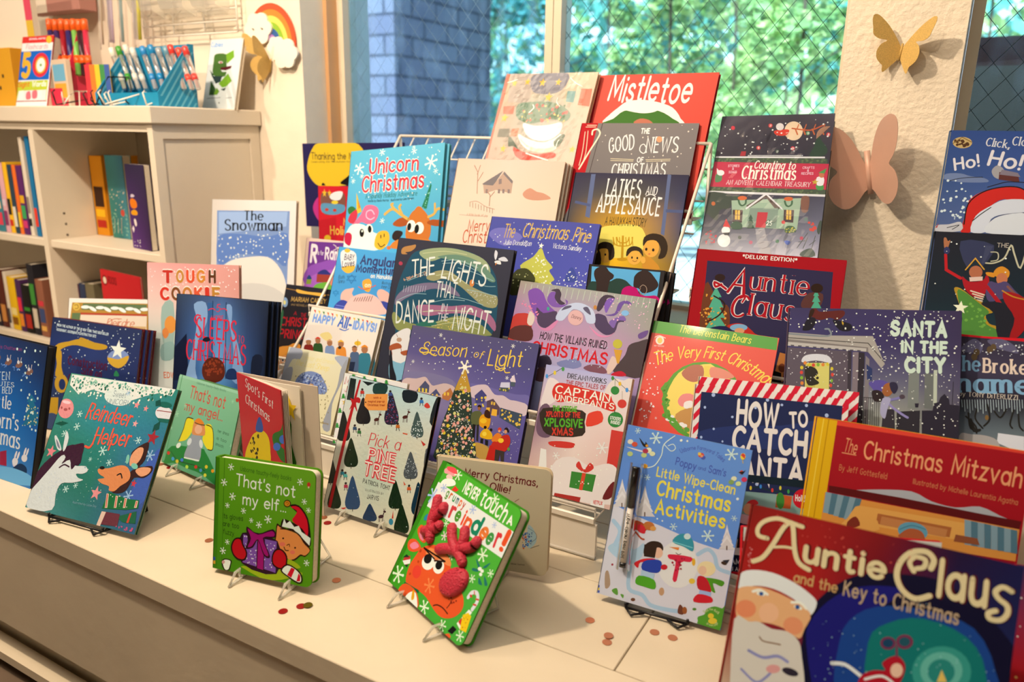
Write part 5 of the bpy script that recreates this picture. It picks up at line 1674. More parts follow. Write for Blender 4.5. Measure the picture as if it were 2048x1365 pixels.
P 208 220 234 28 1183 61 1146 34 1138
p 60 144 80 809 1028 859 1028 863 986 819 986
p 208 216 234 807 1098 857 1098 859 1028 814 1028
E 175 110 80 839 1119 20 0 3 -25
P 60 144 80 814 1140 871 1182 859 1133
* 175 159 54 798 1055 28
p 32 56 54 -24 946 176 927 181 805 111 789 101 689 20 744 -24 786
E 175 94 45 50 845 16 0 3 -19
p 40 68 61 189 920 298 907 292 864 235 849
P 144 176 165 189 877 715 908 713 627 229 637
P 70 52 54 309 829 447 945 567 814 547 786 451 910 335 809
P 208 216 234 306 808 446 953 584 815 590 794 449 931 314 794
P 115 144 141 341 809 556 814 560 635 335 634
P 175 26 58 404 775 482 773 480 635 405 636
P 55 37 54 210 791 289 791 298 674 222 679
P 208 176 71 230 789 268 787 278 700 240 702
L 84 52 36 5.2 249 787 259 700
L 84 52 36 5.2 236 744 275 742
P 55 37 54 598 801 673 800 679 687 607 691
P 208 176 71 617 799 653 797 661 712 624 714
L 84 52 36 5.0 635 797 643 712
L 84 52 36 5.0 622 755 658 753
l 46 94 71 14.5 244 878 258 844 279 830 301 848 301 879
E 191 94 45 270 900 36 1 3 -20
l 46 94 71 14.0 595 878 608 844 628 831 648 848 649 879
E 191 94 45 620 899 34 1 2 -19
E 46 100 89 501 677 25 1 4 -30
T 216 229 234 483 660 524 658 36 0.18 0.000|n|25
P 32 78 67 355 753 377 712 368 711 389 670 376 670 401 629 341 627 355 669 342 669 352 711 343 711
p 46 84 71 215 651 246 687 296 667 302 619 232 616
p 55 94 67 624 624 642 658 687 653 706 607 638 597
S 175 176 71 20 6.2 4 623 631 694 647 704 607 638 600
P 144 150 168 407 623 475 632 495 564 561 393 483 389 433 507
L 84 88 108 5.1 432 603 454 611
L 84 88 108 5.0 457 549 482 557
L 84 88 108 5.0 452 495 485 510
L 84 88 108 5.0 481 449 513 464
E 212 222 234 182 510 49 2 8 -58
E 212 222 234 184 601 33 1 5 -36
P 191 45 54 157 635 171 708 216 630
P 32 41 54 163 579 215 584 214 560 180 559
E 32 62 67 299 543 14 1 2 -16
E 175 92 127 388 503 14 1 2 -16
E 46 110 89 582 521 13 1 2 -16
E 55 110 108 767 721 13 0 2 -16
E 175 68 99 754 555 13 1 2 -16
E 191 60 71 607 689 14 0 2 -16
p 70 100 195 630 523 657 531 678 518 661 491
S 191 60 54 16 11.1 6 787 711 850 686 856 619 801 630
p 32 62 62 855 632 869 713 888 687 875 593
p 32 62 62 757 429 828 472 867 409 783 391
L 55 70 71 4.8 730 468 793 603
L 55 70 71 4.8 774 470 797 564
L 55 70 71 4.8 831 446 850 579
L 55 70 71 4.9 736 521 789 537
L 55 70 71 4.8 815 498 854 539
L 55 70 71 5.3 22 573 88 618
L 55 70 71 5.2 42 518 100 534
S 175 45 71 14 10.5 8 29 602 118 577 108 479 49 476
p 115 78 71 714 915 770 916 772 792 728 791""".split("\n")),
 'deluxe': ('144 10 24 152 10 28 152 10 32/155 10 30 159 12 36 152 10 28', """P 43 41 80 79 831 958 825 1017 -198 133 -349
T 216 225 234 329 873 712 875 25 0.18 0.000|b|*DELUXE EDITION*
p 99 56 36 89 657 160 595 216 520 287 493 298 253 109 228
S 208 150 62 60 9.2 4 102 600 276 492 284 274 128 254
p 84 52 54 779 592 822 663 914 662 897 561 795 550
P 74 165 146 171 642 221 569 200 567 245 494 216 491 268 419 232 415 291 344 136 325 174 408 137 403 169 485 139 482 163 563 141 561
P 74 165 146 864 690 889 648 879 647 903 606 888 604 916 563 847 556 864 602 849 600 861 645 851 644
E 41 26 28 189 713 38 4 4 -27
E 41 26 20 868 701 40 4 4 -33
l 41 26 20 10.3 164 572 249 523 227 440 146 373
T 212 211 225 248 615 387 609 172 0.20 0.000|i|A
T 212 211 225 404 648 822 643 142 0.18 0.000|s|untie
T 212 211 225 283 441 400 437 160 0.20 0.000|i|C
T 212 211 225 424 463 746 450 153 0.18 0.000|s|laus
l 212 211 225 27.1 245 632 203 657 155 675 167 642 207 663
l 212 211 225 21.4 354 575 390 590 374 548
T 159 12 34 248 615 387 609 172 0.12 0.000|i|A
T 159 12 34 404 648 822 643 142 0.11 0.000|s|untie
T 159 12 34 283 441 400 437 160 0.12 0.000|i|C
T 159 12 34 424 463 746 450 153 0.11 0.000|s|laus
l 159 12 34 15.8 245 632 203 657 155 675 167 642 207 663
l 159 12 34 12.5 354 575 390 590 374 548
p 175 41 36 289 359 349 388 412 385 469 349 515 322 658 319 474 317 367 336
E 115 168 215 374 359 62 8 4 -26
E 200 150 117 383 336 35 4 3 -21
p 28 30 80 155 321 279 358 352 291 207 261
P 191 127 71 682 216 723 211 730 10 661 0
E 115 62 41 711 108 24 3 4 -31
P 14 14 20 649 83 711 71 721 -1 661 0
S 208 159 71 20 6.6 3 74 466 222 461 217 339 95 358""".split("\n")),
 'santacity': ('54 52 96 52 50 94 55 52 99 54 50 94 52 47 85/59 58 115 55 56 108 54 50 103 55 52 99 54 49 89/70 68 108 75 76 117 84 88 127 86 90 127 72 72 108/84 78 103 115 123 141 144 155 160 128 138 141 84 84 108/99 94 113 144 155 151 159 172 170 132 142 146 72 72 94/84 78 94 84 88 103 86 92 103 55 56 71 41 41 56', """p 84 34 36 127 1124 164 1142 187 1118 254 1123 334 1129 343 1097 301 1063 256 1078 205 1061 160 1068 136 1092
p 26 26 41 88 1000 115 1066 159 1076 169 1043 141 993 97 984
p 26 26 41 272 1063 330 1056 389 1034 384 993 319 995
P 175 150 54 329 1060 342 1044 339 1028 331 1040
p 41 26 20 134 1133 121 1083 137 1075 157 1125
P 152 155 160 -9 970 262 957 520 962 597 781 577 753 497 855 374 881 -6 914
P 115 115 122 -7 922 495 886 497 855 375 865 -5 893
P 167 172 180 -2 904 485 879 484 858 -2 877
L 55 56 62 4.8 -7 932 494 914 590 797
l 115 129 146 11.2 -1 960 247 952 254 997 230 1000
P 70 72 85 18 884 41 883 40 876 19 877
P 70 72 85 66 882 89 881 87 874 66 875
P 70 72 85 113 879 135 879 134 872 113 873
P 70 72 85 159 877 182 877 180 870 160 871
P 70 72 85 205 875 228 875 226 868 206 869
P 70 72 85 251 873 273 873 272 866 252 867
P 70 72 85 297 871 319 871 317 864 297 865
P 70 72 85 342 869 363 869 362 862 342 863
P 70 72 85 387 867 408 867 407 860 387 861
P 70 72 85 431 866 452 865 451 858 431 859
P 84 80 99 -3 865 376 857 384 597 1 587
P 115 110 127 405 851 440 852 458 339 419 351
P 55 52 67 376 857 397 858 413 335 391 349
P 43 41 54 440 852 476 850 483 334 448 338
P 117 117 131 483 831 506 808 513 375 488 373
P 41 56 108 489 776 525 746 525 669 497 675
P 191 194 117 120 764 267 772 273 574 123 563
P 175 176 99 127 757 183 760 188 584 133 580
L 55 56 54 3.9 116 764 122 579
L 55 56 54 3.8 269 780 276 590
p 191 203 225 96 792 121 817 180 828 246 823 277 797 274 772 182 784 101 767
p 41 41 41 121 740 177 735 201 696 173 671 212 633 146 613 121 676
S 41 41 41 8 8.5 3 170 727 200 712 205 617 182 631
E 191 185 54 97 731 10 1 1 -12
E 191 68 62 97 698 10 1 1 -12
E 115 168 62 100 662 10 1 1 -12
E 200 127 62 104 626 10 1 1 -12
E 191 185 54 284 733 9 1 1 -12
E 191 68 62 289 694 9 1 1 -12
E 115 168 62 285 654 9 1 1 -12
E 200 127 62 116 764 10 1 1 -12
E 191 185 54 143 753 10 1 1 -12
E 191 68 62 169 752 10 1 1 -12
E 115 168 62 198 756 10 1 1 -12
E 200 127 62 228 758 10 1 1 -12
E 191 185 54 257 763 9 1 1 -12
E 191 68 62 282 622 9 1 1 -12
P 113 125 131 735 743 795 739 796 504 736 507
P 98 108 115 825 733 875 736 874 510 828 514
P 171 189 185 874 758 894 759 897 527 877 525
P 47 46 60 598 489 662 494 670 358 592 359
P 41 41 54 676 480 806 497 807 348 677 359
P 38 37 56 816 498 875 503 880 548 906 557 915 588 937 612 963 577 967 547 1018 544 1023 335 820 349
L 38 37 56 3.5 983 690 980 548
P 38 37 56 775 540 798 542 795 515 779 514
L 41 37 45 2.9 484 557 488 373
L 41 37 45 2.9 497 558 501 374
L 41 37 45 2.9 509 559 513 375
L 41 37 45 2.9 522 560 526 376
L 41 37 45 2.9 534 561 538 377
L 41 37 45 2.9 547 562 551 378
L 41 37 45 2.9 559 562 563 379
L 41 37 45 2.9 572 563 575 380
L 41 37 45 3.7 481 557 592 557
p 84 78 165 508 652 539 669 580 676 622 659 597 611 549 600 527 622
E 144 92 58 620 617 30 -10 -12 -43
p 41 34 41 528 599 569 609 598 581 592 542 544 538
p 41 41 71 629 660 663 666 678 632 659 593 638 614
l 130 129 195 14.5 605 558 648 508 704 467 738 447
l 115 117 185 15.9 640 553 673 563 693 572
E 70 62 80 703 577 16 1 0 -14
p 152 159 205 592 557 639 561 622 491 610 429 582 464
S 218 231 234 150 5.6 3 -4 1138 1011 1133 1012 684 613 736 464 964 5 980
S 212 225 234 140 4.6 4 364 961 1010 758 1020 346 388 410
S 208 216 234 60 4.0 5 5 849 369 849 379 612 11 620
T 187 216 215 619 978 943 976 83 0.26 0.000|n|SANTA
T 187 216 215 685 867 948 870 65 0.26 0.000|n|IN THE
T 187 216 215 709 741 943 749 83 0.26 0.000|n|CITY""".split("\n")),
 'click': ('40 68 136 41 70 141 41 70 141/47 76 136 55 84 156 55 84 156/70 92 146 81 104 168 84 108 165/83 104 165 94 117 180 98 121 185/68 88 148 75 96 160 83 104 170', """p 99 121 170 12 1021 97 1027 159 1010 239 1001 263 974 106 967 2 985
l 28 34 49 4.4 30 969 83 989 151 1001 229 1007
E 175 159 113 77 1239 58 1 6 -39
S 70 47 32 24 8.8 3 26 1256 62 1270 120 1252 124 1223 72 1204 34 1221
L 115 94 54 5.5 22 1232 71 1276 131 1244
S 191 216 234 40 8.8 6 9 1044 225 961 173 704 24 694
T 191 203 220 213 1222 355 1207 53 0.15 0.000|s|Click,
T 191 203 220 363 1230 512 1220 55 0.15 0.000|s|Clack
T 200 207 225 56 1048 203 1084 77 0.16 0.000|b|Ho!
T 200 207 225 241 1093 436 1066 92 0.16 0.000|b|Ho!
T 200 207 225 479 1062 658 1091 102 0.16 0.000|b|Ho!
T 191 203 220 531 1220 641 1214 52 0.15 0.000|s|Moo!
p 144 150 165 275 1054 304 1090 347 1057 336 1000 296 1010
P 84 47 49 320 1045 426 1037 443 982 323 994
P 115 113 136 332 1062 425 1043 443 1016 323 1028
l 28 26 36 5.3 267 940 313 959 377 981 471 981
p 183 37 36 155 628 167 750 173 843 234 904 325 942 420 947 499 917 510 839 374 865 304 816 237 743 213 632
l 16 17 24 7.5 167 681 172 820 243 904 344 943 438 948 499 917
p 191 207 234 213 632 227 742 304 816 375 860 507 862 519 773 388 764 317 726 301 639
l 41 56 108 6.3 300 644 319 714 380 758 517 784
p 195 211 234 301 633 319 714 389 759 519 773 537 640
l 16 17 24 5.3 213 707 255 756 306 805
p 175 185 205 4 622 8 663 78 674 145 696 154 633
P 159 45 45 0 645 16 676 11 646
l 16 17 24 4.3 71 650 138 673 103 641""".split("\n")),
 'nut': ('23 26 41 21 28 43 23 30 43/16 32 47 16 37 54 18 37 54/16 56 71 16 56 71 19 47 62/14 72 80 16 72 80 23 52 58', """p 43 52 89 154 1284 349 1267 299 1119 214 1101
P 55 64 99 302 1264 345 1263 306 1142 292 1141
L 167 23 36 17.4 78 1185 94 1079
L 167 23 36 19.5 94 1079 184 1028
p 152 102 76 53 1296 67 1303 80 1280 94 1286 82 1220 66 1225
E 41 49 99 81 1214 18 1 3 -26
P 16 26 36 206 1088 253 1173 311 1102 272 1105
L 191 150 54 7.5 206 1088 253 1171 311 1099
P 24 41 58 217 1095 255 1156 301 1105
E 159 100 76 266 1076 38 3 5 -44
P 200 185 185 233 1038 309 1050 310 1022 240 1010
p 152 19 36 192 1041 235 1009 310 1022 329 1063 349 1019 331 926 295 900 222 950
L 200 194 185 8.4 252 947 331 926
L 200 194 185 8.4 265 928 328 912
L 200 194 185 8.4 279 908 326 898
L 200 194 185 8.4 293 889 324 884
L 200 194 185 8.3 307 870 322 870
p 191 133 41 367 1067 377 1108 412 1127 453 1096 448 1051 411 1047
p 191 133 41 323 1080 370 1078 373 1050 335 1058
E 175 110 80 417 1042 31 3 4 -41
p 70 64 113 349 1019 397 1012 442 1027 493 975 536 923 445 914 364 884 337 949
l 115 78 76 14.4 454 994 506 943 545 924
L 152 19 36 22.9 338 984 431 868
p 159 133 41 155 956 192 959 277 898 337 869 395 819 355 792 380 738 429 721 459 657 231 629 238 733 181 888
p 70 127 58 175 934 214 938 298 877 371 816 347 780 367 731 431 699 441 655 240 631 226 755
S 99 159 71 20 9.5 3 197 913 354 803 415 675 232 698
p 24 28 43 318 868 448 881 514 787 509 664 436 655 400 808
p 144 19 28 440 959 554 925 588 773 545 668 500 662 514 787 447 892
l 175 127 41 8.2 428 964 489 930 564 915
* 216 229 215 207 828 46
P 191 19 36 181 641 590 663 593 641 184 618
T 175 176 175 365 1256 431 1257 28 0.10 0.000|n|THE
l 175 181 165 9.5 316 1143 363 1147 415 1185 443 1273 468 1212 510 1124 534 1284
l 175 181 165 6.3 336 1220 374 1217 379 1171 343 1157
T 175 181 165 547 1160 898 1176 125 0.10 0.000|i|utcracker
S 208 225 234 14 5.5 5 12 1300 440 1301 448 881 38 839""".split("\n")),
 'ornament': ('40 37 58 47 45 71 43 43 62/61 60 92 54 52 80 47 45 74/29 30 45 28 28 45 29 30 45/84 100 122 101 121 136 105 121 127/113 121 131 117 125 136 117 125 131/144 146 156 144 146 156 140 144 151', """P 191 19 41 23 1047 363 1051 364 1039 24 1032
P 191 19 41 363 1051 696 1053 697 1038 364 1039
p 84 86 124 35 959 67 1002 104 1023 147 989 139 933 87 934 48 929
p 84 86 124 169 1023 245 1040 311 1010 341 960 277 967 212 982
E 84 72 54 110 906 17 2 2 -23
E 84 72 54 188 963 16 2 2 -23
E 84 72 54 206 981 16 2 2 -23
E 84 72 54 119 938 17 2 2 -23
T 113 163 210 -5 804 154 820 94 0.20 0.000|s|The
T 208 198 195 164 816 450 839 86 0.20 0.000|s|Broken
T 113 163 210 -163 647 603 736 117 0.22 0.000|s|Ornament
T 200 198 195 51 645 364 668 27 0.13 0.000|s|by TONY DiTERLIZZI
L 159 185 205 3.5 70 621 78 576
L 159 185 205 3.5 84 623 95 551
L 159 185 205 3.5 98 626 107 571
L 159 185 205 3.5 112 628 124 545
L 159 185 205 3.5 126 630 136 565
L 159 185 205 3.5 140 632 148 584
L 159 185 205 3.5 154 635 165 559
L 159 185 205 3.5 168 637 177 578
L 159 185 205 3.5 182 639 193 553
L 159 185 205 3.5 196 641 206 572
L 159 185 205 3.5 209 644 218 592
L 159 185 205 3.5 223 646 234 567
L 159 185 205 3.4 237 648 246 586
L 159 185 205 3.4 251 650 258 605
L 159 185 205 3.4 264 652 274 580
L 159 185 205 3.4 278 655 286 599
L 159 185 205 3.4 291 657 302 574
L 159 185 205 3.4 305 659 314 594
L 159 185 205 3.4 319 661 326 613
L 159 185 205 3.4 332 663 342 588
L 159 185 205 3.4 346 665 354 607
L 159 185 205 3.4 359 668 370 582
L 159 185 205 3.4 372 670 382 601
L 159 185 205 3.4 386 672 393 620
L 159 185 205 3.4 399 674 409 595
L 159 185 205 3.4 412 676 421 614
l 29 30 32 9.8 114 544 136 450 187 451
l 29 30 32 9.7 156 574 155 513 199 461
l 29 30 32 9.7 209 613 230 526 204 476
l 29 30 32 9.6 251 575 285 543 311 600
l 29 30 32 9.5 349 599 338 515 352 488
l 29 30 32 9.4 375 581 387 509 408 483
l 29 30 32 9.8 103 520 160 469 170 426
p 29 30 32 125 500 136 510 161 454 194 445 151 430
E 115 94 58 214 531 10 2 2 -16
P 195 207 230 282 446 416 448 426 340 281 386
p 152 155 165 89 411 140 413 216 419 280 401 285 343 95 352
S 200 214 234 50 5.1 4 30 1006 361 1017 367 941 39 920""".split("\n")),
 'beren': ('200 62 54 200 64 54/204 64 58 202 62 54/200 56 41 200 56 45', """P 55 144 45 2 868 886 864 892 778 -9 774
T 210 211 74 195 809 712 798 51 0.14 0.000|i|The Berenstain Bears
T 216 203 71 76 535 882 512 79 0.12 0.160|c|The Very First Christmas
E 212 211 215 73 724 32 5 7 -32
E 208 185 99 73 724 18 3 4 -22
T 216 216 225 39 674 113 681 9 0.12 0.000|n|FIRST TIME BOOKS
l 212 211 215 5.5 33 743 63 759 110 747
E 70 146 36 460 341 286 -8 -4 -280
E 208 185 62 472 332 251 -7 -4 -248
p 216 203 99 203 347 257 509 371 582 505 594 522 342 437 135 309 141 224 243
p 159 94 80 278 512 330 575 412 589 436 518 393 467 330 467
P 208 194 80 427 592 474 594 474 482 443 482
p 200 127 117 475 589 579 585 648 544 570 520 489 516
p 175 133 71 295 213 409 278 493 168 421 111 332 135
p 208 127 136 291 309 318 363 391 371 405 298 325 273
p 212 216 230 340 308 389 327 407 288 348 266
E 212 220 234 268 187 21 4 3 -14
E 212 220 234 295 160 21 4 3 -14
E 212 220 234 350 149 20 4 3 -14
E 212 220 234 250 167 21 4 3 -14
E 212 220 234 372 143 20 4 3 -14
E 212 220 234 361 279 20 4 3 -14
E 212 220 234 384 300 20 4 3 -14
S 70 146 36 60 15.0 4 163 383 196 433 257 185 421 111 385 82 216 176
F 216 194 205 239 763 5 160 157 10 64 114 8 61 393 8 72 261 9
S 220 216 230 40 6.6 6 39 660 153 645 153 272 60 81 24 95""".split("\n")),
 'catch2': ('212 216 225', """P 191 30 58 -17 1145 22 1146 52 1211 13 1211
P 191 30 58 61 1147 100 1147 130 1212 91 1212
P 191 30 58 138 1148 177 1148 206 1212 168 1212
P 191 30 58 215 1149 253 1149 282 1213 244 1213
P 191 30 58 290 1150 328 1150 357 1214 320 1214
P 191 30 58 365 1151 402 1151 431 1215 394 1215
P 191 30 58 439 1152 476 1152 504 1215 468 1215
P 191 30 58 512 1153 548 1153 577 1216 541 1216
P 191 30 58 584 1154 620 1154 648 1217 612 1217
P 191 30 58 655 1155 691 1155 719 1217 684 1217
P 191 30 58 726 1156 761 1156 789 1218 754 1218
P 191 30 58 796 1157 830 1157 858 1219 824 1219
P 191 30 58 865 1158 899 1158 926 1219 892 1219
P 191 30 58 933 1159 967 1159 994 1220 960 1220
P 191 30 58 917 1151 994 1243 997 1202 920 1109
P 191 30 58 922 1068 999 1160 1002 1119 925 1026
P 191 30 58 927 985 1004 1077 1007 1036 930 944
P 191 30 58 932 902 1009 995 1012 954 935 862
P 191 30 58 937 821 1014 913 1017 873 941 780
P 191 30 58 942 739 1018 832 1022 792 946 698
P 191 30 58 947 658 1023 751 1026 711 951 617
P 191 30 58 952 577 1028 670 1031 630 956 537
P 26 37 78 38 1089 938 1097 966 149 81 72""".split("\n")),
 'catch': ('212 216 225', """P 191 30 58 -14 1131 23 1132 53 1195 16 1195
P 191 30 58 60 1132 97 1133 126 1196 90 1196
P 191 30 58 134 1133 170 1134 199 1196 163 1196
P 191 30 58 206 1134 242 1134 271 1197 235 1197
P 191 30 58 278 1135 314 1135 342 1198 307 1198
P 191 30 58 349 1136 384 1136 413 1198 378 1198
P 191 30 58 419 1137 454 1137 483 1199 448 1199
P 191 30 58 489 1138 523 1138 552 1199 517 1200
P 191 30 58 558 1139 592 1139 620 1200 586 1200
P 191 30 58 626 1140 660 1140 687 1201 654 1201
P 191 30 58 693 1141 727 1141 754 1201 721 1201
P 191 30 58 760 1142 793 1142 820 1202 787 1202
P 191 30 58 826 1143 859 1143 886 1202 853 1202
P 191 30 58 891 1143 924 1143 951 1203 918 1203
P 191 30 58 -4 1080 42 1143 43 1097 -2 1036
P 191 30 58 891 1130 936 1186 939 1144 894 1090
P 191 30 58 2 991 48 1055 49 1008 4 948
P 191 30 58 897 1047 943 1103 946 1062 900 1007
P 191 30 58 9 903 54 966 55 920 10 859
P 191 30 58 904 965 949 1020 952 979 907 925
P 191 30 58 15 815 61 878 62 832 17 772
P 191 30 58 910 883 955 938 959 898 913 843
P 191 30 58 21 727 67 791 68 745 23 684
P 191 30 58 917 801 962 857 965 816 920 761
P 191 30 58 28 640 73 704 74 658 29 597
P 191 30 58 923 720 968 776 971 735 926 680
P 191 30 58 34 553 79 617 80 571 35 510
P 191 30 58 929 639 974 695 977 654 933 600
P 191 30 58 40 466 85 530 86 485 42 424
P 191 30 58 936 558 981 614 984 574 939 519
P 191 30 58 46 380 91 444 92 399 48 338
P 191 30 58 942 478 987 534 990 494 945 439
P 191 30 58 52 295 97 359 98 314 54 253
P 191 30 58 948 398 993 454 996 414 952 359
P 29 40 85 38 1145 896 1149 901 278 53 218
p 36 52 110 50 883 285 951 551 984 805 1043 859 895 477 825 113 814
F 159 185 234 117 1132 6
E 155 181 234 117 1132 12 1 1 -12
E 155 181 234 71 1045 8 1 1 -9
E 155 181 234 250 1003 8 1 1 -8
E 155 181 234 387 1078 8 1 1 -8
E 155 181 234 455 1136 10 1 1 -10
E 155 181 234 544 1115 8 1 1 -8
E 155 181 234 689 1128 9 1 1 -10
E 155 181 234 811 1080 11 1 1 -12
E 155 181 234 141 912 7 1 1 -8
E 155 181 234 67 848 8 1 1 -9
E 155 181 234 204 838 6 1 1 -7
E 155 181 234 449 747 8 1 1 -8
E 155 181 234 440 598 10 1 1 -10
T 212 216 225 275 959 535 965 142 0.19 0.000|j|HOW
T 212 216 225 600 982 711 996 88 0.19 0.000|j|TO
T 212 216 225 263 806 718 812 141 0.19 0.000|j|CATCH
T 212 216 225 244 624 712 634 140 0.19 0.000|j|SANTA
P 16 34 49 18 638 836 667 839 622 23 591
l 28 62 45 4.5 395 563 455 581 545 568 630 590 717 576
E 208 194 58 405 569 7 1 1 -13
E 55 133 225 464 587 7 1 1 -13
E 191 60 54 535 575 7 1 1 -13
E 191 194 58 581 596 7 1 1 -13
E 55 150 80 630 581 7 1 1 -13
E 191 127 54 682 580 7 1 1 -12
P 119 159 165 331 541 751 565 730 356 329 350
P 175 84 45 564 557 654 555 651 477 562 472
E 55 127 54 588 518 24 4 5 -51
E 183 23 45 714 549 54 9 5 -59
T 216 225 234 674 532 763 538 35 0.18 0.000|n|Holiday
p 191 45 54 368 420 398 483 438 500 460 477 411 458
E 208 159 127 403 436 30 5 3 -35
p 212 176 195 365 398 428 387 432 346 360 344
P 70 62 54 352 322 474 332 478 291 346 278
P 208 176 99 375 294 436 305 443 222 373 210
P 41 26 20 359 249 404 262 410 195 355 185
P 19 26 56 328 138 746 175 733 91 328 33
T 208 220 234 272 80 595 100 31 0.16 0.000|b|ADAM WALLACE
T 208 220 234 297 40 559 57 21 0.14 0.000|n|and Andy Elkerton
P 175 23 45 328 33 734 86 729 29 327 -9""".split("\n")),
 'moon': ('36 32 85 36 32 85/33 28 80 31 26 80', """p 208 181 45 46 658 72 777 136 895 232 954 558 958 769 935 866 776 824 603 677 499 350 465 184 478 95 553
T 70 62 41 113 774 440 769 74 0.12 0.000|n|Thanking
T 55 49 36 472 774 832 779 67 0.12 0.000|n|the Moon
T 99 86 45 107 735 830 739 19 0.12 0.000|n|Celebrating the Mid-Autumn Moon Festival
p 16 12 20 506 497 591 572 684 631 826 661 819 486
p 175 49 136 101 204 135 296 214 358 264 269 252 55 160 83
p 28 19 32 240 479 260 509 295 480""".split("\n")),
 'holi': ('191 30 49 187 26 45', """p 115 78 71 52 903 198 934 274 893 503 925 511 756 294 691 85 699
p 84 144 190 62 801 272 806 500 798 498 727 294 684 72 706
p 208 220 234 222 892 327 936 478 939 426 853 273 849
* 208 176 54 124 919 49 223 920 40
E 208 194 58 324 822 66 2 -1 -20
E 175 60 54 165 738 37 1 -1 -18
E 175 60 54 321 736 36 1 0 -17
T 216 185 89 482 584 643 584 72 0.14 0.000|b|My
T 216 181 80 223 470 763 484 88 0.16 0.000|b|Holiday
E 208 185 45 169 420 68 4 -1 -36""".split("\n")),
 'ramadan': ('212 194 190', """P 99 52 146 37 934 930 967 1005 -153 68 -145
p 130 78 185 45 643 261 733 562 815 873 868 910 586 385 492 29 469
p 152 92 195 29 469 184 599 542 688 894 707 935 385 52 285
T 216 216 234 73 728 177 728 167 0.22 0.000|b|R
T 216 216 234 177 803 261 803 42 0.16 0.000|b|is for
T 216 216 234 279 770 744 782 112 0.20 0.000|b|Ramadan
l 208 203 215 8.0 384 925 423 907 427 880 392 867
p 41 49 127 204 594 236 632 308 653 368 623 389 604
P 144 60 54 194 593 398 605 399 521 196 508
p 99 168 67 164 455 252 506 436 525 604 486 615 404 158 354
P 115 144 58 56 529 126 536 123 479 52 472
p 32 62 127 56 529 84 575 126 536
p 208 133 117 390 590 441 623 517 603 529 506 403 493""".split("\n")),
 'carey': ('29 32 45 33 34 45/28 28 36 29 32 41/41 34 32 36 30 39/70 41 28 55 34 36', """p 200 163 71 184 1364 366 1353 627 1357 646 1327 435 1327 217 1328
L 144 110 62 7.0 4 1356 178 1351
L 144 110 62 6.4 650 1346 766 1350
T 183 155 89 125 1234 695 1262 43 0.15 0.000|n|MARIAH CAREY
T 144 125 89 139 1190 691 1211 21 0.12 0.000|n|and MICHAELA ANGELA DAVIS
T 152 26 45 214 1099 266 1102 34 0.14 0.000|b|A
T 152 26 45 334 1086 425 1093 39 0.16 0.000|b|THE
T 159 26 41 28 971 729 1017 81 0.17 0.000|b|CHRISTMAS
T 159 26 41 37 843 710 888 83 0.17 0.000|b|PRINCESS
E 119 155 205 32 1212 46 4 16 -51
E 208 211 146 24 1209 21 2 7 -23
p 41 94 67 -120 984 -24 1101 35 1120 54 924 40 764 -58 725
p 200 203 225 -98 986 -17 1009 17 973 -64 950
p 175 45 45 -103 933 21 960 29 934 -95 907
p 191 203 215 -83 802 24 815 32 789 -75 776
p 191 133 54 -13 519 -12 652 90 744 231 776 305 811 409 812 425 762 335 647 237 556 137 463 41 422
p 208 159 117 113 538 164 650 246 661 265 534 187 444
E 216 229 234 182 626 29 4 8 -25
E 41 45 62 181 623 19 3 6 -17
p 175 30 45 167 506 265 534 240 479
p 175 19 32 20 419 137 463 215 423 177 339 52 319
p 208 211 225 66 413 163 519 236 426 165 376""".split("\n")),
 'snow': ('195 194 195 212 214 220 212 214 220', """P 115 146 205 75 1265 1088 1278 1076 101 96 23
P 144 176 230 101 1249 1059 1270 1046 1115 108 1007
p 89 125 200 109 975 383 1016 793 998 1069 1039 1063 696 841 780 390 792 225 687 96 697
S 208 225 234 90 11.3 3 97 1023 1078 1054 1065 634 97 681
T 16 17 20 461 1170 736 1172 98 0.15 0.000|s|The
T 16 17 20 188 1050 999 1070 116 0.15 0.000|s|Snowman
p 212 216 220 96 23 92 484 163 635 309 724 516 765 761 784 903 736 1027 601 1083 416 1086 102
p 191 198 205 193 360 485 475 812 478 1055 383 1070 258 615 290 198 196""".split("\n")),
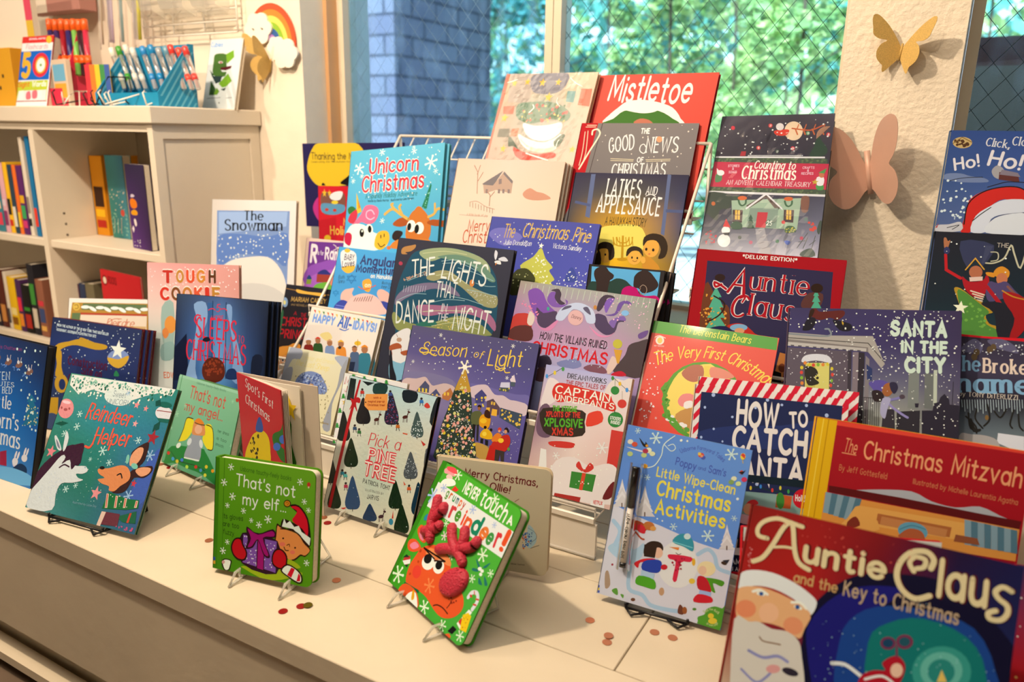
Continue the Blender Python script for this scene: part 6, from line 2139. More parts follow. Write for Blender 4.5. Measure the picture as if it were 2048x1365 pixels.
 'cookie': ('208 159 165 208 150 156 200 150 151/212 185 190 208 168 170 204 146 146/208 203 205 210 207 210 208 194 195/159 189 195 175 198 200 195 203 205/191 207 215 195 211 215 200 207 210/204 216 225 204 216 225 204 211 220', """S 220 216 230 70 7.7 3 32 1264 1009 1280 1007 1052 26 1013
T 220 229 234 170 1127 297 1128 100 0.30 0.000|b|T
T 175 49 41 170 1122 297 1122 100 0.24 0.000|b|T
T 220 229 234 327 1133 416 1132 99 0.30 0.000|b|O
T 175 127 58 327 1127 416 1126 99 0.24 0.000|b|O
T 220 229 234 443 1137 537 1136 99 0.30 0.000|b|U
T 200 78 49 442 1131 537 1131 99 0.24 0.000|b|U
T 220 229 234 557 1141 654 1140 98 0.30 0.000|b|G
T 191 127 54 557 1135 654 1135 98 0.24 0.000|b|G
T 220 229 234 690 1146 770 1144 98 0.30 0.000|b|H
T 84 49 28 690 1140 770 1139 98 0.24 0.000|b|H
T 220 229 234 143 959 252 964 103 0.30 0.000|b|C
T 191 52 41 143 952 252 957 103 0.24 0.000|b|C
T 220 229 234 273 964 380 969 103 0.30 0.000|b|O
T 115 68 36 273 957 380 962 103 0.24 0.000|b|O
T 220 229 234 400 970 508 974 102 0.30 0.000|b|O
T 175 117 58 399 963 508 967 102 0.24 0.000|b|O
T 220 229 234 531 975 632 980 102 0.30 0.000|b|K
T 200 84 58 531 968 632 973 102 0.24 0.000|b|K
T 220 229 234 651 980 700 982 101 0.30 0.000|b|I
T 191 52 41 651 974 700 976 101 0.24 0.000|b|I
T 220 229 234 727 984 824 988 101 0.30 0.000|b|E
T 175 127 58 727 977 823 981 101 0.24 0.000|b|E
p 144 176 180 158 878 293 926 284 534 166 541
E 208 144 71 254 715 67 3 -2 -84
p 200 127 71 161 654 203 684 236 630 201 579 168 598
T 200 108 80 166 198 837 235 51 0.16 0.000|n|EDWARD HEMINGWAY
p 130 168 175 149 512 284 548 281 393 145 370""".split("\n")),
 'sleeps': ('43 60 89 55 78 122 64 92 151 40 56 89 29 41 67/33 49 85 55 92 156 84 138 210 47 72 127 23 34 62/29 45 89 54 98 170 98 159 230 50 88 156 19 30 58/16 26 54 41 76 136 70 138 210 43 78 136 16 26 49/10 19 45 33 72 136 55 125 205 33 64 117 13 21 41', """p 120 159 215 186 1048 310 1071 335 906 252 732 235 485 257 384 130 370 194 636 226 897
p 115 155 215 526 1061 588 1054 599 865 667 745 747 437 627 424 626 678 565 925
P 46 90 156 333 1072 387 1074 412 400 366 395
L 26 49 89 7.0 386 1089 411 555
L 26 49 89 7.0 525 1087 557 429
L 26 49 89 5.7 306 609 616 594
P 11 23 56 -6 644 122 785 154 503 130 370 2 356
p 19 30 58 824 646 912 667 932 582 895 465 820 470
p 23 47 99 565 430 576 507 651 522 686 443
T 195 41 71 423 1000 466 1004 63 0.12 0.000|i|5
l 195 41 71 8.5 345 1009 382 1025 414 1015
l 195 41 71 8.4 475 1026 513 1033 537 1018
T 191 41 71 378 925 511 934 38 0.15 0.000|s|MORE
T 200 41 71 218 768 651 766 167 0.15 0.000|s|SLEEPS
T 200 41 71 667 751 730 751 63 0.12 0.000|s|TO
T 200 41 71 127 565 761 571 166 0.14 0.000|s|CHRISTMAS
l 200 41 71 12.8 262 952 223 955 202 908 244 860 280 786 258 765 225 781
p 84 34 24 317 429 309 506 347 574 400 598 470 599 526 566 548 505 541 440 490 396 383 372
S 130 56 36 50 11.4 3 319 520 401 592 511 565 539 478 348 432
p 16 23 45 313 763 359 774 379 750 346 731 299 736""".split("\n")),
 'ornate': ('212 216 220', """P 159 127 58 38 1126 1019 1129 1079 -632 -104 -531
P 84 110 80 164 1119 898 1117 893 1049 151 1050
P 84 110 80 939 1018 1018 1003 1079 -632 959 -638
P 84 110 80 45 1015 144 1017 25 -42 -47 -45
P 159 64 49 144 1021 909 1017 905 998 140 998
P 204 198 190 145 998 905 998 931 -165 69 -169
P 183 159 117 161 895 903 888 891 792 150 789
E 212 225 234 194 1080 50 1 1 -18
E 212 225 234 280 1062 45 -22 -9 -16
E 212 225 234 365 1077 50 1 1 -18
E 212 225 234 451 1059 44 -22 -9 -16
E 212 225 234 535 1074 49 1 1 -18
E 212 225 234 621 1056 44 -22 -9 -16
E 212 225 234 705 1071 49 1 1 -18
E 212 225 234 790 1053 44 -22 -9 -16
E 212 225 234 873 1068 49 1 1 -18
E 208 220 234 972 906 29 1 3 -54
E 208 220 234 970 777 28 -9 -17 -52
E 208 220 234 969 649 24 -17 -35 -43
E 208 220 234 968 521 29 1 3 -54
E 208 220 234 967 393 28 -8 -17 -52
E 208 220 234 966 266 24 -17 -35 -43
E 208 220 234 965 138 29 1 3 -54
E 208 220 234 964 11 28 -8 -17 -51
E 208 220 234 963 -116 23 -16 -35 -43
E 191 168 80 90 1082 43 1 3 -42
l 115 88 36 6.9 67 1097 103 1101 109 1066 76 1062
E 191 168 80 962 1074 42 1 2 -42
l 115 88 36 6.7 940 1090 974 1094 980 1059 949 1055
T 179 94 67 446 886 763 885 75 0.10 0.000|c|Deirdre
l 179 94 67 6.8 462 918 530 960 618 962
L 159 64 49 6.8 269 880 446 884""".split("\n")),
 'constr': ('28 41 80 33 47 89 36 50 94/29 49 108 38 56 117 36 50 103/28 47 103 33 50 103 29 45 99/36 52 94 41 58 99 38 52 94/55 72 108 61 76 108 54 68 103', """T 191 216 234 60 1006 693 987 21 0.18 0.000|n|FROM THE AUTHOR OF THE #1 NEW YORK TIMES BESTSELLER
T 191 216 234 62 961 550 950 21 0.18 0.000|n|GOODNIGHT, GOODNIGHT, CONSTRUCTION SITE
S 191 216 234 120 6.8 4 12 1067 1069 1071 1050 444 83 305
p 175 144 45 54 777 103 836 232 874 359 912 511 901 678 892 683 856 557 833 330 849 202 818 113 769
l 175 144 45 13.4 359 912 396 920 663 868
p 175 144 45 74 772 152 767 173 619 204 533 110 520 112 641
* 212 229 234 825 862 98
p 200 168 62 711 793 821 785 951 831 935 749 853 694 758 718
E 115 142 205 838 795 124 16 10 -72
* 212 229 234 825 862 94
p 191 159 58 713 779 841 777 957 827 927 740 843 696 754 719
T 72 26 62 244 655 721 659 77 0.20 0.000|b|Construction
T 72 26 62 421 584 668 573 74 0.20 0.000|b|Site on
T 72 26 62 269 481 790 494 74 0.20 0.000|b|Christmas Night
E 175 144 49 196 456 82 11 13 -89
E 29 47 99 207 450 41 6 8 -53
P 175 142 41 83 305 178 318 191 154 88 139
p 55 74 117 20 68 104 156 205 126 186 -13 37 -51
p 41 127 89 809 615 829 669 872 623""".split("\n")),
 'tenmin': ('29 49 103 29 49 101 28 45 89 26 41 76/28 72 146 29 72 141 28 64 127 26 50 101/23 92 180 26 96 190 26 92 175 24 72 146/23 104 200 28 113 210 29 108 195 28 92 175/41 121 210 43 125 215 47 125 210 43 108 190/70 142 220 72 146 225 70 142 220 55 121 200', """T 115 56 117 -95 1045 680 1094 28 0.12 0.000|n|Rhiannon Fielding - Chris Chatterton
p 115 88 85 322 964 348 1002 400 1016 414 989 374 961
L 191 194 205 5.8 357 1003 343 1043
L 191 194 205 5.8 386 1011 390 1050
E 191 198 215 358 1007 18 3 3 -15
S 99 150 234 14 5.9 280 281 963 374 961 379 933 269 933
p 115 88 85 479 955 504 992 555 1006 569 980 530 951
L 191 194 205 5.7 513 994 500 1033
L 191 194 205 5.7 542 1001 545 1040
E 191 198 215 514 997 17 3 3 -15
S 99 150 234 14 5.8 310 439 954 530 951 535 924 427 924
p 115 88 85 622 955 647 992 697 1006 711 980 672 952
L 191 194 205 5.7 655 994 642 1033
L 191 194 205 5.6 684 1001 687 1039
E 191 198 215 656 997 17 3 3 -15
S 99 150 234 14 5.7 330 583 954 672 952 677 925 571 924
p 115 88 85 770 918 794 955 843 968 857 943 819 915
L 191 194 205 5.6 802 956 790 995
L 191 194 205 5.6 830 964 833 1002
E 191 198 215 803 960 17 3 3 -15
S 99 150 234 14 5.6 385 732 917 819 915 824 888 720 888
p 115 88 85 157 950 183 988 237 1002 251 976 210 946
L 191 194 205 5.9 192 989 179 1030
L 191 194 205 5.9 223 998 226 1037
E 191 198 215 194 993 18 3 3 -16
S 99 150 234 14 6.0 270 116 949 210 946 216 919 103 918
T 191 216 234 404 807 571 835 65 0.12 0.000|s|TEN
T 191 216 234 296 749 639 783 38 0.12 0.000|s|MINUTES
T 191 216 234 353 691 622 724 52 0.13 0.000|s|TO BED
T 200 216 234 357 578 635 595 103 0.15 0.000|s|Little
T 200 216 234 186 397 762 441 125 0.15 0.000|s|Unicorn's
T 200 216 234 117 268 808 295 131 0.16 0.000|s|Christmas
P 32 110 156 874 765 945 713 912 707 975 655 933 647 1006 596 953 586 1036 538 804 493 865 570 811 560 862 634 819 626 859 698 826 692
S 208 211 156 26 8.4 5 839 676 975 679 987 529 806 483
S 191 225 234 40 11.4 6 558 1129 955 1144 1007 423 767 597 616 1015
p 191 194 225 735 168 746 204 790 202 792 147 750 138
E 208 216 234 768 181 37 8 6 -30
E 208 216 234 881 233 37 8 6 -30
E 208 216 234 766 236 12 0 -10 -36
E 208 216 234 801 238 12 0 -10 -36
E 208 216 234 879 287 12 0 -10 -36
E 208 216 234 910 288 11 0 -10 -36
p 23 52 94 731 101 830 178 920 164 922 109 779 78
P 144 34 71 555 220 639 249 665 120 576 112
p 99 172 234 220 35 578 101 788 124 1000 105 1014 31 242 -75""".split("\n")),
 'flash': ('216 225 234', """P 200 49 49 -12 901 559 878 548 791 -14 801
P 19 96 200 -15 695 539 694 537 329 -11 333
P 175 194 58 -15 311 522 324 528 62 -4 61
P 208 216 225 24 199 516 204 521 62 4 66
T 220 216 234 115 839 412 836 20 0.20 0.000|n|SCHOLASTIC
E 216 176 54 471 828 49 -2 7 -48
T 200 144 165 76 725 467 719 54 0.12 0.000|h|Flashcards
T 208 168 54 35 382 203 388 271 0.24 0.000|b|5
E 200 49 67 368 515 143 -19 -9 -152
E 208 159 36 372 514 97 -13 -6 -106
E 216 229 234 372 514 75 -10 -5 -87
E 113 159 71 372 514 19 -1 2 -18
T 200 117 45 1 250 207 250 59 0.20 0.000|h|Sight
T 220 234 234 249 249 502 250 58 0.20 0.000|h|Words
P 218 234 234 36 199 111 202 119 91 40 87
p 208 108 127 164 168 224 189 252 100 175 90
p 208 108 127 271 188 347 197 360 109 283 99
P 218 234 234 378 196 440 200 439 96 378 92
L 152 30 36 10.9 4 65 528 64""".split("\n")),
 'cubles': ('216 227 234', """T 99 159 234 16 746 278 744 52 0.14 0.000|n|Cubles
p 70 110 49 148 406 119 578 142 657 371 651 405 549 411 392
P 115 168 45 371 651 521 697 551 613 417 538
E 200 185 195 274 557 50 -1 3 -14
E 144 23 36 281 554 19 0 2 -10
P 84 19 32 284 495 365 500 524 514 511 481 395 460 301 467
P 216 229 234 301 467 415 459 512 478 500 442 337 443
P 41 72 49 59 470 146 417 159 360 119 394
P 41 62 67 119 394 349 393 324 325 225 302
P 115 168 45 288 302 464 425 565 335 460 268 381 257
P 55 94 49 110 165 112 337 238 245 236 165
P 101 150 45 213 177 257 257 330 211 278 166
P 41 62 58 345 234 463 257 431 217
L 115 121 136 6.6 76 124 367 138
L 115 121 136 6.4 491 133 611 140
E 84 94 99 351 75 12 0 2 -9""".split("\n")),
}
RUBBER = {'antlers': [[[(216, 393), (186, 443), (156, 504), (146, 574), (125, 624)], [(159, 500), (184, 548), (212, 581), (210, 607)], [(138, 410), (192, 446), (232, 474), (243, 495)]], [[(567, 401), (524, 425), (466, 438), (402, 479), (359, 531)], [(469, 434), (401, 412), (357, 391), (335, 376)], [(504, 431), (504, 486), (494, 532), (474, 563)], [(515, 471), (569, 496), (596, 524), (606, 554)]]], 'nose': ([567, 275], [102.4, 12.9], [-25.8, -100.5])}
CONFETTI = [(-1.0795, 0.8084, 'c', 0.0072, 'copper confetti disc left of the green elf book'), (-0.7968, 0.8311, 'c', 0.0072, 'copper confetti disc in the shadow right of the elf book'), (-0.8089, 0.7246, 'r', 0.0072, 'dark red confetti disc near the bench edge below elf book'), (-0.7947, 0.7483, 'r', 0.0072, 'red confetti disc partly under the olive one'), (-0.7863, 0.7549, 'o', 0.0072, 'olive confetti disc overlapping the red one'), (-0.9433, 0.9674, 'r', 0.0072, 'red confetti disc left of the fir tree book foot'), (-0.9646, 0.9794, 'c', 0.0072, 'brown confetti disc touching the elf book corner'), (-0.3929, 0.95, 'c', 0.0072, 'copper confetti disc at the tip of the reindeer shadow'), (-0.3534, 0.9288, 'c', 0.0072, 'upper copper confetti disc overlapping its twin'), (-0.3499, 0.9148, 'c', 0.0072, 'lower of the two touching copper confetti discs'), (-0.2979, 0.9734, 'c', 0.0072, 'copper confetti disc on the cross seam of the bench'), (-0.2705, 0.9749, 'c', 0.0072, 'copper confetti disc right of the bench cross seam'), (-1.4369, 0.971, 'c', 0.0072, 'copper confetti disc left of the pale green angel book'), (-1.4051, 0.9723, 'r', 0.0072, 'red confetti disc just under the angel book'), (-1.5427, 0.9753, 'r', 0.0072, 'red confetti disc behind the teal reindeer book')]
GEO = {'gold': (-0.1338, 1.745, 1.2867), 'gold_s': 0.565, 'rose': (-0.1611, 1.738, 1.0538), 'rose_s': 0.963, 'gold2': (-1.832, 1.745, 1.305), 'gold2_s': 0.707, 'rainbow': (-1.8258, 1.748, 1.3625), 'rainbow_s': 0.0987, 'clouds': [(-0.0459, 0.0422, 0.0557), (0.0626, -0.0313, 0.0517), (0.0297, -0.0122, 0.0363)], 'wr': (-2.151, 1.735, 1.462), 'wr_s': (0.433, 0.132), 'pier': (-4.489, -4.08, 5.2, 6.68), 'hedge': (-6.08,), 'car': (1.0, 4.3, 0.87)}
LIPN = 1.355
LIPD = (1.353, .295, -.385, -.2)
PEGS = [(1.4374, 0.445), (1.4393, 0.4113), (1.4393, 0.3759)]
SHELVED = [(-2.9143, -2.8692, 1.405, 0.367, 0.5839, 0.16, ['3a8a9c', 'd8c8b0'], 'teal spine leftmost on upper left shelf, at picture edge', 'spines on the upper left shelf'), (-2.8646, -2.8172, 1.405, 0.367, 0.5888, 0.16, ['8a4a6a', 'e8d8c8'], 'mauve spine second on the upper left shelf', 'spines on the upper left shelf'), (-2.8127, -2.7693, 1.405, 0.367, 0.5904, 0.16, ['3f8094', 'd84860', 'e8d0b8'], 'teal spine with pink block on upper left shelf', 'spines on the upper left shelf'), (-2.7654, -2.7382, 1.405, 0.367, 0.595, 0.16, ['d8a8b8', '8a3a6a', 'd8c8d8'], 'pale pink spine left of the yellow one, upper shelf', 'spines on the upper left shelf'), (-2.7348, -2.711, 1.405, 0.367, 0.5975, 0.16, ['e8b828', 'c83828', '2a2a28'], 'yellow spine with red block on upper left shelf', 'spines on the upper left shelf'), (-2.7076, -2.684, 1.405, 0.367, 0.5904, 0.16, ['2f4458', 'd8d8d0'], 'dark slate spine right of the yellow one', 'spines on the upper left shelf'), (-2.6807, -2.6604, 1.405, 0.367, 0.5913, 0.16, ['e07030', 'e8c030'], 'orange spine with yellow block on upper left shelf', 'spines on the upper left shelf'), (-2.657, -2.6251, 1.405, 0.367, 0.5891, 0.16, ['5a2a6a', 'c83c78', '3fa060', 'd8a828'], 'purple spine with green top on upper left shelf', 'spines on the upper left shelf'), (-2.6188, -2.599, 1.405, 0.367, 0.6787, 0.16, ['d8d0c4', '2a2a2a', '8a8078'], 'tall white spine near the divider, upper shelf', 'spines on the upper left shelf'), (-2.584, -2.5616, 1.405, 0.367, 0.6824, 0.16, ['2070a8', 'd84030'], 'tall blue spine against the divider, upper shelf', 'spines on the upper left shelf'), (-2.9795, -2.9315, 1.405, 0.0215, 0.183, 0.16, ['3a6a5a', 'd8c8a0'], 'green spine leftmost on the lower left shelf', 'spines on the lower left shelf'), (-2.9273, -2.887, 1.405, 0.0215, 0.1788, 0.16, ['2a2430', 'c8b090'], 'black spine second on the lower left shelf', 'spines on the lower left shelf'), (-2.8828, -2.8432, 1.405, 0.0215, 0.2291, 0.16, ['5a2c24', 'c88a4a'], 'brown spine on the lower left shelf', 'spines on the lower left shelf'), (-2.8391, -2.8199, 1.405, 0.0215, 0.2234, 0.16, ['d8d0c4', '4a4a4a'], 'thin white spine left of tall yellow, lower shelf', 'spines on the lower left shelf'), (-2.8169, -2.7718, 1.405, 0.0215, 0.2091, 0.16, ['e0b820', '8a5a10', 'e8d890'], 'tall yellow spine on the lower left shelf', 'spines on the lower left shelf'), (-2.7677, -2.7362, 1.405, 0.0215, 0.2046, 0.16, ['4a2a5a', 'e08a30', 'd83050'], 'purple and orange spine on the lower left shelf', 'spines on the lower left shelf'), (-2.7332, -2.6863, 1.405, 0.0215, 0.1913, 0.16, ['1a1a1a', 'a82c24', '3a8a34'], 'wide black spine on the lower left shelf', 'spines on the lower left shelf'), (-2.6824, -2.6457, 1.405, 0.0215, 0.2662, 0.16, ['24242c', 'c8c0b4', '3f8a3c'], 'dark spine with pale top on lower left shelf', 'spines on the lower left shelf'), (-2.6423, -2.6001, 1.405, 0.0215, 0.2185, 0.16, ['8a5a48', 'd8a85a', '3a4a7a', 'c83848'], 'many coloured spine against the divider, lower shelf', 'spines on the lower left shelf'), (-2.505, -2.475, 1.54, 0.367, 0.6224, 0.13, ['e0c020', '3a2a18'], 'thin yellow spine first in the right bay', 'spines on the right bay of the bookcase'), (-2.471, -2.4058, 1.54, 0.367, 0.6238, 0.13, ['c8841c', 'a82c20', 'e0b020', '3a2418'], 'thick amber and red spine in the right bay', 'spines on the right bay of the bookcase'), (-2.5817, -2.5557, 1.45, 0.0215, 0.2039, 0.15, ['4a3040', 'c8a8a0'], 'maroon spine first on the lower right shelf', 'spines on the lower right shelf'), (-2.552, -2.5263, 1.45, 0.0215, 0.2071, 0.15, ['6a4450', 'd8c8c0'], 'plum spine second on lower right shelf', 'spines on the lower right shelf'), (-2.5226, -2.5001, 1.45, 0.0215, 0.2102, 0.15, ['8a4a4a', 'd8b8a8'], 'rose spine third on lower right shelf', 'spines on the lower right shelf'), (-2.4964, -2.4713, 1.45, 0.0215, 0.2132, 0.15, ['54384a', 'c8b0b0'], 'dark plum spine fourth on lower right shelf', 'spines on the lower right shelf'), (-2.4676, -2.4372, 1.45, 0.0215, 0.2167, 0.15, ['2f3a58', 'd8d4cc'], 'navy spine with white block on lower right shelf', 'spines on the lower right shelf'), (-2.4336, -2.3869, 1.45, 0.0215, 0.2213, 0.15, ['6a6450', 'c8b890'], 'olive spine on the lower right shelf', 'spines on the lower right shelf')]
FACED = [(-2.3719, -2.2823, 1.53, 0.367, 0.6285, 0.03, ['2f6a6a', '63 122 128 68 128 138 58 106 132', '58 122 106 47 106 112 74 138 154'], 'teal boxed set with rows of tiny icons in the right bay', {'art': ['S 216 200 176 26 9 3 10 350 330 350 330 620 10 620', 'S 138 184 160 30 12 5 10 40 330 40 330 330 10 330', 'E 184 72 60 250 330 40 0 0 44', 'L 208 200 184 6 40 60 70 250', 'L 208 200 184 6 110 60 140 250', 'L 208 160 136 6 180 60 210 250']}), (-2.1235, -2.0127, 1.42, 0.367, 0.6127, 0.02, ['2a1a40', '42 36 64 48 40 72', '90 52 132 58 36 80'], 'purple book cover with orange blobs at the stile of right bay', {'yaw': -0.15, 'art': ['p 216 120 28 40 560 110 590 190 560 200 500 120 470 50 490', 'p 216 152 28 40 430 120 460 190 440 180 400 60 395', 'p 224 216 220 90 340 130 350 150 290 120 260 95 290', 'P 224 216 224 20 230 60 270 80 230 50 180', 'S 224 220 228 14 9 4 10 20 200 20 200 120 10 120', 'p 200 192 216 70 620 110 640 160 625 150 610 80 600']}), (-2.2796, -2.0498, 1.4, 0.0215, 0.2884, 0.006, ['a81c24', '184 36 44 176 32 40', '192 44 48 168 28 36'], 'red book with a round badge lying upright on lower right shelf', {'yaw': -0.1, 'art': ['E 122 16 24 90 937 60 0 0 66', 'E 216 200 184 90 937 40 0 0 44', 'T 106 12 20 170 912 370 912 80 .2 0|n|ROCKS']})]
DISPLAYS = [('pink card display box holding orange capped pens on bookcase', -2.57, -2.41, 1.45, 1.54, 0.25, 'p'), ('blue striped card display box beside the dinosaur card pack', -2.24, -1.955, 1.44, 1.57, 0.175, 'b')]
PENS = [((-2.5124, 1.49, 0.8698), (-2.5645, 1.525, 1.0375), 0.0085, '2a2a6a', 'e8601c', 'orange capped pen with navy body, first from left in pink box', 'orange capped pens in the pink box', False), ((-2.4805, 1.49, 0.8692), (-2.5328, 1.525, 1.0345), 0.0085, '3a2a6a', 'e8601c', 'orange capped pen with violet body, second from left in pink box', 'orange capped pens in the pink box', False), ((-2.4489, 1.49, 0.8686), (-2.5008, 1.525, 1.0343), 0.0085, 'a01c2c', 'e8601c', 'orange capped pen with red body, third from left in pink box', 'orange capped pens in the pink box', False), ((-2.4177, 1.49, 0.868), (-2.4698, 1.525, 1.0313), 0.0085, '2a2a70', 'e8601c', 'orange capped pen with blue body, fourth from left in pink box', 'orange capped pens in the pink box', False), ((-2.387, 1.49, 0.8674), (-2.4386, 1.525, 1.0311), 0.0085, '7ac05a', 'e8601c', 'orange capped pen with green body, fifth from left in pink box', 'orange capped pens in the pink box', False), ((-2.3591, 1.49, 0.8669), (-2.4109, 1.525, 1.0283), 0.0085, '3a1a2a', 'e8601c', 'orange capped pen with dark body, sixth from left in pink box', 'orange capped pens in the pink box', False), ((-2.3315, 1.49, 0.8663), (-2.3829, 1.525, 1.0283), 0.0085, 'c83050', 'e8601c', 'orange capped pen with pink body, seventh from left in pink box', 'orange capped pens in the pink box', False), ((-2.2138, 1.52, 0.8262), (-2.2892, 1.54, 0.9436), 0.0075, '58a030', 'f0ece4', 'clear click pen with white top, first from left in blue box', 'clear pens in the blue striped box', True), ((-2.1806, 1.52, 0.8259), (-2.2545, 1.54, 0.9466), 0.0075, '3a8a30', '3f9a34', 'clear click pen with green top, second from left in blue box', 'clear pens in the blue striped box', True), ((-2.1478, 1.52, 0.8255), (-2.2204, 1.54, 0.9496), 0.0075, 'd8d0d0', 'e0ddd6', 'clear click pen with grey top, third from left in blue box', 'clear pens in the blue striped box', True), ((-2.1154, 1.52, 0.8251), (-2.1889, 1.54, 0.9401), 0.0075, '48484c', 'd8d8d4', 'clear click pen with black top, fourth from left in blue box', 'clear pens in the blue striped box', True), ((-2.0699, 1.52, 0.8246), (-2.1419, 1.54, 0.9426), 0.0075, '1f7ac0', '2f8ad0', 'clear click pen with blue top, fifth from left in blue box', 'clear pens in the blue striped box', True), ((-2.0342, 1.52, 0.8242), (-2.1048, 1.54, 0.9454), 0.0075, '2a6ac0', '2088c8', 'clear click pen with deep blue top, sixth from left in blue box', 'clear pens in the blue striped box', True), ((-1.999, 1.52, 0.8238), (-2.0703, 1.54, 0.936), 0.0075, '8a8a90', '9aa0a8', 'clear click pen with silver top, seventh from left in blue box', 'clear pens in the blue striped box', True), ((-1.9686, 1.52, 0.8235), (-2.0387, 1.54, 0.939), 0.0075, '2f7ab0', '6a98b0', 'clear click pen with sky top, eighth from left in blue box', 'clear pens in the blue striped box', True), ((-1.9471, 1.52, 0.8232), (-2.0162, 1.54, 0.9422), 0.0075, 'd83c34', 'd83c34', 'clear click pen with red top, ninth from left in blue box', 'clear pens in the blue striped box', True), ((-1.9132, 1.52, 0.8229), (-1.9829, 1.54, 0.933), 0.0075, 'c83830', 'e04838', 'clear click pen with scarlet top, tenth from left in blue box', 'clear pens in the blue striped box', True), ((-1.886, 1.52, 0.8226), (-1.9546, 1.54, 0.936), 0.0075, 'd04040', 'd8403a', 'clear click pen with crimson top, eleventh from left in blue box', 'clear pens in the blue striped box', True)]
STANDS = [((-2.279, 1.4, 1.1760000000000002), (-1.25, 0, 0.3), 0.13, 'k', 'black wire easel lying at the left of the heap on bookcase'), ((-2.198, 1.41, 1.1760000000000002), (-1.2, 0, -0.25), 0.12, 'k', 'black wire easel lying in the middle of the heap on bookcase'), ((-2.136, 1.425, 1.1760000000000002), (-0.35, 0, 0.5), 0.1, 'k', 'black wire easel standing up at back of heap on bookcase'), ((-2.238, 1.405, 1.1760000000000002), (-1.0, 0, 0.9), 0.11, 'w', 'white wire easel tangled at the left of the heap on bookcase'), ((-2.125, 1.4, 1.1760000000000002), (-1.1, 0, -0.7), 0.12, 'w', 'white wire easel tangled in the middle of the heap'), ((-2.035, 1.405, 1.1760000000000002), (-1.2, 0, 0.2), 0.12, 'w', 'white wire easel at the right of the heap')]
HANGING = [(-2.489, 1.57, 0.01, 0.212, ['d8c8b8', 'b8a890'], 'clear packet with pale sticks hanging leftmost above pens'), (-2.442, 1.567, 0.023, 0.204, ['b8a8d0', 'c8b8d8'], 'clear packet with lavender pens hanging above pens'), (-2.386, 1.563, 0.014, 0.2, ['6a9aa8', '88b0b8'], 'clear packet with teal pens hanging above pens'), (-2.309, 1.572, 0.033, 0.205, ['d8d0dc', 'c8c040'], 'packet with black header strip hanging right of the others')]
CARTONS = [('notebook', 'white scribbled notebook with a rainbow edge at top left corner', 'notebook', (-2.798, 1.5, 1.172), (0.32, 0.02, 0.383), 0.1, 'e8dfd0', [('rainbow_edge', 0.9, 0.0, 1.0, 0.35, 'c8c848'), ('rainbow_edge', 0.9, 0.35, 1.0, 0.7, 'd8b83c'), ('rainbow_edge', 0.9, 0.7, 1.0, 1.0, 'd84868')]), ('dotted_box', 'small yellow box with black dots below the scribbled notebook', 'box', (-2.763, 1.455, 1.172), (0.159, 0.04, 0.182), 0, 'd8a020', [('black_dot', 0.3, 0.6, 0.36, 0.66, '2a2418'), ('black_dot', 0.6, 0.5, 0.66, 0.56, '2a2418'), ('black_dot', 0.45, 0.3, 0.51, 0.36, '2a2418')]), ('rainbow_card', 'small card with rainbow stripes leaning in the heap on bookcase', 'card', (-2.263, 1.47, 1.172), (0.093, 0.004, 0.121), 0.2, 'd8c030', [('stripe', 0.0, 0.0, 0.2, 1, 'd83040'), ('stripe', 0.2, 0, 0.4, 1, 'e07828'), ('stripe', 0.6, 0, 0.8, 1, '3a8a4a'), ('stripe', 0.8, 0, 1, 1, '3a5aa8')]), ('sticker_pack', 'small colourful sticker pack right of the flash card box', 'packet', (-2.426, 1.452, 1.172), (0.1, 0.015, 0.138), -0.15, 'd8c4b0', [('label', 0.1, 0.55, 0.9, 0.9, '6ab0d8'), ('label', 0.1, 0.2, 0.9, 0.5, 'e8a838'), ('label', 0.1, 0.0, 0.9, 0.18, 'd83c50')]), ('gift_carton', 'white and dusty pink carton high above the flash cards', 'box', (-2.769, 1.66, 1.49), (0.319, 0.06, 0.119), 0, 'b8847c', [('front_label', 0.0, 0, 0.42, 1, 'e8ded0')])]
TREES = [('narrow blue green tree outside behind the window mullion', -3.44, 6.6, 4.8, 0.55, 0.2, 5200, 0.085, (2, 2, 2, 0), 1, 'tree'), ('narrow tree outside in the middle of the second pane', -2.23, 6.4, 4.8, 0.55, 0.2, 5200, 0.085, (0, 2, 1), 2, 'tree'), ('narrow bright green tree outside nearest the white pillar', -1.16, 6.2, 4.8, 0.55, 0.2, 5200, 0.085, (0, 0, 1), 3, 'tree'), ('blue green tree outside behind the brick pier', -5.89, 9.0, 5.4, 0.7, 0.2, 5200, 0.12, (2, 2, 0), 4, 'tree'), ('tree outside second row, right of the mullion', -3.88, 9.0, 5.4, 0.7, 0.2, 5200, 0.12, (2, 0, 1), 5, 'tree'), ('yellow green tree outside second row, behind middle pane', -2.38, 9.0, 5.4, 0.7, 0.2, 5200, 0.12, (0, 1, 1), 6, 'tree'), ('green tree outside second row, behind the white pillar', -1.02, 8.8, 5.4, 0.5, 0.2, 5200, 0.12, (0, 1, 2), 7, 'tree'), ('blue green tree outside above the parked car', 0.02, 8.6, 5.4, 0.5, 0.2, 5200, 0.12, (2, 0, 1), 8, 'tree'), ('dark tree far outside left of the brick pier', -11.08, 12.5, 5.4, 0.8, 0.2, 5200, 0.18, (2, 2, 0), 9, 'tree'), ('big blue green tree far outside right of the brick pier', -7.39, 12.6, 5.4, 0.8, 0.2, 5200, 0.18, (2, 2, 0), 10, 'tree'), ('big tree far outside behind the middle of the second pane', -4.6, 12.5, 5.4, 0.8, 0.2, 5200, 0.18, (0, 2, 1), 11, 'tree'), ('big bright tree far outside left of the white pillar', -2.51, 12.6, 5.4, 0.8, 0.2, 5200, 0.18, (0, 1, 1), 12, 'tree'), ('big tree far outside right of the white pillar', -0.56, 12.5, 5.4, 0.8, 0.2, 5200, 0.18, (0, 1, 2), 13, 'tree')]

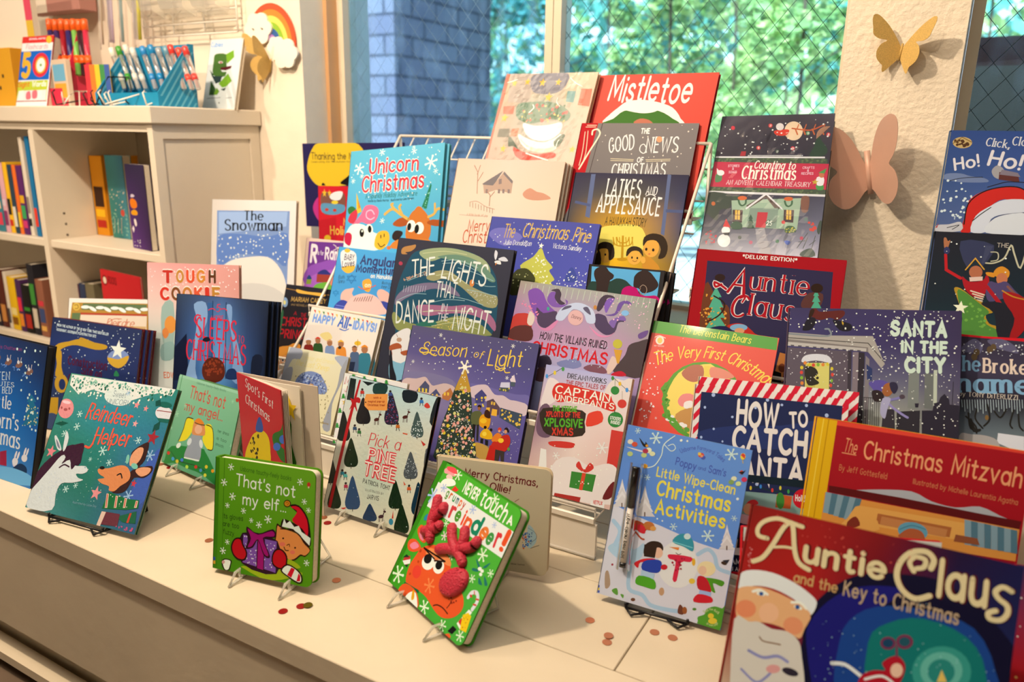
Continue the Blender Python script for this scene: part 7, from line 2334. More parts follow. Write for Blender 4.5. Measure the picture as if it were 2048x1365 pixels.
# ---------------------------------------------------------------- materials
PRINT = mat('printed_cover', attr=True, rough=.62, spec=.12)
PRINT_GLOSS = mat('printed_gloss_cover', attr=True, rough=.42, coat=.12)
PRINT_FOIL = mat('printed_crinkled_gloss', attr=True, rough=.22, coat=.7, bump=.0009, bscale=140)
PRINT_WRAP = mat('printed_cover_in_film', attr=True, rough=.35, coat=.6)
PAPER = mat('page_edges', 'd8cfbe', rough=.8, var=.12, vscale=300)
EDGE_DARK = mat('dark_page_edges', '1c1a20', rough=.6, var=.15, vscale=200)
WALL = mat('stucco_wall', 'ece2d0', rough=.85, bump=.0035, bscale=80, var=.04)
WALL_SMOOTH = mat('smooth_plaster', 'ece2d2', rough=.85, bump=.0015, bscale=30, var=.05)
BENCHM = mat('cream_painted_boards', 'd2c6b0', rough=.5, var=.07, vscale=5, bump=.0006, bscale=40)
SHELFM = mat('white_painted_wood', 'dcd2c2', rough=.5, var=.05, vscale=4, bump=.0004, bscale=50)
FLOORM = mat('brown_floor', '6a5848', rough=.6, var=.2, vscale=6)
CEILM = mat('ceiling_paint', 'd8d0c4', rough=.9)
WIRE = mat('white_coated_wire', 'e6e0d6', rough=.35, coat=.3)
BLACKWIRE = mat('black_wire', '18171a', rough=.35, metal=.4)
ACRYL = glassy('clear_acrylic', 'fafaf6', .35, .1, milk=.38)
FILM = glassy('clear_film', 'ffffff', .8, .05)
GOLD = mat('gold_glitter_paper', 'dcb86a', rough=.45, metal=.2, bump=.0012, bscale=900, var=.2, vscale=500)
ROSE = mat('rose_gold_paper', 'd2aa98', rough=.42, metal=.1, var=.05, vscale=20)
DARK = mat('dark_seam', '3a3026', rough=.8)
TRIMM = mat('window_paint', 'd8cdb8', rough=.5, var=.05)
TAN = mat('tan_window_trim', 'd8a878', rough=.5, var=.05)
WALLF = 1.75; WALLW = 1.92     # front of the pillars, plane of the glass

def boxobj(name, a, b, m, parent=None, bev=None):
    mb = MB()
    (mb.bbox(a, b, m, bev) if bev else mb.box(a, b, m)); return mb.build(name, parent)

# ---------------------------------------------------------------- the room
struct(boxobj('floor', (-6, -4, -.1), (4, 2.1, 0), FLOORM))
struct(boxobj('ceiling', (-6, -4, 2.75), (4, 2.1, 2.85), CEILM))
struct(boxobj('wall_left', (-6.1, -4, 0), (-6, 2.1, 2.75), WALL_SMOOTH))
struct(boxobj('wall_right', (4, -4, 0), (4.1, 2.1, 2.75), WALL_SMOOTH))
struct(boxobj('wall_front', (-6, -4.1, 0), (4, -4, 2.75), WALL_SMOOTH))
struct(boxobj('wall_back_left', (-6, WALLF, 0), (-1.711, 2.05, 2.75), WALL_SMOOTH))
struct(boxobj('wall_back_pillar', (-.238, WALLF, 0), (-.028, 2.05, 2.75), WALL))
struct(boxobj('wall_back_right', (1.6, WALLF, 0), (4, 2.05, 2.75), WALL))
struct(boxobj('wall_back_lower', (-1.711, WALLF+.06, 0), (-.238, 2.05, BENCH+.24), WALL_SMOOTH))
struct(boxobj('wall_back_lower_right', (-.028, WALLF+.06, 0), (1.6, 2.05, BENCH+.24), WALL_SMOOTH))
struct(boxobj('wall_back_header', (-1.711, WALLF+.06, 2.45), (1.6, 2.05, 2.75), WALL_SMOOTH))
struct(boxobj('trim_1', (-1.705, WALLF-.005, BENCH+.24), (-.243, WALLW+.05, BENCH+.285), TRIMM))
struct(boxobj('trim_2', (-.022, WALLF-.005, BENCH+.24), (1.6, WALLW+.05, BENCH+.285), TRIMM))
struct(boxobj('trim_3', (-1.711, WALLW-.075, BENCH+.285), (-1.698, WALLW-.03, 2.45), TAN))

GLASS = glassy('window_glass', 'e6f4f2', .8, .02, dirt_haze=.10)  # veil here is painted haze that softens the view outside
GLASS_DUSTY = glassy('dusty_window_glass', 'd2e6ee', .8, .03, dirt_haze=.22)
WIREM = mat('wire_in_glass', '4a5658', rough=.4, metal=.6)
WIREM_PALE = mat('bright_wire_in_glass', 'b8bcc0', rough=.35, metal=.5)
def window(name, x0, x1, glass, wire, wt):
    z0, z1 = BENCH+.285, 2.45
    mb = MB()
    for a, b in (((x0, WALLW-.03, z0), (x0+.022, WALLW+.03, z1)), ((x1-.022, WALLW-.03, z0), (x1, WALLW+.03, z1)), ((x0+.022, WALLW-.03, z0), (x1-.022, WALLW+.03, z0+.012)), ((x0+.022, WALLW-.03, z1-.03), (x1-.022, WALLW+.03, z1))):
        mb.box(a, b, TRIMM)
    fr = mb.build(name); struct(fr)
    boxobj('pane', (x0+.018, WALLW-.003, z0+.008), (x1-.018, WALLW+.003, z1-.02), glass, fr)
    mb = MB(); st = .052; zt = BENCH+1.35; h = zt-z0; xa, xb = x0+.02, x1-.02
    for sg in (1, -1):
        k = math.floor((xa-h)/st)
        while k*st < xb+h:
            c = k*st; k += 1
            def at(z): return c+sg*(z-z0)*.84
            zs, ze = z0+.012, zt
            if sg > 0: zs = max(zs, z0+(xa-c)/.84); ze = min(ze, z0+(xb-c)/.84)
            else: zs = max(zs, z0+(c-xb)/.84); ze = min(ze, z0+(c-xa)/.84)
            if ze-zs > .02: mb.tube([(at(zs), WALLW, zs), (at(ze), WALLW, ze)], wt, wire, 4)
    mb.build('wire_mesh', fr)
    return fr
window('window_1', -1.698, -.968, GLASS_DUSTY, WIREM_PALE, .00035)
window('window_2', -.966, -.24, GLASS, WIREM, .0006)
window('window_3', -.026, 1.6, GLASS, WIREM, .0006)

# ---------------------------------------------------------------- the bench under the window
bench = thing('display_bench', 'long cream painted window bench with plank top and plain boxed front', 'bench', (-.4, .676, 0))
def bpart(name, a, b, m, bev=None):
    o = boxobj(name, a, b, m, bench, bev); o.location = (.4, -.676, 0); return o
xs = (-4.2, -.3175, 2.6); ys = (.676, .8645, 1.053, 1.2415, 1.43, 1.62, WALLF+.06)
for j in range(6):
    cuts = ((-4.2, -.3185), (-.3165, 2.6)) if j in (1, 2) else ((-4.2, 2.6),)
    for c0, c1 in cuts:
        bpart('plank', (c0, ys[j]+.0008, BENCH-.04), (c1, ys[j+1]-.0008, BENCH), BENCHM, .0012)
bpart('front_panel', (-4.2, .682, .12), (2.6, .71, BENCH-.0425), BENCHM)
bpart('front_ledge', (-4.2, .672, .03), (2.6, .71, .05), BENCHM)
bpart('frame', (-4.2, .72, .0), (2.6, WALLF+.05, BENCH-.0425), BENCHM)
for xx in (-3.0, -1.5, .2, 1.8): bpart('kick_block', (xx, .69, 0), (xx+.1, .719, .029), BENCHM)

# ---------------------------------------------------------------- bookcase
bc = thing('bookcase', 'white wooden bookcase with two bays standing at the left end of bench', 'bookcase', (-2.4, 1.4, BENCH))
BX, BY = -1.905, 1.375
def cpart(name, a, b, m=None, bev=None, mb=None):
    o = boxobj(name, a, b, m or SHELFM, bc, bev) if mb is None else mb.build(name, bc)
    o.location = (2.4, -1.4, 0); return o
TOPZ = .772
cpart('top', (-3.9, BY-.012, TOPZ-.046), (BX+.012, 1.748, TOPZ), None, .003)
cpart('top_rail', (-3.88, BY+.004, TOPZ-.068), (BX-.002, BY+.022, TOPZ-.0465))
mb = MB(); mb.box((BX-.022, BY, .0), (BX-.006, 1.746, TOPZ-.047), SHELFM)      # framed end panel
mb.box((BX-.006, BY, 0), (BX, BY+.03, TOPZ-.047), SHELFM); mb.box((BX-.006, 1.71, 0), (BX, 1.746, TOPZ-.047), SHELFM); mb.box((BX-.006, BY+.03, TOPZ-.085), (BX, 1.71, TOPZ-.047), SHELFM)
cpart('end_panel', None, None, mb=mb)
mb = MB(); mb.box((-2.50, BY, 0), (-2.475, 1.72, TOPZ-.069), SHELFM)
for yy, zz in PEGS: mb.tube([(-2.4749, yy, zz), (-2.4742, yy, zz)], .0038, DARK, 10)
cpart('divider', None, None, mb=mb)
cpart('left_side', (-3.88, BY, 0), (-3.855, 1.72, TOPZ-.069)); cpart('back_panel', (-3.88, 1.722, 0), (BX-.023, 1.74, TOPZ-.047))
for xa, xb, zz in ((-3.855, -2.50, .366), (-2.475, -1.927, .366), (-3.855, -2.5, .02), (-2.475, -1.927, .02)):
    cpart('shelf', (xa+.001, BY+.008, zz-.024), (xb-.001, 1.72, zz), None, .002)

# ---------------------------------------------------------------- books
def book_mesh(name, info, parent=None):
    """parts of one closed book standing upright: front at y=0 facing -y, lower left corner of the cover at (-w/2, 0)"""
    w, h, t, kind = info['w'], info['h'], info['t'], info['kind']; W, H = w/Q, h/Q
    pm = {'g': PRINT_GLOSS, 'f': PRINT_FOIL, 'w': PRINT_WRAP}.get(info.get('fin', '')[:1], PRINT)
    edge = EDGE_DARK if 'd' in info.get('fin', '') else PAPER
    spine = rgb(info.get('spine', '888078')); art = ART.get(info['art'])
    d = {'hc': .0026, 'pb': .0006, 'bb': .0022}[kind]; inset = {'hc': .0035, 'pb': .0004, 'bb': .003}[kind]
    rc = .012 if kind == 'bb' else .0
    def outline(x0, x1, z0, z1, r):
        if r == 0: return [(x0, z0), (x1, z0), (x1, z1), (x0, z1)]
        o = [(x0, z0)]
        for cx, cz, a0 in ((x1-r, z0+r, -90), (x1-r, z1-r, 0)):
            o += [(cx+r*math.cos(R(a0+15*k)), cz+r*math.sin(R(a0+15*k))) for k in range(7)]
        return o+[(x0, z1)]
    par = parent
    if True:
        mb = MB(); mb.prism(outline(-w/2, w/2, 0, h, rc), 0, d, pm, spine)
        if art:
            if rc == 0 and art[0]: ground_print(mb, pm, art[0].split('/'), W, H, -.0002, -w/2)
            elif art[0]:
                ow = outline(-w/2, w/2, 0, h, rc); rows = grid_rows(art[0].split('/'))
                def cc(x, z):
                    u = (x+w/2)/w; v = 1-z/h; a = v*(len(rows)-1); i = min(int(a), max(len(rows)-2, 0)); fa = a-i
                    def row(r):
                        b = u*(len(r)-1); j = min(int(b), max(len(r)-2, 0)); fb = b-j; p, q = r[j], r[min(j+1, len(r)-1)]
                        return [p[k]+(q[k]-p[k])*fb for k in range(3)]
                    p, q = row(rows[i]), row(rows[min(i+1, len(rows)-1)]); return [p[k]+(q[k]-p[k])*fa for k in range(3)]
                n = len(ow); cx, cz = 0, h/2
                for i in range(n):
                    tri = [(cx, cz), ow[i], ow[(i+1) % n]]; mb.face([(x, -.0002, z) for x, z in tri], pm, [cc(x, z) for x, z in tri])
            Press(mb, pm, -.0002, -w/2).run(art[1], W, H)
        mb.build('front_cover', par)
        mb = MB(); mb.prism(outline(-w/2, w/2, 0, h, rc), t-d, t, pm, rgb(info['back']) if 'back' in info else spine); mb.build('back_cover', par)
        mb = MB(); s0 = d if kind != 'pb' else .0004
        v = []; n = 6
        for z in (0, h): v += [(-w/2-.0012-.0025*math.sin(math.pi*k/n)*(kind != 'pb'), t*k/n, z) for k in range(n+1)]
        f = [(k, k+1, n+2+k, n+1+k)[::-1] for k in range(n)]; v2 = [(-w/2+.0005, t*k/n, z) for z in (0, h) for k in range(n+1)]
        mb.mesh(v, f, pm, spine, True); mb.mesh(v2, [q[::-1] for q in f], pm, spine)
        for zi in (0, n+1):
            for k in range(n): mb.mesh([v[zi+k], v[zi+k+1], v2[zi+k+1], v2[zi+k]], [(0, 1, 2, 3)], pm, spine)
        mb.build('spine', par)
        mb = MB(); mb.prism(outline(-w/2+.001, w/2-inset, inset, h-inset, max(rc-.003, 0)), d+.0001, t-d-.0001, edge); mb.build('pages', par)
def pose_matrix(q):
    x, y, z, yaw, tilt, roll = q[:6]
    m = Matrix.Rotation(yaw, 4, 'Z') @ Matrix.Rotation(-tilt, 4, 'X') @ Matrix.Rotation(roll, 4, 'Y')
    return Matrix.Translation((x, y, z+BENCH)) @ m
BOOKOBJ = {}
def place_book(key, q, info, label, name='picture_book', cat='book', group=None):
    info = dict(info); info['w'], info['h'] = q[6], q[7]; info.setdefault('art', key)
    o = thing(name, label, cat, group=group); o.matrix_world = pose_matrix(q); book_mesh(key, info, o); BOOKOBJ[key] = (o, q, info); return o
def copy_behind(key, n, dx, labels, dz=0.0):
    """further copies of a book standing right behind it"""
    o, q, info = BOOKOBJ[key]; M = pose_matrix(q)
    for i in range(1, n+1):
        c = dup(o); c.matrix_world = M @ Matrix.Translation((dx*i, (info['t']+.0012)*i, dz*i)); c['label'] = labels[i-1]
for key, name, t, kind, fin, spine, label in BOOKS:
    place_book(key, POSE[key], dict(t=t, kind=kind, fin=fin, spine=spine), label, name)
copy_behind('sleeps', 2, .0045, ['second copy of the dark blue curtained window book, between two others', 'rearmost copy of the dark blue curtained window book, red top edge'])
copy_behind('constr', 2, .006, ['second copy of the night sky crane book, between two others', 'rearmost copy of the night sky crane book, beside the ornate framed book'])
copy_behind('heads', 2, .006, ['second copy of the black bordered silhouettes book, between two others', 'rearmost copy of the black bordered silhouettes book, beside the rack upright'])
copy_behind('allidays', 2, .004, ['second copy of the cream holiday people book behind the front one', 'rearmost copy of the cream holiday people book on second rack tier'])
copy_behind('house', 2, .004, ['second copy of the cream snowy farmhouse book behind the front one', 'rearmost copy of the cream snowy farmhouse book on left rack'])
copy_behind('ornate', 1, .003, ['second copy of the ornate gold framed cream book behind the first'])
copy_behind('unicorn', 1, .006, ['second copy of the tilted turquoise unicorn book, right behind it'])

# film round the wrapped book and the advent book
for key in ('wrapped', 'counting'):
    o, q, info = BOOKOBJ[key]; w, h, t = q[6], q[7], info['t']; mb = MB(); rr = random.Random(4); nx, nz = 26, 30; v = []
    for j in range(nz+1):
        for i in range(nx+1):
            x, z = -w/2+w*i/nx, h*j/nz; e = min(i, nx-i, 6)/6
            p = noise.noise(Vector((x*38+z*14, z*22, 3.1 if key == 'wrapped' else 9.7)))
            v.append((x*1.004, -.0022-.0045*abs(p)*e-(.001 if key == 'wrapped' else 0), z*1.004))
    mb.mesh(v, [(j*(nx+1)+i, j*(nx+1)+i+1, (j+1)*(nx+1)+i+1, (j+1)*(nx+1)+i) for j in range(nz) for i in range(nx)], FILM, None, False)
    mb.build('plastic_wrap', o)
# the pen sealed on the wipe-clean book
o, q, info = BOOKOBJ['wipe']; w, h = q[6], q[7]
PENW = mat('white_pen_barrel', 'd8d4d0', rough=.3, coat=.4); PENB = mat('black_pen_cap', '141416', rough=.25, coat=.5)
pen = thing('marker_pen', 'white dry wipe pen with black cap strapped to the light blue activity book', 'pen')
pen.matrix_world = pose_matrix(q) @ Matrix.Translation((-w/2+.0335, -.0075, .052)) @ Matrix.Rotation(R(-2.5), 4, 'Y')
mb = MB(); mb.tube([(0, 0, .008), (0, 0, .098)], .0052, PENW, 14); mb.build('barrel', pen)
mb = MB(); mb.tube([(0, 0, .094), (0, 0, .155), (0, 0, .158)], .0064, PENB, 14); mb.tube([(.0, -.006, .15), (.0, -.008, .14), (0, -.0075, .112)], .0013, PENB, 6); mb.build('cap', pen)
mb = MB(); mb.tube([(0, 0, 0), (0, 0, .008)], .0053, PENB, 14); mb.build('end_plug', pen)
mb = MB(); pr = Press(mb, PRINT, -.0056, 0); polys, tw = text_polys('Wipe-clean pen PM', 'n', .12)
for p in polys: mb.face([(-(b-3)*.0005, -.0056, .085-a/tw*.07) for a, b in p], PENB)
mb.build('lettering', pen)
mb = MB(); v = []
for zz in (-.004, .164): v += [(.0118*math.cos(R(a)), .0068-.0158*math.sin(R(a)), zz) for a in range(0, 181, 20)]
mb.mesh(v, [(k, k+1, 11+k, 10+k) for k in range(9)], FILM, None, True); mb.build('blister', pen)
# rubber antlers and nose on the reindeer board book
o, q, info = BOOKOBJ['grumpy']; RUB = mat('red_rubber', 'b8203c', rough=.5, bump=.0022, bscale=300)
def gpt(uv): return (uv[0]*Q-q[6]/2, uv[1]*Q)
for part in RUBBER['antlers']:
    mb = MB()
    for line in part:
        pts = [gpt(u) for u in smooth_pts(line, False, 4)]; mb.tube([(x, -.003, z) for x, z in pts], .0085, RUB, 12)
        for x, z in (pts[0], pts[-1]): mb.lathe([(.0005, -.0085), (.006, -.006), (.0085, 0), (.006, .006), (.0005, .0085)], RUB, 12, (x, -.003, z))
    mb.build('antler', o)
mb = MB(); cx, cz = gpt(RUBBER['nose'][0]); a = RUBBER['nose'][1]; b = RUBBER['nose'][2]; v = []; f = []
for j, (k, y) in enumerate(((1, 0), (1, -.004), (.9, -.0075), (.6, -.0095), (.02, -.0105))):
    v += [(cx+k*Q*(a[0]*math.cos(2*math.pi*i/28)+b[0]*math.sin(2*math.pi*i/28)), y, cz+k*Q*(a[1]*math.cos(2*math.pi*i/28)+b[1]*math.sin(2*math.pi*i/28))) for i in range(28)]
for j in range(4): f += [(j*28+i, j*28+(i+1) % 28, (j+1)*28+(i+1) % 28, (j+1)*28+i) for i in range(28)]
f.append(tuple(range(112, 140))); mb.mesh(v, f, RUB, None, True)
rr = random.Random(2)
for i in range(60):
    r = math.sqrt(rr.random())*.9; an = rr.random()*6.28; x = cx+r*Q*(a[0]*math.cos(an)+b[0]*math.sin(an)); z = cz+r*Q*(a[1]*math.cos(an)+b[1]*math.sin(an))
    mb.lathe([(.0013, -.001), (.0015, 0), (.0008, .0012)], RUB, 6, (x, -.0068-.003*(1-r*r), z))
mb.build('nose', o)

# the half-open book
qa, qb = POSE['spot'], POSE['spotback']
sp = thing('picture_book', 'red book standing half open with white pages fanned, behind green elf book', 'book')
Ma = pose_matrix(qa); hinge = Ma @ Vector((-qa[6]/2, 0, 0)); hgt = qa[7]
sp.matrix_world = Matrix.Translation(hinge)
mb = MB(); w = qa[6]; mb.prism([(-w/2, 0), (w/2, 0), (w/2, hgt), (-w/2, hgt)], 0, .002, PRINT_GLOSS, rgb('b8242c'))
ground_print(mb, PRINT_GLOSS, ART['spot'][0].split('/'), w/Q, hgt/Q, -.0002, -w/2); Press(mb, PRINT_GLOSS, -.0002, -w/2).run(ART['spot'][1], w/Q, hgt/Q)
oo = mb.build('front_cover', sp); oo.matrix_parent_inverse = sp.matrix_world.inverted(); oo.matrix_world = Ma
ya, yb = qa[3], qb[3]+R(3)
WHITE = mat('white_page', 'e6dfd2', rough=.6)
for i, fr in enumerate((.1, .16, .22, .3, .86, .92)):
    an = ya+(yb-ya)*fr; ww = w*(1.0+.04*fr)-.004
    mb = MB(); v = []; n = 8
    for k in range(n+1):
        s = k/n; bend = math.sin(s*math.pi)*.004*(1 if i < 4 else -1); x, y = s*ww*math.cos(an)-bend*math.sin(an), s*ww*math.sin(an)+bend*math.cos(an)+.0025
        v += [(x, y, .004), (x, y, hgt-.004)]
    f = [(2*k, 2*k+2, 2*k+3, 2*k+1) for k in range(n)]; m2 = [(x-.0008*math.sin(an), y+.0008*math.cos(an), z) for x, y, z in v]
    mb.mesh(v, f, WHITE); mb.mesh(m2, [q2[::-1] for q2 in f], WHITE); mb.mesh([v[2*n], m2[2*n], m2[2*n+1], v[2*n+1]], [(0, 1, 2, 3)], WHITE)
    mb.mesh([p for k in range(n+1) for p in (v[2*k+1], m2[2*k+1])], [(2*k, 2*k+2, 2*k+3, 2*k+1) for k in range(n)], WHITE)
    pg = mb.build('page', sp)
    if i == 4:
        mb = MB(); X0 = Vector((math.cos(an), math.sin(an), 0)); N = Vector((math.sin(an), -math.cos(an), 0))
        def put(pl, c, l): mb.face([X0*(u*ww)+N*(.0016+l*.0002+.0042*math.sin(min(max(u,0),1)*math.pi))+Vector((0, .0025, .004+z*(hgt-.01))) for u, z in pl], PRINT, rgb(c))
        put([(.5, .92), (.62, .8), (.78, .86), (.86, .7), (.84, .55), (.9, .4), (.82, .2), (.7, .05), (.5, .05)], '2f6a20', 1)
        put([(.52, .92), (.56, .84), (.68, .8), (.66, .74), (.56, .78)], 'e8c020', 2); put([(.55, .6), (.7, .62), (.72, .5), (.58, .46)], 'b82028', 2); put([(.66, .34), (.76, .36), (.76, .24), (.66, .22)], 'c83028', 2); put([(.55, .3), (.62, .3), (.62, .2), (.55, .2)], '2a5aa0', 2)
        put([(.84, .93), (.88, .86), (.95, .86), (.9, .81), (.92, .74), (.86, .78), (.8, .75), (.82, .81), (.78, .87), (.83, .87)], 'e8c828', 2)
        mb.build('page_picture', pg)
mb = MB(); wb = qb[6]; mb.prism([(-wb/2, 0), (wb/2, 0), (wb/2, hgt), (-wb/2, hgt)], -.002, 0, PRINT, rgb('c8bcae')); oo = mb.build('back_cover', sp)
oo.matrix_parent_inverse = sp.matrix_world.inverted(); oo.matrix_world = Matrix.Translation(hinge) @ Matrix.Rotation(yb, 4, 'Z') @ Matrix.Translation((wb/2+.001, .005, 0))

# ---------------------------------------------------------------- easels
EASELM = ACRYL
def easel(kind, key, label, fr=.45, off=0.0, lip=.011):
    o, q, info = BOOKOBJ[key]; t = info['t']; w = q[6]; yaw, tilt = q[3], q[4]
    e = thing('book_easel', label, 'easel', (q[0], q[1], BENCH), (0, 0, yaw), 'small easels under the bench books'); z0 = q[2]
    m = {'clear': EASELM, 'black': BLACKWIRE}[kind]; r = .0019 if kind == 'clear' else .0021
    if kind == 'clear': r = .0026
    ct, st = math.cos(tilt), math.sin(tilt)
    for sg in (-1, 1):
        x = off+sg*w*fr/2; mb = MB()
        hh = q[7]*.55
        hh = q[7]*.55; top = (x, t*ct+.006+hh*st, z0+hh*ct)
        apex = (x, -.0065+lip*st, z0+lip*ct)
        if kind == 'clear':
            mb.tube([(x, -.004, z0-.003), (x, -.0062, z0+.002), apex, (x-.002, -.0125, z0+lip*.75), (x-.004, -.028, r), (x-.002, .02, r), (x, t*ct+.09, r), top], r, m, 8)
        else:
            mb.tube([apex, (x, -.0062, z0-.002), (x, -.004, z0-.0045), (x, .03, r+.001), (x, t*ct+.085, r), top], r, m, 8)
            mb.tube([(x, -.005, z0-.004), (x-sg*.012, -.016, r+.002), (x-sg*.03, -.006, z0-.005)], r, m, 8)
        mb.tube([top, (x, t*ct+.006, z0+.002), (x, .0, z0-.0045)], r, m, 8)
        mb.build('leg', e)
    mb = MB(); yy = t*ct+.006+hh*st; mb.tube([(off-w*fr/2, yy, z0+hh*ct), (off+w*fr/2, yy, z0+hh*ct)], r, m, 8); mb.build('crossbar', e)
    if kind == 'black':
        mb = MB(); mb.tube([(off-w*fr/2, -.005, z0-.0045), (off+w*fr/2, -.005, z0-.0045)], r, m, 8); mb.build('front_rail', e)
    return e
easel('black', 'reindeer', 'black wire easel holding the crinkled teal reindeer book', .5, 0, .004)
easel('clear', 'angel', 'clear easel under the pale green angel board book', .4)
easel('clear', 'elf', 'clear easel under the bright green elf board book', .5, .01)
easel('clear', 'pine', 'clear easel under the cream snowy pine forest book', .45)
easel('clear', 'grumpy', 'clear easel under the tilted grumpy orange reindeer book', .5)
easel('clear', 'ollie', 'clear easel under the plain cream board book', .3)
easel('black', 'wipe', 'black wire easel under the light blue activity book with pen', .5, 0, .004)

# ---------------------------------------------------------------- racks and risers
def rack(label, x0, x1, lips, left, right, top=True):
    rk = thing('wire_book_rack', label, 'book rack', ((x0+x1)/2, 1.2, BENCH)); off = (-(x0+x1)/2, -1.2, 0)
    def done(mb, name):
        o = mb.build(name, rk); o.location = off; return o
    for side, pts in ((x0, left), (x1, right)):
        mb = MB(); mb.tube([(side, y, z) for y, z in pts], .0036, WIRE, 10); done(mb, 'upright')
        mb = MB(); mb.tube([(side, pts[-1][0], pts[-1][1]), (side, pts[-1][0]+.012, .3), (side, pts[-1][0]+.016, .004), (side, pts[0][0]+.02, .004), (side, pts[0][0]+.02, pts[0][1])], .0036, WIRE, 10); done(mb, 'foot_frame')
    for lp in lips:
        y, z = lp[:2]; mb = MB(); d = .058
        a, b = (lp[2], lp[3]) if len(lp) > 2 else (x0+.006, x1-.006)
        mb.tube([(a, y-.003, z+.015), (b, y-.003, z+.015)], .0032, WIRE, 8); mb.bbox((a, y-.007, z-.012), (b, y-.001, z-.001), WIRE, .001)
        n = max(3, round((b-a)/.1))
        for i in range(n+1):
            x = a+(b-a)*i/n; mb.tube([(x, y-.003, z+.015), (x, y-.003, z-.003), (x, y+d, z-.003)], .0016, WIRE, 6)
        for yy in (.02, .04, d): mb.tube([(a, y+yy, z-.003), (b, y+yy, z-.003)], .002, WIRE, 6)
        done(mb, 'tray')
    if top:
        yt, zt = left[-1]; mb = MB(); mb.tube([(x0, yt, zt), (x1, right[-1][0], right[-1][1])], .0036, WIRE, 8)
        n = round((x1-x0)/.047)
        for i in range(1, n):
            x = x0+(x1-x0)*i/n; mb.tube([(x, yt, zt), (x, yt-.10, zt-.12)], .0022, WIRE, 6)
        for dz in (.055, .118, .18): mb.tube([(x0, yt-dz*.86, zt-dz), (x1, yt-dz*.86, zt-dz)], .0022, WIRE, 6)
        done(mb, 'back_grid')
    yl = lips[0][0]; mb = MB(); mb.bbox((x0+.012, yl-.004, .004), (x1-.002, yl+.002, lips[0][1]-.0135), WIRE, .001); mb.tube([(x0+.012, yl-.006, .004), (x1-.002, yl-.006, .004)], .003, WIRE, 8); done(mb, 'base_panel')
    return rk
rack('tall white wire rack holding five tiers of books left of the pillar', -1.32, -.455, [(1.117, .08), (1.222, .19), (1.326, .295), (1.435, .42), (1.552, .555)],
     [(1.15, .09), (1.331, .271), (1.70, .706)], [(1.20, .09), (1.285, .28), (1.342, .386), (1.62, .704)])
rack('low white wire rack holding the tiers of books in front of the pillar', -.31, .27, [(1.085, .05, -.31, .0), (1.222, .19, -.455, -.225), LIPD, (LIPN, .265, .085, .255), (1.437, .42, -.42, -.2), (1.455, .42, .0, .245)],
     [(1.11, .01), (1.33, .271), (1.52, .47)], [(1.11, .01), (1.33, .271), (1.52, .47)], False)
def riser(label, steps):
    x0 = min(s[0] for s in steps); o = thing('display_riser', label, 'riser', ((steps[0][0]+steps[0][1])/2, steps[0][2], BENCH))
    for xa, xb, ya, yb, z in steps:
        c = boxobj('step', (xa, ya, 0), (xb, yb, z-.0005), SHELFM, o, .001); c.location = (-o.location.x, -o.location.y, 0)
riser('white stepped riser hidden behind the books beside the bookcase', [(-1.60, -1.26, 1.085, 1.21, .09), (-1.70, -1.52, 1.40, 1.46, .19)])
riser('white block riser hidden behind the red and yellow book', [(-.19, .06, 1.235, 1.29, .19), (.061, .31, 1.27, 1.32, .19)])
riser('white stepped riser in the corner behind the left rack', [(-1.47, -1.335, 1.462, 1.54, .20), (-1.53, -1.40, 1.585, 1.64, .32), (-1.60, -1.45, 1.68, 1.735, .446)])

# ---------------------------------------------------------------- confetti
CONF = {'c': mat('copper_confetti', 'c8805c', rough=.28, metal=.7), 'r': mat('red_confetti', '9a1c1c', rough=.28, metal=.3), 'o': mat('olive_confetti', '6a5a18', rough=.3, metal=.4)}
for i, (x, y, k, r, lab) in enumerate(CONFETTI):
    mb = MB(); n = 24; rr = random.Random(i); tl = rr.uniform(-.04, .04)
    prof = [(r*math.cos(2*math.pi*j/n), r*math.sin(2*math.pi*j/n)) for j in range(n)]
    v = [(a, b, .0006+tl*a*.3+abs(tl)*r*.3) for a, b in prof]+[(a, b, .0009+tl*a*.3+abs(tl)*r*.3) for a, b in prof]
    mb.mesh(v, [tuple(range(n-1, -1, -1)), tuple(range(n, 2*n))]+[(j, (j+1) % n, n+(j+1) % n, n+j) for j in range(n)], CONF[k])
    o = mb.build('confetti_disc'); o.location = (x, y, BENCH+(.0012 if 'overlapping' in lab else 0)); tag(o, lab, 'confetti', 'foil confetti discs on the bench')

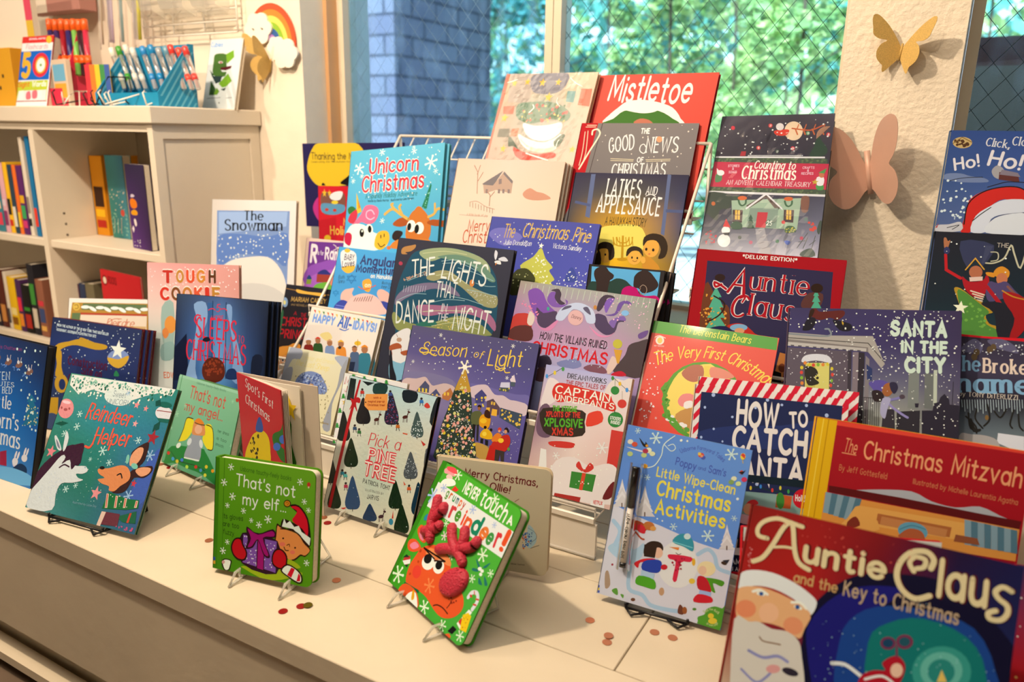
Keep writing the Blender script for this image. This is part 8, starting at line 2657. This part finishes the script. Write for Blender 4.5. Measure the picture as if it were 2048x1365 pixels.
# ---------------------------------------------------------------- butterflies and rainbow on the walls
WING = [(0, 0), (.02, .03), (.06, .072), (.1, .1), (.118, .1), (.12, .085), (.112, .06), (.106, .04), (.085, .028), (.055, .025), (.072, .012), (.082, -.012), (.076, -.035), (.06, -.05), (.052, -.056), (.05, -.07), (.043, -.076), (.02, -.05), (.004, -.028)]
WINGR = [(0, 0), (.012, .03), (.03, .07), (.055, .098), (.085, .108), (.104, .1), (.108, .08), (.1, .05), (.086, .028), (.07, .012), (.086, -.002), (.094, -.026), (.084, -.052), (.06, -.068), (.036, -.062), (.014, -.04), (.002, -.03)]
def butterfly(label, loc, size, m, wing, fold, tilt, body=False, single=None, rotz=0):
    o = thing('paper_butterfly', label, 'butterfly', loc, (0, tilt, rotz))
    pts = smooth_pts(wing, True, 3)
    for sg, fd in ((-1, fold[0]), (1, fold[1])):
        mb = MB(); f = [(sg*x*size*math.cos(fd), -.003-x*size*math.sin(fd), z*size) for x, z in pts]
        b = [(x+.0006*sg*math.sin(fd), y+.0006, z) for x, y, z in f]; n = len(f)
        mb.mesh(f+b, [tuple(range(n)), tuple(range(2*n-1, n-1, -1))]+[(i, n+i, n+(i+1) % n, (i+1) % n) for i in range(n)], m); mb.build('wing', o)
    mb = MB(); mb.tube([(0, -.0035, .02*size if not body else .045*size), (0, -.004, 0), (0, -.0035, -.035*size if not body else -.045*size)], .0022 if not body else .006, m, 8); mb.build('body', o)
    return o
butterfly('gold glitter paper butterfly high on the white pillar', GEO['gold'], GEO['gold_s'], GOLD, WING, (R(28), R(42)), R(6))
butterfly('larger rose gold paper butterfly lower on the white pillar', GEO['rose'], GEO['rose_s'], ROSE, WINGR, (R(38), R(52)), R(-12), True)
butterfly('small gold paper butterfly under the rainbow on the left wall', GEO['gold2'], GEO['gold2_s'], GOLD, WING, (R(40), R(84)), R(10))
rb = thing('paper_rainbow', 'paper rainbow with white clouds pinned on the wall above the bookcase end', 'wall decoration', GEO['rainbow'])
RS = GEO['rainbow_s']
for i, c in enumerate(('e2502c', 'e88430', 'ecd468', '8cb832', '2a5ca0', 'a878c0')):
    mb = MB(); ro = RS*(1-i*.155); ri = RS*(1-(i+1)*.155) if i < 5 else RS*.02; a0, a1 = R(-14), R(142); n = 30
    o1 = [(ro*math.cos(a0+(a1-a0)*k/n), ro*math.sin(a0+(a1-a0)*k/n)*1.12) for k in range(n+1)]; i1 = [(ri*math.cos(a0+(a1-a0)*k/n), ri*math.sin(a0+(a1-a0)*k/n)*1.12) for k in range(n+1)]
    mm = mat('rainbow_paper_'+'abcdef'[i], c, rough=.7)
    for k in range(n):
        for yy in (-.005, -.0035): mb.mesh([(o1[k][0], yy, o1[k][1]), (o1[k+1][0], yy, o1[k+1][1]), (i1[k+1][0], yy, i1[k+1][1]), (i1[k][0], yy, i1[k][1])], [(0, 1, 2, 3)], mm)
    for edge in (o1, i1): mb.mesh([(x, yy, z) for x, z in edge for yy in (-.005, -.0035)], [(2*k, 2*k+1, 2*k+3, 2*k+2) for k in range(n)], mm)
    mb.build('rainbow_band', rb)
CLOUD = mat('white_cloud_paper', 'f2ece2', rough=.8)
for cx, cz, s in GEO['clouds']:
    mb = MB(); pts = [(cx+s*(.86+.16*abs(math.cos(3*t)))*math.cos(t), cz+s*.82*(.86+.16*abs(math.cos(3*t)))*math.sin(t)) for t in (2*math.pi*k/60 for k in range(60))]
    mb.prism(pts, -.014-cx*.06, -.008-cx*.06, CLOUD); mb.tube([(cx, -.008, cz), (cx, -.0035, cz)], s*.3, CLOUD, 8)
    for ex in (-.35, .3): mb.tube([(cx+s*ex, -.0143, cz), (cx+s*ex+.006, -.0143, cz-.002)], .0016, DARK, 6)
    mb.build('cloud', rb)

# ---------------------------------------------------------------- books and boxes in the bookcase
rr = random.Random(11)
def spine_book(x0, x1, y, z0, z1, depth, cols, label, group, lean=0.0):
    """a book shelved upright with its spine to the front, narrow bands and a title block printed on the spine"""
    w = x1-x0; o = thing('shelved_book', label, 'book', ((x0+x1)/2, y, BENCH+z0), (0, lean, 0), group); h = z1-z0
    mb = MB(); n = 8; v = []
    for z in (0, h): v += [(-w/2+w*k/n, -.0018*math.sin(math.pi*k/n), z) for k in range(n+1)]
    mb.mesh(v, [(k, k+1, n+2+k, n+1+k) for k in range(n)], PRINT, rgb(cols[0]), True)
    for xx in (-w/2, w/2-.0012): mb.box((xx, .0005, 0), (xx+.0012, depth, h), PRINT, rgb(cols[0]))
    z = h*.1
    for c in cols[1:]:
        hh = h*rr.uniform(.07, .3); z2 = min(z+hh, h*.97)
        mb.mesh([(-w*.36, -.0021, z), (w*.36, -.0021, z), (w*.36, -.0021, z2), (-w*.36, -.0021, z2)], [(0, 1, 2, 3)], PRINT, rgb(c)); z = z2+h*rr.uniform(.03, .08)
        if z > h*.9: break
    mb.build('cover', o)
    mb = MB(); mb.box((-w/2+.0014, .002, .002), (w/2-.0014, depth-.004, h-.003), PAPER); mb.build('pages', o)
    return o
for a in SHELVED: spine_book(*a)
def cover_book(x0, x1, y, z0, z1, t, cols, label, yaw=0.0, name='shelved_book', tilt=0.0, art=()):
    w, h = x1-x0, z1-z0; o = thing(name, label, 'book', ((x0+x1)/2, y, BENCH+z0), (-tilt, 0, yaw))
    mb = MB(); mb.box((-w/2, 0, 0), (w/2, .0015, h), PRINT, rgb(cols[0])); ground_print(mb, PRINT, [cols[1], cols[2]], w/Q, h/Q, -.0002, -w/2); Press(mb, PRINT, -.0002, -w/2).run(art, w/Q, h/Q); mb.build('front_cover', o)
    mb = MB(); mb.box((-w/2, .0016, .001), (w/2-.002, t-.0016, h-.001), PAPER); mb.build('pages', o)
    mb = MB(); mb.box((-w/2, t-.0015, 0), (w/2, t, h), PRINT, rgb(cols[0])); mb.build('back_cover', o); return o
for a in FACED: cover_book(*a[:8], **a[8])

# ---------------------------------------------------------------- things on top of the bookcase
TZ = BENCH+TOPZ
PINK = mat('pink_card', 'd0284c', rough=.6, var=.05); BLUEC = mat('blue_card', '0f86b4', rough=.5); BLUEL = mat('light_blue_stripe', '5cb0d0', rough=.5)
def display(label, x0, x1, y0, y1, h, m, stripe=None):
    """counter display box: low front, sloping sides, high back"""
    o = thing('display_box', label, 'display box', ((x0+x1)/2, y0, TZ)); w = (x1-x0)/2; d = y1-y0; t = .003
    prof = [(0, .0), (d, 0), (d, h), (d*.86, h), (0, h*.22)]
    for sx in (-w, w-t):
        mb = MB(); v = [(sx, y, z) for y, z in prof]+[(sx+t, y, z) for y, z in prof]
        mb.mesh(v, [tuple(range(4, -1, -1)), tuple(range(5, 10))]+[(i, (i+1) % 5, 5+(i+1) % 5, 5+i) for i in range(5)], m)
        if stripe:
            for k in range(11):
                c = -d*.6+k*d*.16
                def seg(z): return c+z*.75
                pts = []
                for z in [h*j/24 for j in range(25)]:
                    y = seg(z); top = h*.22+(h-h*.22)*min(max(y/(d*.86), 0), 1)
                    if 0.002 < y < d-.002-d*.05 and z < top-.003: pts.append((y, z))
                if len(pts) > 1:
                    for xx in (sx-.0004, sx+t+.0004): mb.mesh([(xx, pts[0][0], pts[0][1]), (xx, pts[0][0]+d*.055, pts[0][1]), (xx, pts[-1][0]+d*.055, pts[-1][1]), (xx, pts[-1][0], pts[-1][1])], [(0, 1, 2, 3)], stripe)
        mb.build('side_panel', o)
    boxobj('front_panel', (-w+t, 0, 0), (w-t, t, h*.22), m, o); boxobj('back_panel', (-w+t, d-t, 0), (w-t, d, h), m, o); boxobj('tray_floor', (-w+t, t, 0), (w-t, d-t, t), m, o)
    return o
for a in DISPLAYS: display(*a[:6], {'p': PINK, 'b': BLUEC}[a[6]], BLUEL if a[6] == 'b' else None)
CLEARP = glassy('clear_pen_plastic', 'f4f6f8', .6, .1, milk=.4)
BAG = glassy('clear_bag', 'ffffff', 1.2, .1, milk=.2)
def pen_thing(p0, p1, r, col, capcol, label, group, clear=False):
    a, b = Vector(p0), Vector(p1); o = thing('pen', label, 'pen', a+Vector((0, 0, BENCH)), group=group); d = b-a
    mb = MB(); mb.tube([(0, 0, 0), d*.8], r, CLEARP if clear else mat('pen_'+col, col, rough=.3, coat=.3), 10)
    if clear: mb.tube([d*.05, d*.7], r*.45, mat('pen_'+col, col, rough=.3, coat=.3), 8)
    mb.build('barrel', o)
    mb = MB(); mb.tube([d*.8, d*.97, d], r*1.18, mat('pen_cap_'+capcol, capcol, rough=.3, coat=.3), 10); mb.build('cap', o)
    mb = MB(); mb.tube([d*.2, d*.34], r*1.12, mat('pen_cap_'+capcol, capcol), 10); mb.build('grip', o)
for a in PENS: pen_thing(*a)
def wire_stand(loc, rot, s, m, label):
    o = thing('wire_easel', label, 'easel', loc, rot, 'wire easels heaped on the bookcase')
    mb = MB(); mb.tube([(-s*.5, 0, 0), (-s*.42, .01, s*.55), (-s*.3, .015, s*.9), (s*.3, .015, s*.9), (s*.42, .01, s*.55), (s*.5, 0, 0)], .0021, m, 8); mb.build('frame', o)
    for sg in (-1, 1):
        mb = MB(); mb.tube([(sg*s*.5, 0, 0), (sg*s*.5, -s*.28, .002), (sg*s*.5, -s*.3, s*.1)], .0021, m, 8); mb.build('hook', o)
    mb = MB(); mb.tube([(-s*.2, .015, s*.9), (-s*.2, s*.5, .0), (s*.2, s*.5, 0), (s*.2, .015, s*.9)], .0019, m, 8); mb.build('back_leg', o)
for a in STANDS: wire_stand(a[0], a[1], a[2], {'k': BLACKWIRE, 'w': WIRE}[a[3]], a[4])
# wire rack with clear pockets and hanging packs on the wall
wr = thing('wall_rack', 'clear and white wire pocket rack on the wall above the card pack', 'wall rack', (GEO['wr'][0], 1.735, GEO['wr'][2]))
wx, wz = GEO['wr_s']; mb = MB()
for i in range(5): mb.tube([(-wx/2, -.02, -wz/2+wz*i/4), (wx/2, -.02, -wz/2+wz*i/4)], .003, WIRE, 8)
for i in range(4): mb.tube([(-wx/2+wx*i/3, -.017, -wz/2), (-wx/2+wx*i/3, -.017, wz/2)], .003, WIRE, 8)
mb.build('grid', wr)
for j, zz in enumerate((.05, .22)):
    for i in range(3):
        x = -wx/2+wx*(i+.5)/3; mb = MB(); ww = wx*.14; v = []
        for y, z, k in ((-.025, .1, 1.15), (-.09, .1, 1.15), (-.075, .02, .85), (-.025, .0, .8)): v += [(x-ww*k, y, zz+z-wz/2), (x+ww*k, y, zz+z-wz/2)]
        mb.mesh(v, [(2, 3, 5, 4), (4, 5, 7, 6), (0, 2, 4, 6), (1, 7, 5, 3)], ACRYL); mb.build('pocket', wr)
for x, z, w, h, cols, lab in HANGING:
    o = thing('hanging_pack', lab, 'packet', (x, 1.66, z), (0, R(5), 0)); mb = MB(); v = []
    for j in range(9):
        for i in range(5): v.append((-w/2+w*i/4, -.004-.005*math.sin(math.pi*i/4)+.002*math.sin(i*3+j), -h*j/8))
    mb.mesh(v, [(j*5+i, j*5+5+i, j*5+6+i, j*5+1+i) for j in range(8) for i in range(4)], BAG, None, True); mb.build('bag', o)
    for k, c in enumerate(cols):
        mb = MB(); xx = -w*.3+w*.6*k/max(1, len(cols)-1); mb.tube([(xx, -.001, -h*.15), (xx+w*.05, -.001, -h*.5), (xx+w*.1, -.001, -h*.92)], w*.17, mat('pack_'+c, c, rough=.5), 8); mb.build('pen', o)
    boxobj('header_card', (-w/2, -.001, 0), (w/2, .001, h*.12), mat('white_card', 'e8e2d8', rough=.6), o)
for a in CARTONS:
    o = thing(a[0], a[1], a[2], a[3], (0, 0, a[5])); w, d, h = a[4]
    boxobj('box', (-w/2, 0, 0), (w/2, d, h), mat('carton_'+a[6], a[6], rough=.6), o, .001)
    for nm, x0, z0, x1, z1, c in a[7]: boxobj(nm, (-w/2+w*x0, -.0006, h*z0), (-w/2+w*x1, -.0001, h*z1), mat('carton_'+c, c, rough=.6), o)

# ---------------------------------------------------------------- outside the window
PAVE = mat('pale_pavement', 'b4b8bc', rough=.85, var=.15, vscale=3)
struct(boxobj('ground', (-40, 2.12, -.1), (40, 60, 0.0), PAVE))
brick = bpy.data.materials.new('grey_brick'); brick.use_nodes = True; nt = brick.node_tree; nd = nt.nodes; b = nd['Principled BSDF']; b.inputs['Roughness'].default_value = .9
tc = nd.new('ShaderNodeTexCoord'); mp = nd.new('ShaderNodeMapping'); mp.inputs['Rotation'].default_value = (R(90), 0, 0)
br = nd.new('ShaderNodeTexBrick'); br.inputs['Scale'].default_value = 1; br.inputs['Brick Width'].default_value = .34; br.inputs['Row Height'].default_value = .155; br.inputs['Mortar Size'].default_value = .012
br.inputs[1].default_value = (*rgb('8c8490'), 1); br.inputs[2].default_value = (*rgb('787080'), 1); br.inputs[3].default_value = (*rgb('504c58'), 1)
sx = nd.new('ShaderNodeSeparateXYZ'); ad = nd.new('ShaderNodeMath'); ad.operation = 'ADD'; cb = nd.new('ShaderNodeCombineXYZ')
nt.links.new(tc.outputs['Object'], sx.inputs[0]); nt.links.new(sx.outputs[0], ad.inputs[0]); nt.links.new(sx.outputs[1], ad.inputs[1]); nt.links.new(ad.outputs[0], cb.inputs[0]); nt.links.new(sx.outputs[2], cb.inputs[1])
nt.links.new(cb.outputs[0], br.inputs[0]); nt.links.new(br.outputs[0], b.inputs['Base Color'])
pier = thing('brick_pier', 'blue grey brick pier outside behind the left window pane', 'brick pier', (GEO['pier'][0], GEO['pier'][2], 0))
px0, px1, py0, py1 = GEO['pier']; o = boxobj('brickwork', (px0, py0, 0), (px1, py1, 5), brick, pier); o.location = (-px0, -py0, 0)
o = boxobj('stone_band', (px0-.03, py0-.03, 2.35), (px1+.03, py1+.03, 2.5), mat('pier_stone', '6a6c78', rough=.9), pier); o.location = (-px0, -py0, 0)
# trees
LEAFS = [mat('leaf_green', '94b878', rough=.55, var=.35, vscale=3), mat('leaf_yellow_green', 'ccdc98', rough=.55, var=.3, vscale=3), mat('leaf_blue_green', '68b0ac', rough=.55, var=.3, vscale=3)]
for lm in LEAFS:       # leaves let some light through
    nn = lm.node_tree.nodes; ll = lm.node_tree.links; bs = nn['Principled BSDF']; tr = nn.new('ShaderNodeBsdfTranslucent'); mx = nn.new('ShaderNodeMixShader'); mx.inputs[0].default_value = .45
    src = bs.inputs['Base Color'].links[0].from_socket; ll.new(src, tr.inputs[0]); ll.new(bs.outputs[0], mx.inputs[1]); ll.new(tr.outputs[0], mx.inputs[2]); ll.new(mx.outputs[0], nn['Material Output'].inputs[0])
BARK = mat('bark', '5a4a3c', rough=.9, bump=.01, bscale=12, var=.3)
def garden_tree(label, x, y, hgt, rad, z0, n, size, leaf, seed, kind='tree'):
    o = thing('garden_tree' if kind == 'tree' else 'garden_shrub', label, kind, (x, y, 0)); rr = random.Random(seed)
    mb = MB(); mb.tube([(0, 0, 0), (.05, 0, hgt*.3), (-.04, .05, hgt*.6), (0, 0, hgt*.85)], rad*.026, BARK, 8, r1=.012)
    for k in range(7):
        a = k*2.4; z = hgt*(.3+.07*k); mb.tube([(0, 0, z), (math.cos(a)*rad*.4, math.sin(a)*rad*.4, z+.25), (math.cos(a)*rad*.8, math.sin(a)*rad*.8, z+.35)], rad*.01, BARK, 6, r1=.006)
    mb.build('trunk', o)
    mb = MB(); blobs = [(rr.uniform(-.7, .7)*rad, rr.uniform(-.6, .6)*rad, rr.uniform(z0, hgt), rr.uniform(.25, .5)*rad) for _ in range(22)]
    for i in range(n):
        bx, by, bz, brd = rr.choice(blobs); u = Vector((rr.gauss(0, 1), rr.gauss(0, 1), rr.gauss(0, 1))).normalized()*brd*rr.uniform(.55, 1.05)
        c = Vector((bx, by, bz))+u
        if c.z < .05: continue
        t = Vector((rr.gauss(0, 1), rr.gauss(0, 1), rr.gauss(0, .6))).normalized(); nrm = (u.normalized()+Vector((rr.gauss(0, .6), rr.gauss(0, .6), rr.gauss(.3, .6)))).normalized(); s = t.cross(nrm)
        if s.length < .1: continue
        s.normalize(); L = size*rr.uniform(.7, 1.3); Wd = L*.34
        mb.face([c-t*L*.5, c+s*Wd*.9+nrm*L*.05, c+t*L*.5, c-s*Wd*.9+nrm*L*.05], LEAFS[rr.choice(leaf)])
    mb.build('foliage', o); return o
for a in TREES: garden_tree(*a)
hd = thing('garden_hedge', 'tall blue green hedge closing the garden far outside', 'hedge', (GEO['hedge'][0], 16.5, 0)); rr = random.Random(5); mb = MB()
for i in range(9000):
    x, z = rr.uniform(-9, 9), rr.uniform(.05, 6.2); y = rr.uniform(-.7, .5)+.5*math.sin(x*1.3)*math.cos(z*1.1); L = rr.uniform(.2, .4); a = rr.uniform(0, 6.3); b_ = rr.uniform(-.8, .8)
    t = Vector((math.cos(a), rr.uniform(-.4, .4), math.sin(a))); s = Vector((-math.sin(a), b_, math.cos(a)))
    c = Vector((x, y, z)); mb.face([c-t*L*.5, c+s*L*.25, c+t*L*.5, c-s*L*.25], LEAFS[rr.choice((2, 2, 0) if x < -1 else (0, 1, 2))])
mb.build('foliage', hd)
# parked car beyond the right hand window
CARP = mat('dark_maroon_car_paint', '1a0a0e', rough=.7, spec=.1); CARG = mat('dark_car_glass', '0a080a', rough=.5, spec=.1); TYRE = mat('tyre_rubber', '141414', rough=.8); RIM = mat('wheel_rim', '8a8a8c', rough=.3, metal=.8)
cx, cy, cs = GEO['car']
car = thing('parked_car', 'dark maroon car parked outside behind the right hand window', 'car', (cx, cy, 0))
prof = [(-1.6, .35), (-1.66, .8), (-1.58, 1.3), (-1.42, 1.6), (-1.2, 1.72), (.9, 1.74), (1.4, 1.62), (1.95, 1.12), (2.6, 1.0), (2.7, .75), (2.65, .4)]
mb = MB(); ins = [(-.86, .12), (-.9, .02), (-.9, 0), (.9, 0), (.9, .02), (.86, .12)]; v = []; n = len(prof)
for yy, _ in ((-.9, 0), (.9, 0)): v += [(x*cs, (yy*(1 if z < 1.2 else .82)), z*cs) for x, z in prof]
mb.mesh(v, [tuple(range(n-1, -1, -1)), tuple(range(n, 2*n))]+[(i, (i+1) % n, n+(i+1) % n, n+i) for i in range(n)], CARP); mb.build('body', car)
for x0, x1 in ((-1.6, -.3), (-.2, 1.1)):
    mb = MB(); mb.mesh([((x0)*cs, -.905, 1.08*cs), (x1*cs, -.905, 1.08*cs), ((x1-.15)*cs, -.76, 1.6*cs), ((x0+.45)*cs, -.76, 1.6*cs)], [(0, 1, 2, 3)], CARG); mb.build('side_window', car)
for x in (-1.3, 1.3):
    for yy in (-.9, .72):
        mb = MB(); mb.tube([(x*cs, yy, .36), (x*cs, yy+.18, .36)], .35, TYRE, 24); mb.tube([(x*cs, yy-.006, .36), (x*cs, yy, .36)], .2, RIM, 20); mb.build('wheel', car)
